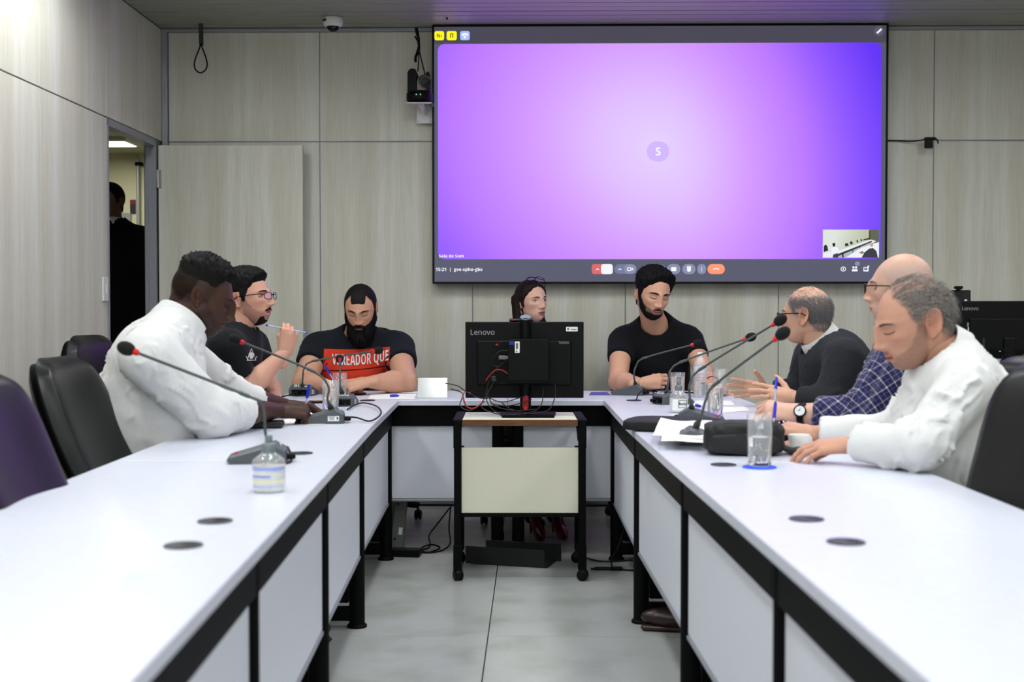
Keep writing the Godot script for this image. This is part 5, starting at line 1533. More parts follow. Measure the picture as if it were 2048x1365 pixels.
	part("bottle_body", Geo.new().lathe([Vector2(0, 0), Vector2(0.02, 0), Vector2(0.02, 0.11), Vector2(0.01, 0.125), Vector2(0, 0.125)], 18), paint("blue bottle", Color(0.05, 0.28, 0.75), 0.35), sp)
	part("cap", Geo.new().lathe([Vector2(0, 0.124), Vector2(0.01, 0.124), Vector2(0.01, 0.15), Vector2(0, 0.15)], 14), M.white, sp)

# ---------------------------------------------------------------- things on the floor
func floor_things() -> void:
	var dirty := paint("worn black steel", Color(0.03, 0.032, 0.036), 0.55)
	var o := thing("foot_rest", "black steel channel foot rest lying under the trolley", "foot rest", Vector3(0.0, 0, -5.87), turn_y(-16))
	part("front_wall", Geo.new().box(Vector3(-0.01, 0.042, 0.085), Vector3(0.375, 0.080, 0.004), 0.001), dirty, o)
	part("rear_wall", Geo.new().box(Vector3(0.03, 0.042, -0.085), Vector3(0.365, 0.080, 0.004), 0.001), dirty, o)
	part("floor_plate", Geo.new().box(Vector3(0.01, 0.004, 0.0), Vector3(0.36, 0.005, 0.17), 0.001), dirty, o)
	var tw := thing("computer_tower", "slim grey computer case leaning in the corner under the head table", "computer", Vector3(-0.585, 0.004, -6.30), Basis(Vector3(0, 0, 1), -0.10) * turn_y(12))
	part("case", Geo.new().box(Vector3(0, 0.135, 0), Vector3(0.065, 0.27, 0.24), 0.006), paint("beige grey case", Color(0.42, 0.43, 0.41), 0.5), tw)
	part("sticker", Geo.new().box(Vector3(0.01, 0.09, 0.1205), Vector3(0.018, 0.035, 0.001)), M.paper, tw)
	for h in [0.05, 0.22]:
		part("slot", Geo.new().box(Vector3(-0.014, h, 0.1205), Vector3(0.008, 0.012, 0.001)), M.black, tw)
	var br := thing("power_brick", "black power adapter on the floor under the head table", "power adapter", onto(812, 1113, 0.0) + Vector3(0, 0.0006, 0), turn_y(-8))
	part("case", Geo.new().box(Vector3(0, 0.018, 0), Vector3(0.14, 0.035, 0.07), 0.005), M.black, br)
	var runs := [
		["black mains cable trailing from under the head table to the adapter", [[902, 1010, 0.16], [898, 1055, 0.08], [900, 1088, 0.03], [882, 1104, 0.0], [856, 1108, 0.0], [842, 1098, 0.02], [862, 1090, 0.03], [880, 1096, 0.01], [862, 1106, 0.0], [838, 1108, 0.0]]],
		["thin black cable looping beside the computer case on the floor", [[903, 1012, 0.14], [872, 1052, 0.06], [858, 1072, 0.03], [860, 1094, 0.0], [840, 1100, 0.01], [800, 1096, 0.0], [786, 1090, 0.0]]]]
	for r in runs:
		var p := []
		for q in r[1]:
			p.append(onto(q[0], q[1] + 0.0, 0.0).lerp(EYE, q[2] / EYE.y) if q[2] > 0 else onto(q[0], q[1], 0.0) + Vector3(0, 0.004, 0))
		var base: Vector3 = p[p.size() - 1] * Vector3(1, 0, 1)
		var c := MeshInstance3D.new()
		c.name = numbered("floor_cable")
		c.mesh = Geo.new().tube(bez(p, 5), 0.004, 6).mesh(base)
		c.material_override = M.black
		add_child(c)
		c.position = base
		c.set_meta("label", r[0])
		c.set_meta("category", "cable")
	var pl := thing("cable_plug", "black inline plug on a cable on the floor right of the trolley", "plug", onto(1215, 1142, 0.0) + Vector3(0, 0.001, 0), turn_y(-2))
	part("handle", Geo.new().tube([Vector3(-0.075, 0.006, 0), Vector3(-0.05, 0.008, 0), Vector3(0.03, 0.008, 0)], [0.003, 0.008, 0.008], 8), M.black, pl)
	part("socket", Geo.new().box(Vector3(0.04, 0.008, 0.0), Vector3(0.055, 0.015, 0.02), 0.003), M.black, pl)
	part("cable", Geo.new().tube(bez([Vector3(0.06, 0.006, 0), Vector3(0.10, 0.004, 0.01), Vector3(0.2, 0.004, 0.0)], 5), 0.004, 6), M.black, pl)
	part("cable", Geo.new().tube(bez([Vector3(0.02, 0.012, 0), Vector3(0.02, 0.05, -0.01), Vector3(0.05, 0.10, -0.04), Vector3(0.10, 0.22, -0.16)], 5), 0.004, 6), M.black, pl)
	var c2 := MeshInstance3D.new()
	c2.name = "floor_cable_blue"
	var p2 := []
	for q in [[1172, 1118], [1195, 1124], [1230, 1125], [1278, 1122]]:
		p2.append(onto(q[0], q[1], 0.0) + Vector3(0, 0.004, 0))
	c2.mesh = Geo.new().tube(bez(p2, 5), 0.004, 6).mesh(p2[0] * Vector3(1, 0, 1))
	c2.material_override = paint("dark blue cable", Color(0.03, 0.04, 0.12), 0.4)
	c2.name = numbered("floor_cable")
	add_child(c2)
	c2.position = p2[0] * Vector3(1, 0, 1)
	c2.set_meta("label", "dark blue cable running from the trolley wheel to the table leg")
	c2.set_meta("category", "cable")

# ---------------------------------------------------------------- distance fields
class Sdf extends RefCounted:
	var d := PackedFloat32Array()
	var nx := 0
	var ny := 0
	var nz := 0
	var lo: Vector3
	var c: float
	func _init(a: Vector3, b: Vector3, cell: float) -> void:
		lo = a
		c = cell
		nx = int(ceil((b.x - a.x) / cell)) + 1
		ny = int(ceil((b.y - a.y) / cell)) + 1
		nz = int(ceil((b.z - a.z) / cell)) + 1
		d.resize(nx * ny * nz)
		d.fill(1.0)
	func cap(a: Vector3, b: Vector3, ra: float, rb: float, k: float, fl := Vector3.ZERO, fs := 1.0, cut := 0, carve := false) -> void:
		# tapered capsule a..b joined by a smooth minimum; squashed by fs along fl; cut 1: flat end at b, 2: at a
		var rm := maxf(ra, rb)
		var m := rm + k + c * 2.0
		var i0 := maxi(0, int(floor((minf(a.x, b.x) - m - lo.x) / c)))
		var i1 := mini(nx - 1, int(ceil((maxf(a.x, b.x) + m - lo.x) / c)))
		var j0 := maxi(0, int(floor((minf(a.y, b.y) - m - lo.y) / c)))
		var j1 := mini(ny - 1, int(ceil((maxf(a.y, b.y) + m - lo.y) / c)))
		var k0 := maxi(0, int(floor((minf(a.z, b.z) - m - lo.z) / c)))
		var k1 := mini(nz - 1, int(ceil((maxf(a.z, b.z) + m - lo.z) / c)))
		var ab := b - a
		var ax := ab.normalized()
		var ln := ab.length()
		var st := fs - 1.0
		if st != 0.0:
			ab += fl * (ab.dot(fl) * st)
		var bx := ab.x
		var by := ab.y
		var bz := ab.z
		var inv := 1.0 / maxf(ab.length_squared(), 1e-9)
		var dr := rb - ra
		var fx := fl.x
		var fy := fl.y
		var fz := fl.z
		var sc := 1.0 / sqrt(fs)
		var sy := b.y - a.y
		var sz := b.z - a.z
		var inv2 := 1.0 / maxf(sy * sy + sz * sz, 1e-9)
		var xlo := minf(a.x, b.x)
		var xhi := maxf(a.x, b.x)
		var near_x := true
		for z in range(k0, k1 + 1):
			var pz0 := lo.z + z * c - a.z
			for y in range(j0, j1 + 1):
				var py0 := lo.y + y * c - a.y
				# skip rows, and the ends of rows, that the capsule cannot reach
				var h2 := clampf((py0 * sy + pz0 * sz) * inv2, 0.0, 1.0)
				var e2 := m * m - (py0 - sy * h2) * (py0 - sy * h2) - (pz0 - sz * h2) * (pz0 - sz * h2)
				if e2 <= 0.0:
					continue
				var x0 := i0
				var x1 := i1
				if near_x:
					var half := sqrt(e2)
					x0 = maxi(i0, int(floor((xlo - half - lo.x) / c)))
					x1 = mini(i1, int(ceil((xhi + half - lo.x) / c)))
				var at := (z * ny + y) * nx + x0
				for x in range(x0, x1 + 1):
					var px := lo.x + x * c - a.x
					var py := py0
					var pz := pz0
					var e := 0.0
					if cut:
						e = px * ax.x + py * ax.y + pz * ax.z
					if st != 0.0:
						var f := (px * fx + py * fy + pz * fz) * st
						px += fx * f
						py += fy * f
						pz += fz * f
					var h := clampf((px * bx + py * by + pz * bz) * inv, 0.0, 1.0)
					px -= bx * h
					py -= by * h
					pz -= bz * h
					var v := (sqrt(px * px + py * py + pz * pz) - ra - dr * h) * sc
					if cut & 1:
						v = maxf(v, e - ln)
					if cut & 2:
						v = maxf(v, -e)
					var o := d[at]
					if carve:
						d[at] = maxf(o, -v)
					else:
						var q := maxf(k - absf(o - v), 0.0)
						d[at] = minf(o, v) - q * q * 0.25 / k
					at += 1
	func sample(p: Vector3) -> float:
		var q := (p - lo) / c
		var x := clampi(int(q.x), 0, nx - 2)
		var y := clampi(int(q.y), 0, ny - 2)
		var z := clampi(int(q.z), 0, nz - 2)
		var f := q - Vector3(x, y, z)
		var i := (z * ny + y) * nx + x
		var s := nx * ny
		var a := lerpf(lerpf(d[i], d[i + 1], f.x), lerpf(d[i + nx], d[i + nx + 1], f.x), f.y)
		var b := lerpf(lerpf(d[i + s], d[i + s + 1], f.x), lerpf(d[i + s + nx], d[i + s + nx + 1], f.x), f.y)
		return lerpf(a, b, f.z)
	func mesh(g: Geo, wr := {}) -> void:
		# surface nets into g, with optional folds along the normals
		var id := PackedInt32Array()
		id.resize(nx * ny * nz)
		id.fill(-1)
		var V := PackedVector3Array()
		var s := nx * ny
		for z in nz - 1:
			for y in ny - 1:
				var i := (z * ny + y) * nx
				for x in nx - 1:
					var d0 := d[i]
					if absf(d0) > c * 2.5:
						i += 1
						continue
					var d1 := d[i + 1]
					var d2 := d[i + nx]
					var d3 := d[i + nx + 1]
					var d4 := d[i + s]
					var d5 := d[i + s + 1]
					var d6 := d[i + s + nx]
					var d7 := d[i + s + nx + 1]
					var n := int(d0 < 0) + int(d1 < 0) + int(d2 < 0) + int(d3 < 0) + int(d4 < 0) + int(d5 < 0) + int(d6 < 0) + int(d7 < 0)
					if n > 0 and n < 8:
						var p := Vector3.ZERO
						var w := 0
						if (d0 < 0) != (d1 < 0): p += Vector3(d0 / (d0 - d1), 0, 0); w += 1
						if (d2 < 0) != (d3 < 0): p += Vector3(d2 / (d2 - d3), 1, 0); w += 1
						if (d4 < 0) != (d5 < 0): p += Vector3(d4 / (d4 - d5), 0, 1); w += 1
						if (d6 < 0) != (d7 < 0): p += Vector3(d6 / (d6 - d7), 1, 1); w += 1
						if (d0 < 0) != (d2 < 0): p += Vector3(0, d0 / (d0 - d2), 0); w += 1
						if (d1 < 0) != (d3 < 0): p += Vector3(1, d1 / (d1 - d3), 0); w += 1
						if (d4 < 0) != (d6 < 0): p += Vector3(0, d4 / (d4 - d6), 1); w += 1
						if (d5 < 0) != (d7 < 0): p += Vector3(1, d5 / (d5 - d7), 1); w += 1
						if (d0 < 0) != (d4 < 0): p += Vector3(0, 0, d0 / (d0 - d4)); w += 1
						if (d1 < 0) != (d5 < 0): p += Vector3(1, 0, d1 / (d1 - d5)); w += 1
						if (d2 < 0) != (d6 < 0): p += Vector3(0, 1, d2 / (d2 - d6)); w += 1
						if (d3 < 0) != (d7 < 0): p += Vector3(1, 1, d3 / (d3 - d7)); w += 1
						id[i] = V.size()
						V.append(lo + (Vector3(x, y, z) + p / w) * c)
					i += 1
		var I := PackedInt32Array()
		for z in range(1, nz - 1):
			for y in range(1, ny - 1):
				var i := (z * ny + y) * nx + 1
				for x in range(1, nx - 1):
					if id[i] >= 0 or absf(d[i]) < c * 2.5:
						var a := d[i] < 0
						for ax in 3:
							var step: int = [1, nx, s][ax]
							if a != (d[i + step] < 0):
								var u: int = [nx, s, 1][ax]
								var v: int = [s, 1, nx][ax]
								var q0 := id[i - u - v]
								var q1 := id[i - v]
								var q2 := id[i]
								var q3 := id[i - u]
								if q0 < 0 or q1 < 0 or q2 < 0 or q3 < 0:
									continue
								if a:
									I.append(q0); I.append(q2); I.append(q1); I.append(q0); I.append(q3); I.append(q2)
								else:
									I.append(q0); I.append(q1); I.append(q2); I.append(q0); I.append(q2); I.append(q3)
					i += 1
		var N := Sdf.normals(V, I)
		if wr.has("amp"):
			for i in V.size():
				V[i] += N[i] * Sdf.fold(wr, V[i])
			N = Sdf.normals(V, I)
		var base := g.V.size()
		g.V.append_array(V)
		g.N.append_array(N)
		for i in V.size():
			g.C.append(g.col)
			g.U.append(Vector2.ZERO)
		for i in I:
			g.I.append(base + i)
	static func fold(wr: Dictionary, p: Vector3) -> float:
		# cloth at p: a few crisp creases drawn out along wr.dir over a slow unevenness; calm round wr.calm
		var nz1: FastNoiseLite = wr.noise
		var w: Vector3 = p + Vector3(nz1.get_noise_3dv(p * 60.0), nz1.get_noise_3dv(p * 60.0 + Vector3(9, 1, 4)), nz1.get_noise_3dv(p * 60.0 + Vector3(2, 8, 7))) * 0.06
		var q: Vector3 = w - wr.dir * (w.dot(wr.dir) * 0.80)
		var a := nz1.get_noise_3dv(q * 100.0)
		var a2 := nz1.get_noise_3dv(q * 165.0 + Vector3(17, 3, 11))
		var b := nz1.get_noise_3dv(q * 50.0 + Vector3(31, 7, 3))
		var e := smoothstep(-0.15, 0.35, nz1.get_noise_3dv(p * 45.0 + Vector3(5, 50, 9)))
		var e2 := smoothstep(-0.05, 0.4, nz1.get_noise_3dv(p * 55.0 + Vector3(50, 5, 19)))
		var v: float = exp(-a * a * 90.0) * e + 0.6 * exp(-a2 * a2 * 110.0) * e2 + b * 0.9 - 0.2
		var k := 1.0
		if wr.has("calm"):
			k = smoothstep(0.07, 0.15, p.distance_to(wr.calm))
		return wr.amp * v * k
	static func normals(V: PackedVector3Array, I: PackedInt32Array) -> PackedVector3Array:
		var N := PackedVector3Array()
		N.resize(V.size())
		for t in range(0, I.size(), 3):
			var a := V[I[t]]
			var n := (V[I[t + 2]] - a).cross(V[I[t + 1]] - a)
			N[I[t]] += n
			N[I[t + 1]] += n
			N[I[t + 2]] += n
		for i in N.size():
			N[i] = N[i].normalized()
		return N

# ---------------------------------------------------------------- heads
static func lin(r: float, g: float, b: float) -> Color:
	return Color(r, g, b).srgb_to_linear()

const ROWS := 104
const COLS := 132
# brushes on the base skull: x (mirrored when not 0), y, radius x, radius y, push (x outward, y, z)
const FACE := [
	[0.031, 0.004, 0.020, 0.013, 0.0, 0.0, -0.0105],
	[0.027, 0.0225, 0.026, 0.008, 0.0, 0.0, 0.0050],
	[0.0, 0.010, 0.0078, 0.020, 0.0, 0.0, 0.0125],
	[0.0, -0.016, 0.0090, 0.020, 0.0, 0.0, 0.0165],
	[0.0, -0.0310, 0.0108, 0.0108, 0.0, -0.0015, 0.0185],
	[0.0130, -0.0350, 0.0072, 0.0066, 0.0015, 0.0, 0.0115],
	[0.0065, -0.0425, 0.0042, 0.0030, 0.0, 0.0, -0.0040],
	[0.0, -0.050, 0.011, 0.0055, 0.0, 0.0, -0.0015],
	[0.046, -0.018, 0.017, 0.016, 0.0030, 0.0, 0.0035],
	[0.043, -0.052, 0.016, 0.018, -0.0025, 0.0, -0.0020],
	[0.0, -0.0585, 0.020, 0.0042, 0.0, 0.0, 0.0058],
	[0.0, -0.0705, 0.017, 0.0048, 0.0, 0.0, 0.0062],
	[0.0, -0.0645, 0.021, 0.0017, 0.0, 0.0, -0.0040],
	[0.0, -0.081, 0.016, 0.0055, 0.0, 0.0, -0.0030],
	[0.0, -0.0985, 0.017, 0.0125, 0.0, -0.001, 0.0065],
	[0.022, -0.043, 0.006, 0.014, 0.0, 0.0, -0.0020]]

class Head extends RefCounted:
	var P := PackedVector3Array()
	var D := PackedVector3Array()
	var N := PackedVector3Array()
	var I := PackedInt32Array()
	var az := PackedFloat32Array()
	func front_z(x: float, y: float) -> float:
		var best := 1e9
		var z := 0.0
		for i in P.size():
			var p := P[i]
			if p.z > 0.02:
				var e := (p.x - x) * (p.x - x) + (p.y - y) * (p.y - y)
				if e < best:
					best = e
					z = p.z
		return z
	func side_x(y: float, z: float) -> float:
		var best := 1e9
		var x := 0.0
		for i in P.size():
			var p := P[i]
			if p.x > 0.02:
				var e := (p.z - z) * (p.z - z) + (p.y - y) * (p.y - y)
				if e < best:
					best = e
					x = p.x
		return x

func make_head(f: Dictionary) -> Head:
	# f: jaw (wider 1.0+), fat, nose, brow_up, eyes ("open"/"down"), long
	var h := Head.new()
	var jaw: float = f.get("jaw", 1.0)
	var fat: float = f.get("fat", 0.0)
	var E := [
		[Vector3(0, 0.028, -0.013), Vector3(0.0755, 0.088, 0.090)],
		[Vector3(0, 0.004, 0.016), Vector3(0.0665, 0.084, 0.075)],
		[Vector3(0, -0.050, 0.030), Vector3(0.050 * jaw + fat * 0.3, 0.060 + fat * 0.2, 0.060)],
		[Vector3(0, -0.040, 0.004), Vector3(0.060 * jaw + fat, 0.052, 0.064)],
		[Vector3(0, -0.036, -0.030), Vector3(0.056 + fat * 0.5, 0.056, 0.062)]]
	for r in ROWS + 1:
		var t := float(r) / ROWS
		# more rows over the face than over the crown
		var th := PI * (t + 0.10 * sin(TAU * t) * 1.0 - 0.0)
		for k in COLS:
			var s := -1.0 + 2.0 * k / COLS
			var ph := PI * signf(s) * pow(absf(s), 1.45)
			var dir := Vector3(sin(th) * sin(ph), cos(th), sin(th) * cos(ph))
			var sum := 0.0
			for e in E:
				var R: Vector3 = e[1]
				var o: Vector3 = -e[0] / R
				var v := dir / R
				var vv := v.length_squared()
				var ov := o.dot(v)
				var disc := ov * ov - vv * (o.length_squared() - 1.0)
				if disc > 0.0:
					var q := (-ov + sqrt(disc)) / vv
					if q > 0.0:
						sum += pow(q * 10.0, 16.0)
			var rad := pow(sum, 1.0 / 16.0) * 0.1
			var p := dir * rad
			h.D.append(dir)
			h.az.append(ph)
			if p.z > 0.0:
				var add := Vector3.ZERO
				var w0 := smoothstep(0.015, 0.05, p.z)
				for b in FACE:
					var dx: float = (absf(p.x) - b[0]) / b[2]
					var dy: float = (p.y - b[1]) / b[3]
					var g := dx * dx + dy * dy
					if g < 7.0:
						var w := exp(-g) * w0
						add += Vector3(b[4] * signf(p.x), b[5], b[6] * (f.get("nose", 1.0) if b[0] < 0.014 and b[1] > -0.046 and b[6] > 0 else 1.0)) * w
				p += add
				if f.get("eyes", "open") == "down":
					var dx := (absf(p.x) - 0.031) / 0.0135
					var dy := (p.y - 0.002) / 0.0085
					p.z += 0.0060 * exp(-dx * dx - dy * dy) * w0
				if f.has("smile"):
					var dx := (absf(p.x) - 0.040) / 0.016
					var dy := (p.y + 0.030) / 0.014
					p += Vector3(signf(p.x) * 0.002, 0.002, 0.004) * exp(-dx * dx - dy * dy) * w0
			h.P.append(p)
	for r in ROWS:
		for k in COLS:
			var k2 := (k + 1) % COLS
			var a := r * COLS + k
			var b := r * COLS + k2
			var c := (r + 1) * COLS + k2
			var d := (r + 1) * COLS + k
			h.I.append(a); h.I.append(b); h.I.append(c); h.I.append(a); h.I.append(c); h.I.append(d)
	h.N = Sdf.normals(h.P, h.I)
	if h.N[COLS * (ROWS / 2)].dot(h.D[COLS * (ROWS / 2)]) < 0:
		for i in h.N.size():
			h.N[i] = -h.N[i]
	return h

static func curve(pts: Array, x: float) -> float:
	if x <= pts[0][0]:
		return pts[0][1]
	for i in pts.size() - 1:
		if x <= pts[i + 1][0]:
			return lerpf(pts[i][1], pts[i + 1][1], smoothstep(0.0, 1.0, (x - pts[i][0]) / (pts[i + 1][0] - pts[i][0])))
	return pts[pts.size() - 1][1]

func beard_mask(p: Vector3, az: float, top := 0.0) -> float:
	# 1 inside the usual beard area: jaw, chin, cheeks below a line, moustache; lips left free
	var a := absf(rad_to_deg(az))
	var line := curve([[0.0, -0.078], [10.0, -0.076], [22.0, -0.060], [35.0, -0.056], [50.0, -0.046], [66.0, -0.024], [78.0, 0.004], [90.0, 0.0], [100.0, -0.05], [180.0, -0.10]], a) + top
	var m := smoothstep(0.004, -0.006, p.y - line)
	m *= smoothstep(98.0, 86.0, a)
	# moustache
	var mo := smoothstep(1.0, 0.55, Vector2(p.x / 0.036, (p.y + 0.0500 + absf(p.x) * 0.30) / 0.0074).length())
	if p.z > 0.04:
		m = maxf(m, mo)
		# lips
		m *= 1.0 - smoothstep(1.15, 0.85, Vector2(p.x / 0.024, (p.y + 0.0655) / 0.0098).length())
	return clampf(m, 0.0, 1.0)

func beard_depth(p: Vector3, az: float, top: float) -> float:
	# 0 at the rim of the beard, rising slowly to 1 inside
	return (beard_mask(p, az, top) + beard_mask(p, az, top - 0.008) + beard_mask(p, az, top - 0.018)) / 3.0

func hair_line(az: float, f: Dictionary) -> float:
	var a := absf(rad_to_deg(az))
	var front: float = f.get("front", 0.074)
	var temple: float = f.get("temple", 0.050)
	return curve([[0.0, front], [22.0, front - 0.004], [42.0, temple + 0.012], [60.0, temple - 0.010], [72.0, 0.012], [80.0, f.get("sideburn", -0.012)], [88.0, f.get("sideburn", -0.012) + 0.004], [93.0, 0.026], [108.0, 0.024], [122.0, -0.030], [140.0, -0.058], [180.0, f.get("nape", -0.068)]], a)

func add_head(g: Geo, h: Head, xf: Transform3D, f: Dictionary) -> void:
	var skin: Color = f.skin
	var lips: Color = f.get("lips", skin.lerp(lin(0.62, 0.28, 0.26), 0.55))
	var nz := FastNoiseLite.new()
	nz.seed = 11
	nz.frequency = 1.0
	var base := g.V.size()
	var stub: float = f.get("stubble", 0.0)
	var stub_col: Color = f.get("stubble_col", lin(0.12, 0.10, 0.09))
	for i in h.P.size():
		var p := h.P[i]
		var c := skin
		var mott := nz.get_noise_3dv(p * 90.0) * 0.06 + nz.get_noise_3dv(p * 260.0) * 0.05
		c = Color(c.r * (1.0 + mott), c.g * (1.0 + mott), c.b * (1.0 + mott))
		if p.z > 0.03:
			var red := exp(-pow((absf(p.x) - 0.045) / 0.02, 2) - pow((p.y + 0.022) / 0.02, 2)) * 0.22 + exp(-pow(p.x / 0.014, 2) - pow((p.y + 0.033) / 0.012, 2)) * 0.25
			c = c.lerp(Color(skin.r * 1.02, skin.g * 0.80, skin.b * 0.78), red)
			var lx := p.x / 0.0235
			var ly := (p.y + 0.0648) / (0.0092 * sqrt(maxf(0.0, 1.0 - lx * lx)) + 0.0008)
			var lm := smoothstep(1.12, 0.82, absf(ly)) * smoothstep(1.0, 0.9, absf(lx))
			c = c.lerp(lips, lm)
			var ml := smoothstep(1.0, 0.3, absf(p.y + 0.0645 + f.get("mouth_bow", 0.0) * p.x * p.x) / 0.0016) * smoothstep(0.025, 0.020, absf(p.x))
			c = c.lerp(Color(lips.r * 0.25, lips.g * 0.18, lips.b * 0.18), ml)
		if stub > 0.0:
			c = c.lerp(stub_col, beard_mask(p + h.D[i] * nz.get_noise_3dv(p * 400.0) * 0.003, h.az[i], f.get("beard_top", 0.0)) * stub * (0.86 + 0.3 * nz.get_noise_3dv(p * 900.0)))
		if f.has("scalp"):
			# cropped or thinning hair shows as colour of the scalp
			var sm := smoothstep(-0.006, 0.010, p.y - hair_line(h.az[i], f) + nz.get_noise_3dv(p * 240.0) * 0.006)
			if f.has("bald_top"):
				sm *= smoothstep(0.024, -0.024, p.y - f.bald_top - nz.get_noise_3dv(p * 120.0) * 0.012 - 0.02 * smoothstep(60.0, 140.0, absf(rad_to_deg(h.az[i]))) * f.get("bald_back", 1.0))
			c = c.lerp(f.scalp, sm * f.get("scalp_mix", 0.75) * (0.85 + 0.3 * nz.get_noise_3dv(p * 700.0)))
		g.V.append(xf * p)
		g.N.append((xf.basis * h.N[i]).normalized())
		g.C.append(c)
		g.U.append(Vector2.ZERO)
	for i in h.I:
		g.I.append(base + i)
	# ears
	for s in [-1.0, 1.0]:
		var ex := h.side_x(-0.002, -0.012)
		var o := Vector3(s * (ex - 0.003), -0.004, -0.014)
		var out := Vector3(s * 0.90, 0.02, -0.42).normalized()
		var upv := Vector3(0, 0.97, -0.20).normalized()
		var fw := upv.cross(out).normalized() * 1.0
		if fw.z < 0:
			fw = -fw
		var es: float = f.get("ear", 1.0)
		var rings := 9
		var segs := 28
		var first := g.V.size()
		var pts := PackedVector3Array()
		for r in rings + 2:
			var rho := minf(1.0, float(r) / rings)
			for k in segs + 1:
				var a := TAU * k / segs
				# outline: broad above, tapering to the lobe
				var w := 0.0175 * (1.0 + 0.22 * sin(a)) * (1.0 if cos(a) < 0 else 0.82)
				var q := Vector2(cos(a) * w, sin(a) * 0.0325) * rho * es
				var hh := 0.004 + 0.007 * smoothstep(0.45, 0.88, rho) * (0.55 + 0.45 * smoothstep(0.6, -0.5, cos(a))) - 0.006 * smoothstep(0.5, 0.1, rho) + 0.003 * exp(-pow((rho - 0.58) / 0.1, 2)) * smoothstep(0.5, -0.6, cos(a))
				if sin(a) < -0.75:
					hh = 0.005
				hh += 0.010 * smoothstep(0.4, -1.0, cos(a)) * rho
				if r > rings:
					hh -= 0.007
					q *= 0.90
				pts.append(xf * (o + fw * q.x + upv * q.y + out * hh * es))
		var ear := Geo.new()
		ear.grid(pts, segs + 1, rings + 2, true)
		var turned: bool = ear.N[2 * (segs + 1) + 3].dot(xf.basis * out) < 0
		for i in ear.V.size():
			g.V.append(ear.V[i]); g.N.append(-ear.N[i] if turned else ear.N[i]); g.U.append(Vector2.ZERO)
			g.C.append(skin.lerp(Color(skin.r * 0.95, skin.g * 0.66, skin.b * 0.62), 0.35))
		for t in range(0, ear.I.size(), 3):
			g.I.append(first + ear.I[t])
			g.I.append(first + ear.I[t + (2 if turned else 1)])
			g.I.append(first + ear.I[t + (1 if turned else 2)])
	# eyes, lids, brows
	var browc: Color = f.get("brow", lin(0.10, 0.08, 0.07))
	var wid: float = 0.0148
	for s in [-1.0, 1.0]:
		var cx: float = s * 0.0315
		var cy: float = 0.0025
		var zc := h.front_z(cx, cy)
		var opened: bool = f.get("eyes", "open") == "open"
		var hu: float = 0.0052 if opened else 0.0
		var hl: float = 0.0040 if opened else 0.0038
		if opened:
			var w := 17
			var hgt := 11
			var first := g.V.size()
			var look: Vector2 = f.get("look", Vector2(0, 0))
			for j in hgt:
				for i in w:
					var a := -1.0 + 2.0 * i / (w - 1)
					var e := sqrt(maxf(0.0, 1.0 - a * a))
					var y := lerpf(-hl, hu, float(j) / (hgt - 1)) * e
					var p := Vector3(cx + a * wid, cy + y + a * s * 0.0008, zc + 0.0030 - 0.0045 * a * a)
					var ir := Vector2(a * wid - look.x * 0.004, y - look.y * 0.003 - 0.0004).length()
					var col := lin(0.80, 0.77, 0.75)
					if ir < 0.0057:
						col = f.get("iris", lin(0.20, 0.12, 0.07))
					if ir < 0.0026:
						col = Color(0.004, 0.004, 0.004)
					g.V.append(xf * p); g.N.append((xf.basis * Vector3(a * 0.5, y * 40.0, 1.0)).normalized()); g.C.append(col); g.U.append(Vector2.ZERO)
			for j in hgt - 1:
				for i in w - 1:
					g.quad(first + j * w + i, first + j * w + i + 1, first + (j + 1) * w + i + 1, first + (j + 1) * w + i)
		# lid rims with lashes
		var up_ := []
		var lo_ := []
		for i in 9:
			var a := -1.0 + 2.0 * i / 8.0
			var e := sqrt(maxf(0.0, 1.0 - a * a))
			if opened:
				up_.append(xf * Vector3(cx + a * wid * 1.04, cy + hu * e + a * s * 0.0008, zc + 0.0036 - 0.0045 * a * a))
				lo_.append(xf * Vector3(cx + a * wid * 1.02, cy - hl * e + a * s * 0.0008, zc + 0.0028 - 0.0045 * a * a))
			else:
				var yy: float = cy - hl * e - 0.001 + a * s * 0.0006
				up_.append(xf * Vector3(cx + a * wid, yy, h.front_z(cx + a * wid, yy) + 0.0004))
		var sc := xf.basis.x.length()
		g.col = browc.lerp(skin, 0.15)
		g.tube(up_, (0.0013 if opened else 0.0017) * sc, 6)
		if opened:
			g.col = skin * 0.72
			g.tube(lo_, 0.0010 * sc, 6)
			var fold := []
			for i in 9:
				var a := -1.0 + 2.0 * i / 8.0
				var e := sqrt(maxf(0.0, 1.0 - a * a))
				fold.append(xf * Vector3(cx + a * wid * 1.08, cy + (hu + 0.0028) * e + 0.0012, zc + 0.0034 - 0.0050 * a * a))
			g.col = skin * 0.92
			g.tube(fold, 0.0020 * sc, 6)
		var br := []
		var rr := []
		for i in 9:
			var t := i / 8.0
			var bx: float = s * lerpf(0.0125, 0.0500, t)
			var by: float = 0.0205 + f.get("brow_up", 0.0) + 0.0045 * sin(t * PI * 0.85) - 0.0035 * t * t + (0.0 if t > 0.3 else -f.get("frown", 0.0) * (0.3 - t) * 0.02)
			br.append(xf * Vector3(bx, by, h.front_z(bx, by) - 0.0006))
			rr.append(sc * f.get("brow_size", 1.0) * [0.0016, 0.0030, 0.0034, 0.0034, 0.0032, 0.0028, 0.0024, 0.0018, 0.0008][i])
		g.col = browc
		g.tube(br, rr, 8)
	g.col = skin

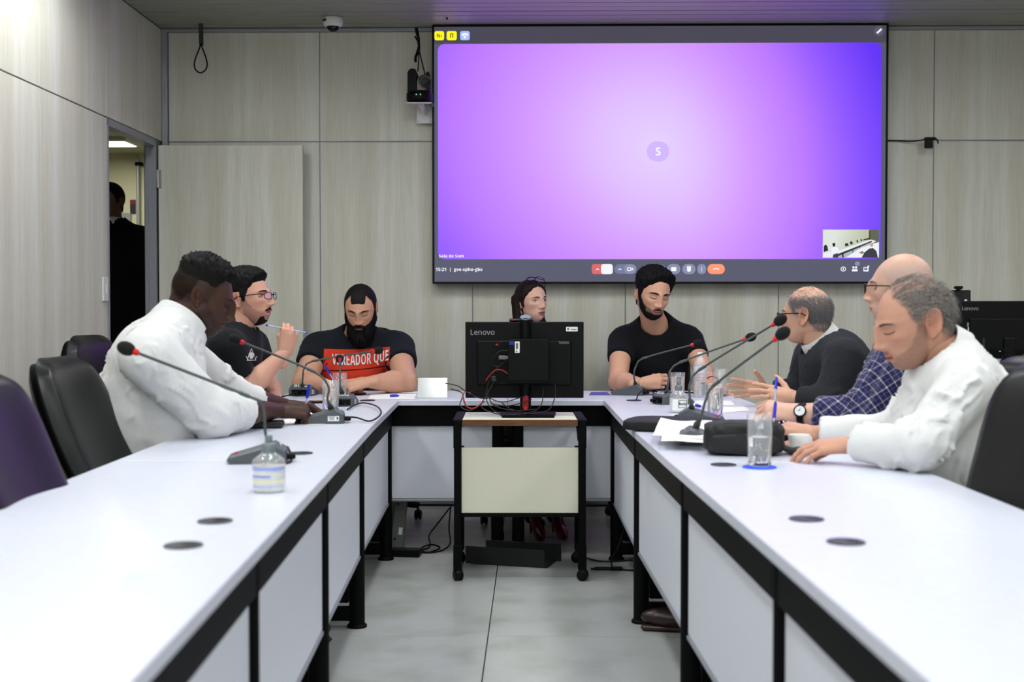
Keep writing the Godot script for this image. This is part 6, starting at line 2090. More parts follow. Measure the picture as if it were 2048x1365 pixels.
func hair_shell(h: Head, xf: Transform3D, thick: Callable, freq: float, rough: float, seed_: int, beard := false) -> Geo:
	# a shell over the head: thick(p, azimuth) gives its depth; where that is <= 0 it dips under the skin
	var g := Geo.new()
	var nz := FastNoiseLite.new()
	nz.seed = seed_
	nz.frequency = 1.0
	var V := PackedVector3Array()
	var keep := PackedByteArray()
	for i in h.P.size():
		var p := h.P[i]
		var t: float = thick.call(p, h.az[i])
		keep.append(1 if t > -0.0025 else 0)
		if t > 0.0:
			var st := Vector3(p.x, p.y * (0.35 if not beard else 0.3), p.z)
			t *= 1.0 + rough * nz.get_noise_3dv(st * freq) + rough * 0.6 * nz.get_noise_3dv(p * freq * 2.3)
		var dir := (h.D[i] + h.N[i]).normalized()
		if beard:
			dir = (h.D[i] * 0.6 + h.N[i] * 0.6 + Vector3(0, -0.5, 0.1)).normalized()
		V.append(xf * (p + dir * t))
	var I := PackedInt32Array()
	for t in range(0, h.I.size(), 3):
		if keep[h.I[t]] + keep[h.I[t + 1]] + keep[h.I[t + 2]] > 0:
			I.append(h.I[t]); I.append(h.I[t + 1]); I.append(h.I[t + 2])
	g.V = V
	g.I = I
	g.N = Sdf.normals(V, I)
	for i in V.size():
		g.C.append(Color(1, 1, 1))
		g.U.append(Vector2.ZERO)
		if g.N[i].dot(xf.basis * h.D[i]) < -0.3:
			g.N[i] = -g.N[i]
	return g

func hair_strands(h: Head, xf: Transform3D, n: int, pick: Callable, length: float, radius: float, flow: Vector3, lift: float, seed_: int, curl := 0.0) -> Geo:
	# fine hairs rooted on the scalp where pick(p, azimuth) > random; each follows `flow` along the skin
	var rng := RandomNumberGenerator.new()
	rng.seed = seed_
	var g := Geo.new()
	var made := 0
	var tries := 0
	while made < n and tries < n * 30:
		tries += 1
		var i := rng.randi_range(COLS * 2, h.P.size() - COLS * 2)
		var p := h.P[i]
		if rng.randf() > pick.call(p, h.az[i]):
			continue
		made += 1
		var nn := h.D[i]
		var d := (flow - nn * flow.dot(nn)).normalized() + Vector3(rng.randf_range(-0.35, 0.35), rng.randf_range(-0.35, 0.35), rng.randf_range(-0.35, 0.35))
		var l := length * rng.randf_range(0.6, 1.2)
		var pts := []
		for k in 4:
			var t := k / 3.0
			pts.append(xf * (p + d * l * t + nn * (lift * sin(t * 2.2) - 0.5 * l * l * t * t / 0.09 + curl * rng.randf_range(-1, 1) * t)))
		g.tube(pts, [radius, radius, radius * 0.8, radius * 0.3], 3, false)
	return g

# ---------------------------------------------------------------- hands
func add_hand(g: Geo, wrist: Vector3, fwd: Vector3, back: Vector3, right: bool, curl: Array, spread := 0.12, size := 1.0, thumb := Vector2(0.55, 25.0)) -> Array:
	# curl: degrees at the knuckle and the two finger joints for index..little; thumb: (how far out, bend)
	var F := fwd.normalized()
	var B := (back - F * back.dot(F)).normalized()
	var T := B.cross(F) * (1.0 if right else -1.0)
	var bones := []
	var s := size
	var kn := [F * 0.090 + T * 0.029, F * 0.094 + T * 0.0095 + B * 0.002, F * 0.089 - T * 0.0095 + B * 0.001, F * 0.080 - T * 0.0275 - B * 0.002]
	var ln := [[0.040, 0.024, 0.021], [0.044, 0.028, 0.022], [0.041, 0.026, 0.022], [0.032, 0.020, 0.019]]
	var rad := [0.0092, 0.0095, 0.0090, 0.0080]
	var tips := []
	for i in 4:
		var k: Vector3 = wrist + kn[i] * s
		bones.append([wrist + (T * (0.016 - i * 0.011) + F * 0.008) * s, k, 0.0155 * s, (rad[i] + 0.0028) * s, 0.012])
		var a := 0.0
		var p := k
		var lat := T * (1.5 - i) * spread
		for j in 3:
			a += deg_to_rad(curl[i][j] if curl[i] is Array else curl[i])
			var d := (F * cos(a) - B * sin(a) + lat * cos(a)).normalized()
			var q: Vector3 = p + d * ln[i][j] * s
			var r0: float = rad[i] * (1.0 - 0.08 * j) * s
			bones.append([p, q, r0 * 1.02, r0 * 0.90, 0.004])
			p = q
		tips.append(p)
	# fill between wrist and knuckles
	bones.append([wrist + F * 0.03 * s, wrist + F * 0.075 * s, 0.020 * s, 0.016 * s, 0.012])
	# thumb
	var tr := wrist + (F * 0.022 + T * 0.022 - B * 0.008) * s
	var o := thumb.x
	var d1 := (F * (1.0 - o * 0.6) + T * o - B * 0.35).normalized()
	var t1 := tr + d1 * 0.042 * s
	var b2 := deg_to_rad(thumb.y)
	var d2 := (d1 * cos(b2) + (F * 0.6 - T * 0.8 - B * 0.25).normalized() * sin(b2)).normalized()
	var t2 := t1 + d2 * 0.033 * s
	var d3 := (d2 * cos(b2 * 0.7) + (F * 0.4 - T * 0.9 - B * 0.2).normalized() * sin(b2 * 0.7)).normalized()
	var t3 := t2 + d3 * 0.026 * s
	bones.append([tr - T * 0.006 * s, t1, 0.0165 * s, 0.0125 * s, 0.012])
	bones.append([t1, t2, 0.0115 * s, 0.0105 * s, 0.005])
	bones.append([t2, t3, 0.0105 * s, 0.0088 * s, 0.004])
	tips.append(t3)
	bones.append([wrist - F * 0.045 * s, wrist + F * 0.01 * s, 0.0275 * s, 0.0235 * s, 0.015, B, 1.35])
	var lo := wrist - F * 0.05
	var hi := lo
	for b in bones:
		for e in 2:
			lo = lo.min(b[e] - Vector3.ONE * 0.035)
			hi = hi.max(b[e] + Vector3.ONE * 0.035)
	var f := Sdf.new(lo, hi, 0.0033)
	for b in bones:
		if b.size() > 5:
			f.cap(b[0], b[1], b[2], b[3], b[4], b[5], b[6])
		else:
			f.cap(b[0], b[1], b[2], b[3], b[4])
	f.mesh(g)
	# nails on the finger tips
	return tips

# ---------------------------------------------------------------- people
func skin_material() -> StandardMaterial3D:
	var m := paint("skin", Color(1, 1, 1), 0.50, 0.0, 0.36)
	m.vertex_color_use_as_albedo = true
	m.subsurf_scatter_enabled = true
	m.subsurf_scatter_strength = 0.06
	return m

func hair_material(key: String, c: Color, c2: Color, s := Vector3(60, 9, 60)) -> StandardMaterial3D:
	if mats.has(key):
		return mats[key]
	var m := paint(key, Color(1, 1, 1), 0.68, 0.0, 0.3)
	m.albedo_texture = noise_tex(256, 0.05, [[0.25, 0.75], [c, c2]], 51)
	tri_map(m, s)
	return m

func cloth_material(key: String, c: Color, rough := 0.85) -> StandardMaterial3D:
	if mats.has(key):
		return mats[key]
	var m := paint(key, c, rough, 0.0, 0.3)
	# soft creases too fine for the mesh
	relief(m, noise_tex(512, 0.016, grey_ramp(0.0, 1.0), 61, FastNoiseLite.TYPE_SIMPLEX_SMOOTH, 2), 0.16)
	tri_map(m, Vector3(3.1, 2.0, 3.1))
	m.rim_enabled = true
	m.rim = 0.25
	return m

func fold_noise(seed_: int, freq := 0.055) -> FastNoiseLite:
	var n := FastNoiseLite.new()
	n.seed = seed_
	n.noise_type = FastNoiseLite.TYPE_SIMPLEX_SMOOTH
	n.frequency = freq
	n.fractal_octaves = 2
	return n

func head_frame(pos: Vector3, facing: Vector3, pitch: float, roll: float, size: float) -> Transform3D:
	# facing: level direction; pitch: degrees down; roll: degrees towards the person's left
	var b := frame(Vector3(facing.x, 0, facing.z), Vector3.UP)
	b = b * Basis(Vector3.RIGHT, deg_to_rad(pitch)) * Basis(Vector3(0, 0, 1), deg_to_rad(-roll))
	return Transform3D(b.scaled_local(Vector3.ONE * size), pos)

func bounds(pts: Array, m: float) -> Array:
	var lo: Vector3 = pts[0]
	var hi: Vector3 = pts[0]
	for p in pts:
		lo = lo.min(p)
		hi = hi.max(p)
	return [lo - Vector3.ONE * m, hi + Vector3.ONE * m]

func person(d: Dictionary) -> Dictionary:
	# d: label, f (level facing of the trunk), pelvis, waist, chest, neck, head (Transform3D), face {}, arms: [right, left] each {sh, el, wr}, sizes
	var o := thing("person", d.label, "person", Vector3(d.pelvis.x, 0, d.pelvis.z))
	var F: Vector3 = Vector3(d.f.x, 0, d.f.z).normalized()
	var R := F.cross(Vector3.UP)
	var ws: float = d.get("waist_r", 0.15)
	var cs: float = d.get("chest_r", 0.16)
	var neck_r: float = d.get("neck_r", 0.058)
	var arm_r: float = d.get("arm_r", 0.046)
	var hx: Transform3D = d.head
	var hb := hx.basis.orthonormalized()
	var hs := hx.basis.x.length()
	# ---- body: neck, trunk, arms; then hands and head on finer meshes
	var skin := Geo.new()
	skin.col = d.face.skin
	var pts := [d.pelvis, d.chest, d.neck, hx.origin]
	for a in d.arms:
		pts.append_array([a.sh, a.el, a.wr])
	var bb := bounds(pts, 0.16)
	var body := Sdf.new(bb[0], bb[1], d.get("grain", 0.0122))
	var skull: Vector3 = hx.origin + hb * Vector3(0, -0.045, -0.022) * hs
	body.cap(d.neck + (d.chest - d.neck) * 0.25, skull, neck_r * 1.12, neck_r * 0.97, 0.02)
	body.cap(d.chest, d.neck, cs * 0.6, neck_r * 1.1, 0.02)
	body.cap(d.pelvis, d.chest, ws * 0.75, cs * 0.7, 0.02)
	for a in d.arms:
		var ar: float = a.get("r", arm_r)
		body.cap(d.chest.lerp(d.neck, 0.35), a.sh, 0.055, ar * 1.15, 0.03)
		body.cap(a.sh, a.el, ar * 1.15, ar * 0.88, 0.02)
		var mid: Vector3 = a.el.lerp(a.wr, 0.32)
		body.cap(a.el, mid, ar * 0.88, ar * 0.90, 0.015)
		body.cap(mid, a.wr, ar * 0.90, 0.0265, 0.015)
	body.mesh(skin)
	d["tips"] = []
	for i in 2:
		var a: Dictionary = d.arms[i]
		if a.has("fwd"):
			d.tips.append(add_hand(skin, a.wr, a.fwd, a.back, i == 0, a.get("curl", [[20, 25, 15], [22, 28, 15], [25, 30, 15], [28, 30, 15]]), a.get("spread", 0.12), d.get("hand", 1.0), a.get("thumb", Vector2(0.55, 25.0))))
		else:
			d.tips.append([])
	var h := make_head(d.face)
	add_head(skin, h, hx, d.face)
	var mesh := worldpart("body", skin, skin_material(), o)
	# ---- clothing
	if d.has("shirt"):
		var sh: Dictionary = d.shirt
		var sg := Geo.new()
		var cell: float = sh.get("cell", 0.0124)
		var sp := [d.pelvis, d.waist, d.chest, d.neck]
		for a in d.arms:
			sp.append(a.sh)
			sp.append(a.el)
			if sh.sleeve > 1.0:
				sp.append(a.wr)
		var sb := bounds(sp, maxf(ws, cs) + 0.05)
		var s := Sdf.new(sb[0], sb[1], cell)
		var dep: float = d.get("depth", 1.35)
		s.cap(d.pelvis, d.waist, ws * 1.05, ws * 1.06, 0.06, F, d.get("waist_depth", 1.15))
		s.cap(d.waist, d.chest, ws * 1.06, cs * 1.03, 0.07, F, lerpf(d.get("waist_depth", 1.15), dep, 0.6))
		var rs: Vector3 = d.arms[0].sh
		var ls: Vector3 = d.arms[1].sh
		s.cap(rs.lerp(ls, 0.12), ls.lerp(rs, 0.12), arm_r * 1.45, arm_r * 1.45, 0.07)
		var nk: Vector3 = d.neck - (d.neck - d.chest).normalized() * sh.get("drop", 0.0)
		s.cap(d.chest, nk - (nk - d.chest).normalized() * 0.01, cs * 0.7, neck_r * 1.32, 0.06, F, 1.15)
		s.cap(rs.lerp(nk, 0.25), nk, arm_r * 1.1, neck_r * 1.05, 0.05)
		s.cap(ls.lerp(nk, 0.25), nk, arm_r * 1.1, neck_r * 1.05, 0.05)
		for a in d.arms:
			var ar: float = a.get("r", arm_r) * sh.get("loose", 1.18)
			if sh.sleeve <= 1.0:
				var e: Vector3 = a.sh.lerp(a.el, sh.sleeve)
				s.cap(a.sh, e, ar * 1.22, ar * 1.10, 0.04, Vector3.ZERO, 1.0, 1)
			else:
				s.cap(a.sh, a.el, ar * 1.24, ar * 1.04, sh.get("join", 0.03))
				var e: Vector3 = a.el.lerp(a.wr, sh.sleeve - 1.0)
				s.cap(a.el, e, ar * 1.04, maxf(0.036, ar * lerpf(1.04, 0.80, sh.sleeve - 1.0)), 0.03, Vector3.ZERO, 1.0, 1)
		# neck opening
		var up: Vector3 = (skull - d.neck).normalized()
		var open: float = sh.get("open", 0.0)
		s.cap(nk + up * 0.012 + F * open, d.neck + up * 0.14 + F * open, neck_r * sh.get("neck_hole", 1.12), neck_r * 1.5, 0.01, Vector3.ZERO, 1.0, 0, true)
		d["wr"] = {"amp": sh.get("amp", 0.004), "noise": fold_noise(sh.get("seed", 3), sh.get("fold", 0.13)), "dir": sh.get("dir", Vector3(0.3, 1, 0.2)).normalized(), "calm": d.neck}
		s.mesh(sg, d.wr)
		if sh.has("turn"):
			var m := MeshInstance3D.new()
			m.name = sh.get("called", "shirt")
			m.transform.basis = sh.turn
			m.mesh = sg.mesh(o.position, sh.turn)
			m.material_override = sh.mat
			o.add_child(m, true)
			if sh.has("label"):
				m.set_meta("label", sh.label)
		else:
			worldpart(sh.get("called", "shirt"), sg, sh.mat, o, sh.get("label", ""))
		d["field"] = s
		if sh.has("collar"):
			worldpart("collar", collar_geo(d, up, F, R, neck_r, sh.collar), sh.get("collar_mat", sh.mat), o)
	# ---- trousers and shoes
	var tg := Geo.new()
	var kn := []
	var ft := []
	for sgn in [1.0, -1.0]:
		var hip: Vector3 = d.pelvis + R * sgn * (0.06 if d.has("heels") else 0.09)
		var knee: Vector3 = hip + F * d.get("thigh", 0.40) + R * sgn * (0.0 if d.has("heels") else 0.06)
		knee.y = d.get("knee_y", 0.50)
		var ank: Vector3 = knee + F * (d.shin[0 if sgn > 0 else 1] if d.get("shin") is Array else d.get("shin", 0.02))
		ank.y = 0.10
		if d.has("stand"):
			knee = hip + Vector3(0, -0.45, 0) + R * sgn * 0.01
			ank = Vector3(knee.x, 0.09, knee.z)
		kn.append([hip, knee, ank])
	var tb := bounds([kn[0][0], kn[0][1], kn[0][2], kn[1][0], kn[1][1], kn[1][2], d.pelvis], ws + 0.05)
	var ts := Sdf.new(tb[0], tb[1], 0.016)
	ts.cap(d.pelvis + R * 0.06, d.pelvis - R * 0.06, ws * 0.92, ws * 0.92, 0.05)
	for q in kn:
		ts.cap(q[0], q[1], 0.088, 0.066, 0.05)
		ts.cap(q[1], q[2], 0.066, 0.048, 0.03)
	ts.mesh(tg)
	worldpart(d.get("trousers_name", "trousers"), tg, d.get("trousers", cloth_material("dark trousers", Color(0.05, 0.05, 0.06))), o)
	for q in kn:
		var sg2 := Geo.new()
		var a: Vector3 = q[2] * Vector3(1, 0, 1)
		var b := frame(F, Vector3.UP)
		if d.has("heels"):
			sg2.tube(bez([a - F * 0.03 + Vector3(0, 0.115, 0), a + F * 0.05 + Vector3(0, 0.085, 0), a + F * 0.12 + Vector3(0, 0.034, 0), a + F * 0.19 + Vector3(0, 0.016, 0)], 5), [0.024, 0.028, 0.030, 0.031, 0.031, 0.030, 0.030, 0.030, 0.031, 0.033, 0.033, 0.032, 0.028, 0.022, 0.016, 0.008], 14)
			sg2.tube([a - F * 0.035 + Vector3(0, 0.095, 0), a - F * 0.038 + Vector3(0, 0.001, 0)], [0.012, 0.005], 8)
			worldpart("shoe", sg2, d.shoes, o)
			continue
		sg2.ball(a + F * 0.07 + Vector3(0, 0.045, 0), Vector3(0.048, 0.042, 0.135), 12, 18, b)
		sg2.box(a + F * 0.07 + Vector3(0, 0.012, 0), Vector3(0.088, 0.022, 0.26), 0.010, b)
		worldpart("shoe", sg2, d.get("shoes", paint("black leather shoe", Color(0.03, 0.025, 0.025), 0.35)), o)
	d["node"] = o
	d["h"] = h
	return d

func collar_geo(d: Dictionary, up: Vector3, F: Vector3, R: Vector3, nr: float, c: Dictionary) -> Geo:
	# stand-and-fall collar: a band round the neck, folded down outside, open in front
	var n := 33
	var rows := 7
	var p := PackedVector3Array()
	var e := up
	var f := (F - e * F.dot(e)).normalized()
	var r := f.cross(e).normalized()
	var gap: float = c.get("gap", 0.35)
	var hgt: float = c.get("h", 0.042)
	for j in rows:
		var t := float(j) / (rows - 1)
		for i in n:
			var a := lerpf(gap, TAU - gap, float(i) / (n - 1))
			var dir := f * cos(a) + r * sin(a)
			var point: float = pow(maxf(0.0, cos(a)), 3.0) * c.get("point", 0.02)
			# inner stand 0..0.4, fold, outer fall to 1
			var rad: float
			var y: float
			if t < 0.4:
				rad = nr * c.get("wide", 1.18)
				y = lerpf(-0.004, hgt, t / 0.4)
			else:
				var q := (t - 0.4) / 0.6
				rad = nr * c.get("wide", 1.18) + 0.003 + 0.013 * q
				y = lerpf(hgt + 0.002, hgt * -0.12 - point, q)
			p.append(d.neck + e * (y - 0.012 + 0.010 * (1.0 - cos(a)) * 0.5 * c.get("rise", 1.0)) + dir * rad + f * c.get("fwd", 0.0))
	return Geo.new().grid(p, n, rows)

func glasses(o: Node3D, h: Head, xf: Transform3D, w: float, hgt: float, m: Material, half_rim := false) -> void:
	var k := xf.basis.x.length()
	var g := Node3D.new()
	g.name = "spectacles"
	o.add_child(g)
	var z := h.front_z(0.0, 0.008) + 0.004
	var rim := Geo.new()
	var lens := Geo.new()
	for s in [-1.0, 1.0]:
		var loop := []
		var poly := []
		for i in 25:
			var a := TAU * i / 24.0
			var e := pow(absf(cos(a)), 0.6) * signf(cos(a))
			var v := pow(absf(sin(a)), 0.7) * signf(sin(a))
			var x: float = s * 0.032 + e * w * 0.5
			var pt := Vector3(x, 0.001 + v * hgt * 0.5, z - 0.012 * pow(absf(x) / 0.06, 2.0))
			loop.append(xf * pt)
			if i < 24:
				poly.append(xf * pt)
		rim.tube(loop, 0.0016 * k, 6, false)
		lens.face(poly, (xf.basis * Vector3(0, 0, 1)).normalized())
		var ex := h.side_x(0.005, -0.005) + 0.004
		rim.tube(bez([xf * Vector3(s * (0.032 + w * 0.5), 0.008, z - 0.012), xf * Vector3(s * (ex - 0.001), 0.010, z - 0.028), xf * Vector3(s * ex, 0.010, 0.0), xf * Vector3(s * (ex - 0.002), 0.004, -0.022), xf * Vector3(s * (ex - 0.006), -0.012, -0.036)], 5), 0.0021 * k, 6)
	rim.tube(bez([xf * Vector3(-0.012, 0.004, z), xf * Vector3(0, 0.008, z + 0.002), xf * Vector3(0.012, 0.004, z)], 4), 0.0018 * k, 6)
	var lm := paint("spectacle lens", Color(0.95, 0.97, 1.0, 0.05), 0.02)
	lm.transparency = BaseMaterial3D.TRANSPARENCY_ALPHA
	var a := MeshInstance3D.new()
	a.name = "rims"
	a.mesh = rim.mesh(o.position)
	a.material_override = m
	g.add_child(a)
	var b := MeshInstance3D.new()
	b.name = "lenses"
	b.mesh = lens.mesh(o.position)
	b.material_override = lm
	g.add_child(b)

func conform(d: Dictionary, start: Vector3, dir: Vector3, reach := 0.3) -> Vector3:
	# walk from start along dir until the clothing is met
	var s: Sdf = d.field
	var p := start
	var t := 0.0
	while t < reach:
		var v := s.sample(p)
		if v < 0.0004:
			break
		var st := clampf(v * 0.6, 0.001, 0.02)
		p += dir * st
		t += st
	return p - dir * Sdf.fold(d.wr, p)

func up_h(u: float, v: float, z: float) -> Vector3:
	return at(u, v, z)

func people() -> void:
	man_white_shirt()
	man_glasses()
	man_beard()
	woman()
	man_black_shirt()
	man_suit()
	man_plaid()
	man_old()
	man_doorway()

func man_white_shirt() -> void:
	var F := Vector3(0.93, 0, -0.37)
	var white := cloth_material("white cotton", Color(0.84, 0.84, 0.835), 0.9)
	var d := person({
		"label": "heavyset man in a white shirt writing, head bowed, beside the doorway wall", "f": F,
		"pelvis": at(285, 950, 4.40) * Vector3(1, 0, 1) + Vector3(0, 0.56, 0), "waist": at(302, 850, 4.38), "chest": at(312, 742, 4.36), "neck": at(356, 655, 4.40),
		"waist_r": 0.190, "chest_r": 0.175, "neck_r": 0.074, "arm_r": 0.062, "waist_depth": 1.0, "depth": 1.12, "hand": 1.08,
		"head": head_frame(at(404, 597, 4.45), Vector3(0.95, 0, -0.30), 20, 0, 1.12),
		"face": {"skin": lin(0.265, 0.172, 0.138), "lips": lin(0.36, 0.21, 0.19), "jaw": 1.12, "fat": 0.008, "eyes": "down", "brow": lin(0.05, 0.04, 0.04), "stubble": 0.55, "stubble_col": lin(0.10, 0.07, 0.06), "nose": 1.05, "scalp": lin(0.10, 0.075, 0.065), "scalp_mix": 0.6, "front": 0.080, "temple": 0.058},
		"arms": [
			{"sh": at(296, 712, 4.08), "el": at(424, 826, 4.26), "wr": at(560, 822, 4.72), "r": 0.064, "fwd": Vector3(0.9, -0.05, -0.45), "back": Vector3(-0.2, 0.75, 0.6), "curl": [[55, 70, 45], [62, 75, 45], [66, 75, 45], [70, 75, 45]], "spread": 0.03, "thumb": Vector2(0.35, 40)},
			{"sh": at(345, 705, 4.60), "el": at(470, 800, 4.86), "wr": at(575, 812, 5.05), "fwd": Vector3(0.9, -0.05, 0.1), "back": Vector3(-0.1, 0.9, -0.3), "curl": [[25, 30, 20], [28, 32, 20], [30, 35, 20], [32, 35, 20]]}],
		"shirt": {"mat": white, "sleeve": 1.42, "loose": 1.18, "join": 0.015, "amp": 0.0095, "fold": 0.085, "seed": 5, "dir": Vector3(0.6, -0.5, -0.4), "cell": 0.0095, "drop": 0.01, "collar": {"h": 0.055, "wide": 1.24, "gap": 0.5, "point": 0.04}, "label": "white long-sleeved shirt with turned-back cuff"}})
	var h: Head = d.h
	var blk := hair_material("black curly hair", Color(0.020, 0.017, 0.017), Color(0.05, 0.042, 0.04), Vector3(70, 70, 70))
	var hf := {"front": 0.074, "temple": 0.062, "sideburn": 0.01, "nape": -0.02}
	var hg := hair_shell(h, d.head, func(p: Vector3, az: float) -> float:
		var top := smoothstep(0.045, 0.085, p.y + p.z * 0.10)
		return (0.003 + 0.024 * top) * smoothstep(-0.004, 0.016, p.y - hair_line(az, hf) - 0.012 * (1.0 - top)) - 0.003, 150.0, 0.55, 3)
	worldpart("hair", hg, blk, d.node)
	# turned-back cuff
	var a: Dictionary = d.arms[0]
	var ax: Vector3 = (a.wr - a.el).normalized()
	var c0: Vector3 = a.el.lerp(a.wr, 0.26)
	worldpart("cuff", Geo.new().tube([c0, c0 + ax * 0.004, c0 + ax * 0.06, c0 + ax * 0.063], [0.064, 0.068, 0.063, 0.058], 24), white, d.node)
	pen("blue pen upright in the writing man's fist", at(606, 838, 5.0), at(618, 772, 4.98))

func man_glasses() -> void:
	var F := Vector3(0.95, 0, 0.0)
	var black := cloth_material("black cotton", Color(0.062, 0.065, 0.078), 0.92)
	var d := person({
		"label": "man in glasses and a black T-shirt holding a blue pen to his chin", "f": F,
		"pelvis": at(440, 880, 5.50) * Vector3(1, 0, 1) + Vector3(-0.06, 0.56, 0), "waist": at(430, 800, 5.50), "chest": at(455, 730, 5.50), "neck": at(478, 668, 5.50),
		"waist_r": 0.165, "chest_r": 0.165, "neck_r": 0.062, "arm_r": 0.050,
		"head": head_frame(at(497, 598, 5.50), Vector3(0.97, 0, 0.24), -6, 0, 1.04),
		"face": {"skin": lin(0.80, 0.60, 0.52), "brow": lin(0.10, 0.075, 0.06), "stubble": 0.50, "stubble_col": lin(0.24, 0.16, 0.13), "look": Vector2(0.5, 0.2), "brow_size": 1.1, "jaw": 1.04, "nose": 0.88},
		"arms": [
			{"sh": at(452, 700, 5.30), "el": at(492, 782, 5.36), "wr": at(570, 705, 5.42), "r": 0.052, "fwd": Vector3(0.25, 0.95, 0.0), "back": Vector3(0.3, -0.1, 0.95), "curl": [[60, 80, 50], [65, 85, 50], [68, 85, 50], [70, 85, 50]], "spread": 0.02, "thumb": Vector2(0.3, 45)},
			{"sh": at(505, 694, 5.72), "el": at(540, 778, 5.72), "wr": at(548, 792, 5.50), "fwd": Vector3(0.1, -0.02, 1), "back": Vector3(0, 1, 0)}],
		"shirt": {"mat": black, "sleeve": 0.66, "loose": 1.2, "amp": 0.004, "seed": 8, "dir": Vector3(0.3, -1, 0.3), "neck_hole": 1.10, "label": "black T-shirt with a small white skull emblem"}})
	var h: Head = d.h
	var hm := hair_material("black straight hair", Color(0.018, 0.016, 0.018), Color(0.055, 0.048, 0.05))
	var hf := {"front": 0.070, "temple": 0.050, "sideburn": -0.018, "nape": -0.055}
	worldpart("hair", hair_shell(h, d.head, func(p: Vector3, az: float) -> float:
		var top := smoothstep(0.03, 0.09, p.y)
		return (0.006 + 0.020 * top + 0.010 * smoothstep(0.02, 0.07, p.z) * top) * smoothstep(-0.004, 0.010, p.y - hair_line(az, hf)) - 0.003, 120.0, 0.4, 13), hm, d.node)
	worldpart("beard", hair_shell(h, d.head, func(p: Vector3, az: float) -> float:
		return 0.0055 * beard_depth(p, az, -0.012) * smoothstep(48.0, 18.0, absf(rad_to_deg(az))) - 0.0022, 200.0, 0.5, 14, true), hair_material("dark brown beard", Color(0.05, 0.035, 0.028), Color(0.11, 0.08, 0.065)), d.node)
	glasses(d.node, h, d.head, 0.050, 0.027, M.black)
	pen("blue pen held across the fist of the man in glasses", at(617, 667, 5.40), at(533, 651, 5.45), false)
	# emblem: a skull in a triangle
	var g := Geo.new()
	var put := func(x: float, y: float) -> Vector3:
		var st := at(503 + x, 711 + y, 5.05)
		return conform(d, st, (st - EYE).normalized() * 1.0, 0.5) - (st - EYE).normalized() * 0.006
	for l in [[[-9, 10], [0, -13]], [[0, -13], [9, 10]], [[-9, 10], [9, 10]], [[-11, 2], [-6, 10]], [[11, 2], [6, 10]]]:
		var pts := []
		for i in 6:
			var t := i / 5.0
			pts.append(put.call(lerpf(l[0][0], l[1][0], t), lerpf(l[0][1], l[1][1], t)))
		g.tube(pts, 0.0016, 4)
	for q in [[0, -1, 6.0, 5.2], [0, 4, 4.0, 3.4]]:
		var ring := []
		for i in 12:
			var a := TAU * i / 12
			ring.append(put.call(q[0] + cos(a) * q[2], q[1] + sin(a) * q[3]))
		g.face(ring, (EYE - ring[0]).normalized())
	worldpart("emblem", g, paint("white print", Color(0.85, 0.85, 0.85), 0.7), d.node)
	var eg := Geo.new()
	for x in [-2.4, 2.4]:
		var ring := []
		for i in 8:
			var a := TAU * i / 8
			ring.append(put.call(x + cos(a) * 1.5, -0.6 + sin(a) * 1.6) + (EYE - put.call(x, 0)).normalized() * 0.0012)
		eg.face(ring, (EYE - ring[0]).normalized())
	worldpart("emblem", eg, black, d.node)

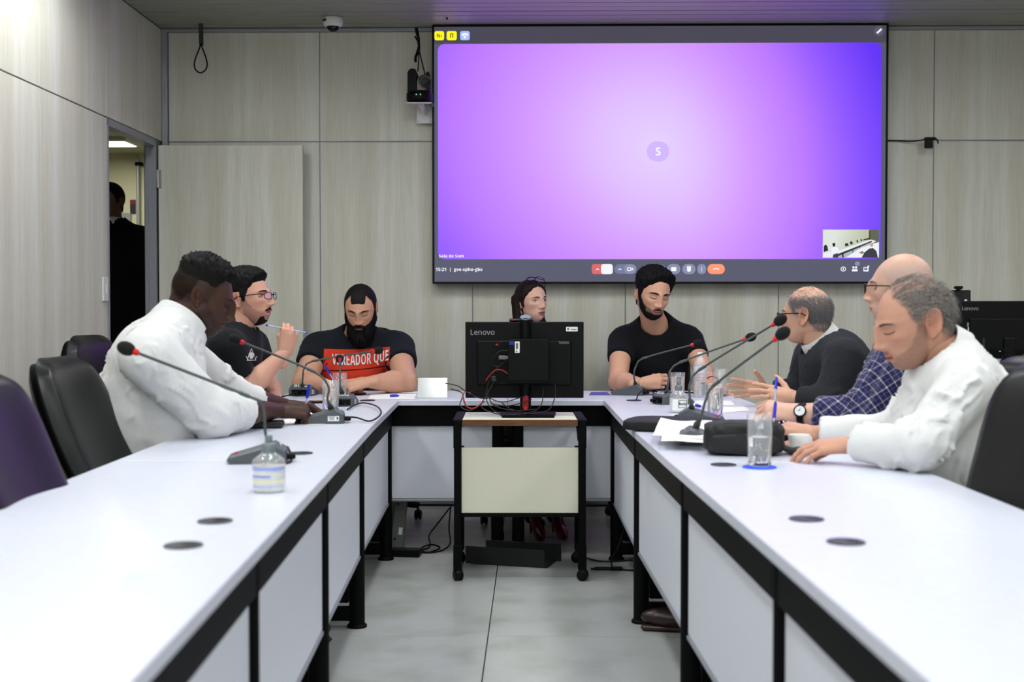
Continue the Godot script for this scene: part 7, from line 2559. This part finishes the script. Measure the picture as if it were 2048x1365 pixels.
func man_beard() -> void:
	var F := Vector3(0.06, 0, 1)
	var navy := cloth_material("dark navy cotton", Color(0.085, 0.10, 0.125), 0.92)
	var d := person({
		"label": "broad man with a long black beard in a navy T-shirt with a red print", "f": F,
		"pelvis": Vector3(-0.86, 0.56, -7.0), "waist": at(708, 800, 6.95), "chest": at(708, 735, 6.90), "neck": at(716, 676, 6.86),
		"waist_r": 0.185, "chest_r": 0.195, "neck_r": 0.070, "arm_r": 0.060, "waist_depth": 1.1, "depth": 1.2, "hand": 1.05,
		"head": head_frame(at(721, 618, 6.72), Vector3(-0.03, 0, 1), 24, 0, 1.08),
		"face": {"skin": lin(0.78, 0.59, 0.49), "eyes": "down", "brow": lin(0.06, 0.045, 0.04), "brow_size": 1.15, "frown": 1.0, "stubble": 0.9, "stubble_col": lin(0.05, 0.04, 0.035), "beard_top": 0.008, "jaw": 1.1, "fat": 0.003, "scalp": lin(0.10, 0.08, 0.075), "scalp_mix": 0.85, "front": 0.062, "temple": 0.066},
		"arms": [
			{"sh": at(636, 700, 6.86), "el": at(606, 768, 6.62), "wr": at(668, 775, 6.40), "fwd": Vector3(0.9, -0.1, 0.25), "back": Vector3(0, 0.9, 0.4), "curl": [[30, 40, 25], [32, 42, 25], [35, 45, 25], [38, 45, 25]], "r": 0.064},
			{"sh": at(796, 698, 6.86), "el": at(812, 764, 6.58), "wr": at(730, 765, 6.34), "fwd": Vector3(-0.88, -0.18, 0.30), "back": Vector3(0.1, 0.75, 0.6), "curl": [[28, 12, 8], [45, 60, 30], [50, 65, 35], [55, 65, 35]], "r": 0.064, "thumb": Vector2(0.4, 30)}],
		"shirt": {"mat": navy, "sleeve": 0.46, "loose": 1.2, "amp": 0.0032, "seed": 18, "dir": Vector3(0.5, -1, 0.1), "cell": 0.0095, "label": "navy T-shirt with a red printed panel"}})
	var h: Head = d.h
	var hf := {"front": 0.058, "temple": 0.074, "sideburn": -0.02, "nape": -0.06}
	worldpart("hair", hair_shell(h, d.head, func(p: Vector3, az: float) -> float:
		return 0.0052 * smoothstep(-0.002, 0.006, p.y - hair_line(az, hf)) - 0.002, 260.0, 0.5, 23), hair_material("cropped dark brown hair", Color(0.045, 0.034, 0.03), Color(0.095, 0.075, 0.068)), d.node)
	worldpart("beard", hair_shell(h, d.head, func(p: Vector3, az: float) -> float:
		var m := beard_depth(p, az, 0.006)
		var low := smoothstep(-0.055, -0.11, p.y)
		return m * (0.012 + 0.048 * low) - 0.0028 * (1.0 - m), 140.0, 0.35, 24, true), hair_material("black beard", Color(0.012, 0.011, 0.012), Color(0.03, 0.026, 0.026)), d.node)
	shirt_print(d)

func shirt_print(d: Dictionary) -> void:
	# two red panels with white capitals, laid over the cloth
	var dirv := Vector3(0, 0, -1)
	var put := func(u: float, v: float, lift: float) -> Vector3:
		var p := conform(d, at(u, v, 6.45), (at(u, v, 7.0) - at(u, v, 6.45)).normalized(), 0.6)
		return p + (EYE - p).normalized() * lift
	var red := cloth_material("red shirt print", Color(0.80, 0.22, 0.13), 0.75)
	var o: Node3D = d.node
	for q in [[[648, 698], [780, 694], [778, 731], [646, 741]], [[645, 743], [778, 733], [776, 768], [640, 772]]]:
		var n := 28
		var r := 9
		var pts := PackedVector3Array()
		for j in r:
			for i in n:
				var s := float(i) / (n - 1)
				var t := float(j) / (r - 1)
				var u := lerpf(lerpf(q[3][0], q[2][0], s), lerpf(q[0][0], q[1][0], s), t)
				var v := lerpf(lerpf(q[3][1], q[2][1], s), lerpf(q[0][1], q[1][1], s), t) + 3.0 * sin(s * PI)
				pts.append(put.call(u, v, 0.0022))
		worldpart("red_print", Geo.new().grid(pts, n, r), red, o, "red printed panel")
	var letters := func(text: String, u0: float, u1: float, v0: float, v1: float, hpx: float) -> void:
		var g := Geo.new().text(text, 1.0, Transform3D(), true, "Droid Sans", 0.002)
		var lo := 1e9
		var hi := -1e9
		for p in g.V:
			lo = minf(lo, p.x)
			hi = maxf(hi, p.x)
		for i in g.V.size():
			var p := g.V[i]
			var s := (p.x - lo) / (hi - lo)
			var u := lerpf(u0, u1, s)
			var v := lerpf(v0, v1, s) + 5.0 * sin(s * PI) - p.y * hpx
			g.V[i] = put.call(u, v, 0.0045 + (0.0006 if p.z > 0 else 0.0))
			g.N[i] = (EYE - g.V[i]).normalized()
		worldpart("lettering", g, paint("white print", Color(0.85, 0.85, 0.85), 0.7), o)
	letters.call("VEREADOR QUE", 664, 777, 719, 711, 21.0)
	letters.call("A", 757, 769, 751, 750, 14.0)

func woman() -> void:
	var F := Vector3(0.26, 0, 1)
	var d := person({
		"label": "woman with long brown hair, dark glasses pushed up, behind the trolley monitor", "f": F,
		"pelvis": Vector3(0.05, 0.56, -7.05), "waist": at(1058, 790, 7.0), "chest": at(1058, 725, 6.98), "neck": at(1058, 664, 6.93),
		"waist_r": 0.125, "chest_r": 0.135, "neck_r": 0.048, "arm_r": 0.038, "hand": 0.9,
		"head": head_frame(at(1064, 604, 6.88), Vector3(0.62, 0, 0.86), -2, -3, 0.97),
		"face": {"skin": lin(0.80, 0.63, 0.56), "brow": lin(0.14, 0.09, 0.07), "brow_size": 0.85, "lips": lin(0.62, 0.36, 0.34), "look": Vector2(0.8, 0.4), "jaw": 0.95, "nose": 0.95},
		"arms": [
			{"sh": at(1004, 690, 6.95), "el": at(985, 770, 6.80), "wr": at(1020, 778, 6.60), "fwd": Vector3(0.8, -0.1, 0.5), "back": Vector3(0, 1, 0.2)},
			{"sh": at(1112, 690, 6.95), "el": at(1130, 770, 6.80), "wr": at(1098, 778, 6.60), "fwd": Vector3(-0.8, -0.1, 0.5), "back": Vector3(0, 1, 0.2)}],
		"trousers": cloth_material("dark trousers", Color(0.05, 0.05, 0.06)), "shoes": paint("red leather shoe", Color(0.45, 0.03, 0.03), 0.3), "thigh": 0.40, "shin": 0.06, "heels": true,
		"shirt": {"mat": cloth_material("dark blouse", Color(0.05, 0.04, 0.05), 0.85), "sleeve": 1.9, "loose": 1.2, "amp": 0.003, "seed": 28, "called": "blouse"}})
	var h: Head = d.h
	var hm := hair_material("long brown hair", Color(0.035, 0.022, 0.016), Color(0.16, 0.105, 0.07), Vector3(50, 3, 50))
	var hf := {"front": 0.080, "temple": 0.044, "sideburn": -0.03, "nape": -0.09}
	var xf: Transform3D = d.head
	var s := Sdf.new(xf.origin - Vector3(0.20, 0.34, 0.20), xf.origin + Vector3(0.20, 0.17, 0.20), 0.0055)
	var L := func(x: float, y: float, z: float) -> Vector3: return xf * Vector3(x, y, z)
	# the falls at both sides and behind; the scalp itself is a shell parted in the middle
	for e in [-1.0, 1.0]:
		s.cap(L.call(e * 0.064, 0.045, 0.000), L.call(e * 0.074, 0.0, -0.036), 0.020, 0.022, 0.014)
		s.cap(L.call(e * 0.060, 0.02, -0.045), L.call(e * 0.076, -0.13, -0.036), 0.036, 0.030, 0.02)
		s.cap(L.call(e * 0.076, -0.13, -0.036), L.call(e * 0.088, -0.27, -0.010), 0.030, 0.020, 0.02)
	s.cap(L.call(0, 0.0, -0.070), L.call(0, -0.24, -0.075), 0.056, 0.035, 0.03)
	var hg := hair_shell(h, xf, func(p: Vector3, az: float) -> float:
		return (0.013 - 0.007 * exp(-pow(p.x / 0.006, 2.0)) * smoothstep(-0.02, 0.03, p.z)) * smoothstep(-0.006, 0.012, p.y - hair_line(az, hf)) - 0.003, 60.0, 0.15, 36)
	s.mesh(hg, {"amp": 0.0035, "noise": fold_noise(33, 0.12), "dir": Vector3(0, 1, 0)})
	worldpart("hair", hg, hm, d.node, "long straight brown hair with lighter ends")
	# dark glasses on top of the head
	var gx := xf * Transform3D(Basis(Vector3.RIGHT, deg_to_rad(-62)), Vector3(0, 0.062, 0.022))
	var gg := Geo.new()
	var gl := Geo.new()
	for e in [-1.0, 1.0]:
		var loop := []
		for i in 25:
			var a := TAU * i / 24.0
			loop.append(gx * Vector3(e * 0.032 + cos(a) * 0.026, 0.006 + sin(a) * 0.019, 0.073 - 0.010 * pow(absf(e * 0.032 + cos(a) * 0.026) / 0.06, 2.0)))
		gg.tube(loop, 0.0021, 6, false)
		gl.face(loop.slice(0, 24), gx.basis.z.normalized())
		gg.tube(bez([gx * Vector3(e * 0.058, 0.010, 0.066), gx * Vector3(e * 0.076, 0.008, 0.03), gx * Vector3(e * 0.078, 0.0, -0.04)], 5), 0.002, 6)
	gg.tube([gx * Vector3(-0.008, 0.008, 0.075), gx * Vector3(0.008, 0.008, 0.075)], 0.002, 6)
	worldpart("sunglasses_frame", gg, M.black, d.node)
	var dl := paint("dark violet lens", Color(0.10, 0.08, 0.16, 0.6), 0.05)
	dl.transparency = BaseMaterial3D.TRANSPARENCY_ALPHA
	worldpart("sunglasses_lens", gl, dl, d.node)
	var er := Geo.new()
	for i in 5:
		er.ball(xf * Vector3(-0.078, -0.042 - i * 0.0045, -0.006 + i * 0.002), Vector3.ONE * 0.0024, 6, 8)
	worldpart("earring", er, M.chrome, d.node)

func man_black_shirt() -> void:
	var F := Vector3(-0.05, 0, 1)
	var black := cloth_material("black cotton", Color(0.062, 0.065, 0.078), 0.92)
	var d := person({
		"label": "dark-haired man with short beard in a plain black T-shirt, smiling down", "f": F,
		"pelvis": Vector3(0.79, 0.56, -7.02), "waist": at(1316, 790, 6.96), "chest": at(1314, 715, 6.90), "neck": at(1310, 648, 6.84),
		"waist_r": 0.145, "chest_r": 0.175, "neck_r": 0.062, "arm_r": 0.052, "depth": 1.35,
		"head": head_frame(at(1306, 590, 6.68), Vector3(0.30, 0, 1), 14, 6, 1.11),
		"face": {"skin": lin(0.80, 0.61, 0.51), "eyes": "down", "smile": 1, "mouth_bow": -3.0, "brow": lin(0.05, 0.04, 0.035), "brow_size": 1.2, "stubble": 0.86, "stubble_col": lin(0.09, 0.07, 0.06), "beard_top": 0.008, "lips": lin(0.66, 0.42, 0.38)},
		"arms": [
			{"sh": at(1243, 684, 6.85), "el": at(1236, 764, 6.60), "wr": at(1284, 768, 6.38), "fwd": Vector3(0.9, 0.15, 0.3), "back": Vector3(-0.25, 0.2, 0.95), "curl": [[45, 55, 30], [48, 58, 30], [50, 60, 30], [52, 60, 30]], "spread": 0.02, "thumb": Vector2(0.25, 30), "r": 0.055},
			{"sh": at(1382, 682, 6.85), "el": at(1412, 756, 6.62), "wr": at(1428, 772, 6.42), "fwd": Vector3(0.55, -0.25, 0.75), "back": Vector3(0.2, 0.95, 0.2), "curl": [[20, 25, 15], [22, 28, 15], [25, 30, 15], [28, 30, 15]], "r": 0.052}],
		"shirt": {"mat": black, "sleeve": 0.44, "loose": 1.12, "amp": 0.003, "seed": 38, "dir": Vector3(0.4, -1, 0.1), "neck_hole": 1.25, "open": 0.03, "label": "plain black crew-neck T-shirt"}})
	var h: Head = d.h
	var hf := {"front": 0.080, "temple": 0.058, "sideburn": -0.03, "nape": -0.06}
	worldpart("hair", hair_shell(h, d.head, func(p: Vector3, az: float) -> float:
		var top := smoothstep(0.02, 0.08, p.y)
		var sweep := 0.016 * smoothstep(-0.04, 0.05, p.x) * smoothstep(0.0, 0.07, p.z)
		return (0.009 + 0.020 * top + sweep * top) * smoothstep(-0.006, 0.014, p.y - hair_line(az, hf) + 0.014 * smoothstep(-0.01, -0.05, p.x)) - 0.003, 110.0, 0.34, 43), hair_material("black straight hair", Color(0.018, 0.016, 0.018), Color(0.055, 0.048, 0.05)), d.node)
	worldpart("beard", hair_shell(h, d.head, func(p: Vector3, az: float) -> float:
		return 0.0048 * beard_depth(p, az, 0.004) * (0.45 if p.z > 0.05 and p.y > -0.074 else 1.0) - 0.0018, 220.0, 0.5, 44, true), hair_material("dark beard", Color(0.03, 0.024, 0.022), Color(0.075, 0.06, 0.055)), d.node)
	# cord bracelet and watch on his left wrist
	var a: Dictionary = d.arms[1]
	var ax: Vector3 = (a.wr - a.el).normalized()
	var ring := []
	var bs := frame(ax, Vector3.UP)
	for i in 17:
		var t := TAU * i / 16
		ring.append(a.wr - ax * 0.055 + bs * Vector3(cos(t) * 0.037, sin(t) * 0.037, 0))
	worldpart("bracelet", Geo.new().tube(ring, 0.002, 6, false), M.black, d.node)

func man_suit() -> void:
	var F := Vector3(-0.93, 0, -0.15)
	var jacket := cloth_material("charcoal suit wool", Color(0.145, 0.15, 0.168), 0.9)
	var white := cloth_material("white cotton", Color(0.84, 0.84, 0.835), 0.9)
	var d := person({
		"label": "grey-haired man in glasses and a dark suit, open hands over the table", "f": F,
		"pelvis": Vector3(1.47, 0.56, -5.35), "waist": at(1690, 800, 5.40), "chest": at(1672, 740, 5.40), "neck": at(1642, 684, 5.42),
		"waist_r": 0.165, "chest_r": 0.17, "neck_r": 0.060, "arm_r": 0.050, "waist_depth": 1.05, "depth": 1.2,
		"head": head_frame(at(1612, 632, 5.42), Vector3(-0.82, 0, -0.57), 2, 0, 1.06),
		"face": {"skin": lin(0.80, 0.62, 0.52), "brow": lin(0.30, 0.28, 0.27), "ear": 1.15, "nose": 0.9, "scalp": lin(0.55, 0.53, 0.53), "scalp_mix": 0.62, "front": 0.096, "temple": 0.040, "bald_top": 0.078, "bald_back": 0.4},
		"arms": [
			{"sh": at(1622, 712, 5.66), "el": at(1600, 790, 5.62), "wr": at(1535, 782, 5.62), "fwd": Vector3(-0.95, 0.10, 0.05), "back": Vector3(-0.1, 0.2, -0.95), "curl": [[8, 10, 6], [8, 12, 6], [10, 12, 6], [12, 14, 6]], "spread": 0.10, "thumb": Vector2(0.8, 10)},
			{"sh": at(1690, 716, 5.18), "el": at(1660, 805, 5.12), "wr": at(1588, 796, 5.22), "fwd": Vector3(-0.96, 0.14, -0.12), "back": Vector3(0.10, 0.35, 0.93), "curl": [[10, 12, 8], [12, 14, 8], [14, 15, 8], [16, 16, 8]], "spread": 0.12, "thumb": Vector2(0.85, 8)}],
		"shirt": {"mat": jacket, "sleeve": 1.85, "loose": 1.28, "amp": 0.0035, "seed": 48, "dir": Vector3(0.3, -1, 0.1), "neck_hole": 1.6, "drop": 0.04, "called": "suit_jacket", "collar": {"h": 0.060, "wide": 1.28, "gap": 0.30, "point": 0.05, "rise": 1.6}, "collar_mat": white, "label": "charcoal suit jacket over a white collar"}})
	var h: Head = d.h
	var hf := {"front": 0.10, "temple": 0.045, "sideburn": -0.02, "nape": -0.07}
	var grey := hair_material("grey hair", Color(0.40, 0.38, 0.385), Color(0.68, 0.66, 0.67), Vector3(20, 20, 20))
	var pick := func(p: Vector3, az: float) -> float:
		return smoothstep(-0.002, 0.01, p.y - hair_line(az, hf)) * smoothstep(0.085, 0.060, p.y)
	worldpart("hair", hair_strands(h, d.head, 4200, func(p: Vector3, az: float) -> float:
		var a := absf(rad_to_deg(az))
		if a > 72.0 and a < 106.0 and p.y < 0.036:
			return 0.0
		return pick.call(p, az) + (0.05 if p.y > 0.07 else 0.0), 0.022, 0.0006, Vector3(0, -0.8, -0.5), 0.004, 54), grey, d.node, "cropped grey hair round a bald crown").set_meta("kind", "stuff")
	glasses(d.node, h, d.head, 0.048, 0.030, M.black)
	# shirt front and lapel show at the chest
	var ring := Geo.new()
	var a: Dictionary = d.arms[1]
	var rr := []
	var base: Vector3 = d.tips[1][2]
	var kn: Vector3 = a.wr + (a.fwd.normalized() * 0.102)
	for i in 13:
		var t := TAU * i / 12
		rr.append(kn + Vector3(0.0, cos(t) * 0.0105, sin(t) * 0.0105) + Vector3(0, -0.012, 0.004))
	worldpart("ring", ring.tube(rr, 0.0016, 6, false), paint("gold", Color(0.85, 0.62, 0.22), 0.25, 1.0), d.node)

func plaid_texture() -> ImageTexture:
	var n := 256
	var im := Image.create(n, n, false, Image.FORMAT_RGB8)
	var bands := func(t: int) -> Color:
		var k := t % 128
		if k < 8 or (k >= 60 and k < 66): return Color8(226, 218, 198)
		if k >= 28 and k < 34: return Color8(74, 84, 150)
		if k >= 96 and k < 100: return Color8(150, 146, 150)
		if k >= 14 and k < 50: return Color8(26, 26, 62)
		return Color8(40, 40, 84)
	for y in n:
		for x in n:
			var a: Color = bands.call(x)
			var b: Color = bands.call(y)
			im.set_pixel(x, y, a.lerp(b, 0.5 if (x + y) % 4 < 2 else 0.45))
	return ImageTexture.create_from_image(im)

func man_plaid() -> void:
	var F := Vector3(-0.95, 0, -0.2)
	var plaid := cloth_material("blue plaid cotton", Color(1, 1, 1), 0.9)
	plaid.albedo_texture = plaid_texture()
	tri_map(plaid, Vector3(7.4, 7.4, 7.4))
	var d := person({
		"label": "bald man in glasses and a blue plaid shirt with a wristwatch", "f": F,
		"pelvis": Vector3(1.52, 0.56, -4.28), "waist": at(1872, 850, 4.36), "chest": at(1862, 750, 4.38), "neck": at(1832, 652, 4.42),
		"waist_r": 0.175, "chest_r": 0.175, "neck_r": 0.062, "arm_r": 0.052, "waist_depth": 1.05, "depth": 1.2, "hand": 1.05,
		"head": head_frame(at(1800, 580, 4.44), Vector3(-0.88, 0, -0.40), -2, 0, 1.08),
		"face": {"skin": lin(0.82, 0.65, 0.57), "brow": lin(0.45, 0.42, 0.40), "ear": 1.1, "nose": 0.9, "scalp": lin(0.66, 0.63, 0.62), "scalp_mix": 0.5, "front": 0.10, "temple": 0.04, "bald_top": 0.072, "bald_back": 0.5},
		"arms": [
			{"sh": at(1795, 700, 4.66), "el": at(1725, 830, 4.60), "wr": at(1600, 822, 4.58), "fwd": Vector3(-0.95, 0.05, 0.0), "back": Vector3(-0.1, 0.8, -0.5)},
			{"sh": at(1800, 716, 4.18), "el": at(1722, 838, 4.16), "wr": at(1594, 828, 4.24), "fwd": Vector3(-0.90, 0.12, -0.25), "back": Vector3(0.15, 0.75, 0.65), "curl": [[40, 45, 25], [48, 55, 30], [52, 60, 30], [55, 60, 30]], "spread": 0.05, "thumb": Vector2(0.5, 35)}],
		"shoes": paint("brown leather shoe", Color(0.16, 0.085, 0.07), 0.3), "thigh": 0.44, "shin": [0.46, 0.04],
		"shirt": {"mat": plaid, "sleeve": 1.72, "loose": 1.28, "amp": 0.008, "seed": 58, "dir": Vector3(-0.8, -0.3, 0.1), "cell": 0.0095, "turn": Basis(Vector3(0, 0, 1), deg_to_rad(33)) * Basis(Vector3.UP, deg_to_rad(8)), "collar": {"h": 0.042, "wide": 1.2, "gap": 0.4, "point": 0.03}, "label": "navy, blue and cream plaid shirt"}})
	var h: Head = d.h
	var hf := {"front": 0.10, "temple": 0.04, "sideburn": -0.02, "nape": -0.07}
	worldpart("stray_hair", hair_strands(h, d.head, 500, func(p: Vector3, az: float) -> float: return smoothstep(-0.002, 0.01, p.y - hair_line(az, hf)) * smoothstep(0.075, 0.05, p.y), 0.008, 0.0003, Vector3(0, -0.8, -0.3), 0.002, 64), hair_material("white hair", Color(0.62, 0.60, 0.60), Color(0.80, 0.78, 0.78)), d.node).set_meta("kind", "stuff")
	glasses(d.node, h, d.head, 0.050, 0.032, M.black)
	# wristwatch
	var a: Dictionary = d.arms[1]
	var ax: Vector3 = (a.wr - a.el).normalized()
	var face_dir := Vector3(-0.25, 0.35, 0.9)
	face_dir = (face_dir - ax * face_dir.dot(ax)).normalized()
	var bs := frame(face_dir, ax)
	var wc: Vector3 = a.wr - ax * 0.015
	var w := Node3D.new()
	w.name = "wristwatch"
	d.node.add_child(w)
	w.position = wc - d.node.position
	w.basis = bs
	var band := []
	for i in 21:
		var t := TAU * i / 20
		band.append(Vector3(cos(t) * 0.035, 0, sin(t) * 0.032))
	var bg := Geo.new()
	for k in [-0.007, 0.0, 0.007]:
		var b2 := []
		for p in band:
			b2.append(p + Vector3(0, k, 0))
		bg.tube(b2, 0.0045, 6, false)
	part("watch_strap", bg, M.black, w)
	part("watch_case", Geo.new().lathe([Vector2(0, 0), Vector2(0.020, 0), Vector2(0.021, 0.003), Vector2(0.021, 0.009), Vector2(0.0175, 0.010), Vector2(0.017, 0.009), Vector2(0, 0.009)], 28, Transform3D(Basis(Vector3.RIGHT, PI / 2), Vector3(0, 0, 0.030))), M.black, w)
	part("watch_dial", Geo.new().lathe([Vector2(0, 0.0092), Vector2(0.0165, 0.0092), Vector2(0.0165, 0.0096), Vector2(0, 0.0096)], 28, Transform3D(Basis(Vector3.RIGHT, PI / 2), Vector3(0, 0, 0.030))), paint("watch dial", Color(0.86, 0.87, 0.87), 0.3), w)
	part("watch_hands", Geo.new().box(Vector3(0.0, 0.004, 0.0405), Vector3(0.0012, 0.009, 0.0006)).box(Vector3(0.004, 0.0, 0.0405), Vector3(0.008, 0.0012, 0.0006)), M.black, w)
	pen("slim pen with green and blue top in the plaid man's hand", at(1547, 836, 4.30), at(1553, 757, 4.42))

func man_old() -> void:
	var F := Vector3(-0.97, 0, -0.05)
	var white := cloth_material("white cotton", Color(0.84, 0.84, 0.835), 0.9)
	var d := person({
		"label": "older man with thin combed grey hair and stubble in a white shirt, looking down", "f": F,
		"pelvis": Vector3(1.24, 0.56, -3.68), "waist": at(1880, 905, 3.66), "chest": at(1905, 800, 3.64), "neck": at(1893, 712, 3.62),
		"waist_r": 0.165, "chest_r": 0.165, "neck_r": 0.060, "arm_r": 0.048, "waist_depth": 1.05, "depth": 1.2,
		"head": head_frame(at(1826, 648, 3.60), Vector3(-0.99, 0, 0.08), 17, 0, 1.10),
		"face": {"skin": lin(0.76, 0.57, 0.48), "eyes": "down", "brow": lin(0.30, 0.24, 0.20), "stubble": 0.5, "stubble_col": lin(0.34, 0.28, 0.24), "ear": 1.2, "nose": 0.98, "scalp": lin(0.40, 0.35, 0.32), "scalp_mix": 0.62, "front": 0.098, "temple": 0.066, "bald_top": 0.098, "bald_back": 1.0},
		"arms": [
			{"sh": at(1880, 772, 3.84), "el": at(1790, 872, 3.92), "wr": at(1628, 868, 3.98), "fwd": Vector3(-0.85, 0.18, -0.35), "back": Vector3(0.2, 0.8, 0.4), "curl": [[30, 30, 18], [35, 35, 20], [40, 40, 20], [42, 40, 20]]},
			{"sh": at(1928, 776, 3.44), "el": at(1846, 892, 3.36), "wr": at(1706, 890, 3.52), "fwd": Vector3(-0.92, -0.10, -0.3), "back": Vector3(0, 0.95, 0.3), "curl": [[12, 22, 14], [14, 24, 14], [16, 24, 14], [20, 26, 14]], "spread": 0.06, "thumb": Vector2(0.4, 30)}],
		"thigh": 0.42, "shin": 0.05,
		"shirt": {"mat": white, "sleeve": 1.93, "loose": 1.38, "amp": 0.015, "fold": 0.095, "seed": 68, "dir": Vector3(-0.7, -0.6, 0.2), "cell": 0.0090, "drop": 0.01, "collar": {"h": 0.058, "wide": 1.28, "gap": 0.45, "point": 0.04}, "label": "white long-sleeved shirt, creased"}})
	var h: Head = d.h
	var hf := {"front": 0.098, "temple": 0.060, "sideburn": -0.02, "nape": -0.062}
	var grey := hair_material("streaked grey hair", Color(0.30, 0.27, 0.25), Color(0.78, 0.76, 0.74), Vector3(9, 24, 24))
	worldpart("hair", hair_strands(h, d.head, 3600, func(p: Vector3, az: float) -> float:
		var a := absf(rad_to_deg(az))
		return smoothstep(-0.002, 0.014, p.y - hair_line(az, hf)) * (0.25 + 0.75 * smoothstep(0.10, 0.07, p.y)) * (0.0 if a > 72.0 and a < 108.0 and p.y < 0.034 else 1.0), 0.042, 0.0006, Vector3(0, -0.30, -1.0), 0.005, 74), grey, d.node, "thin combed grey hair").set_meta("kind", "stuff")
	pen("dark pen in the fingers of the older man in white", at(1547, 848, 4.0), at(1551, 806, 4.02))

func man_doorway() -> void:
	var F := Vector3(-0.25, 0, 1)
	var suit := cloth_material("black suit", Color(0.012, 0.012, 0.014), 0.9)
	var white := cloth_material("white cotton", Color(0.84, 0.84, 0.835), 0.9)
	var c := at(222, 640, 7.85)
	var d := person({
		"label": "tall man in a black suit and tie half hidden behind the doorway", "f": F, "stand": true,
		"pelvis": Vector3(c.x, 0.98, c.z), "waist": Vector3(c.x, 1.18, c.z), "chest": Vector3(c.x, 1.42, c.z), "neck": at(222, 448, 7.85),
		"waist_r": 0.165, "chest_r": 0.18, "neck_r": 0.060, "arm_r": 0.052,
		"head": head_frame(at(218, 404, 7.85), Vector3(-0.45, 0, 1), 0, 0, 1.02),
		"face": {"skin": lin(0.46, 0.33, 0.27), "brow": lin(0.06, 0.05, 0.05), "scalp": lin(0.09, 0.08, 0.075), "scalp_mix": 0.85},
		"arms": [
			{"sh": at(154, 480, 7.85), "el": at(140, 580, 7.85), "wr": at(150, 660, 7.75), "fwd": Vector3(0.1, -1, 0.1), "back": Vector3(-1, 0, 0)},
			{"sh": at(288, 480, 7.85), "el": at(298, 580, 7.85), "wr": at(290, 665, 7.78), "fwd": Vector3(-0.1, -1, 0.1), "back": Vector3(1, 0, 0)}],
		"trousers": suit,
		"shirt": {"mat": suit, "sleeve": 1.93, "loose": 1.3, "amp": 0.003, "seed": 78, "neck_hole": 1.35, "called": "suit_jacket", "collar": {"h": 0.045, "wide": 1.1, "gap": 0.2, "point": 0.02}, "collar_mat": white}})
	worldpart("hair", hair_shell(d.h, d.head, func(p: Vector3, az: float) -> float:
		return 0.006 * smoothstep(-0.002, 0.008, p.y - hair_line(az, {})) - 0.002, 200.0, 0.4, 83), hair_material("cropped dark brown hair", Color(0.045, 0.034, 0.03), Color(0.095, 0.075, 0.068)), d.node)
	var vg := Geo.new()
	var n: Vector3 = d.neck
	var fr := F.normalized()
	var rt := fr.cross(Vector3.UP)
	vg.prism(PackedVector2Array([Vector2(-0.075, 0.0), Vector2(0.075, 0.0), Vector2(0.0, -0.34)]), 0.01, Transform3D(Basis(-rt, Vector3.UP, fr), n + fr * 0.135 + Vector3(0, -0.005, 0)))
	worldpart("shirt_front", vg, white, d.node)
	var tg := Geo.new()
	tg.prism(PackedVector2Array([Vector2(-0.018, 0.0), Vector2(0.018, 0.0), Vector2(0.03, -0.28), Vector2(0, -0.33), Vector2(-0.03, -0.28)]), 0.012, Transform3D(Basis(-rt, Vector3.UP, fr), n + fr * 0.142 + Vector3(0, -0.01, 0)))
	worldpart("necktie", tg, paint("black tie", Color(0.02, 0.02, 0.025), 0.6), d.node)
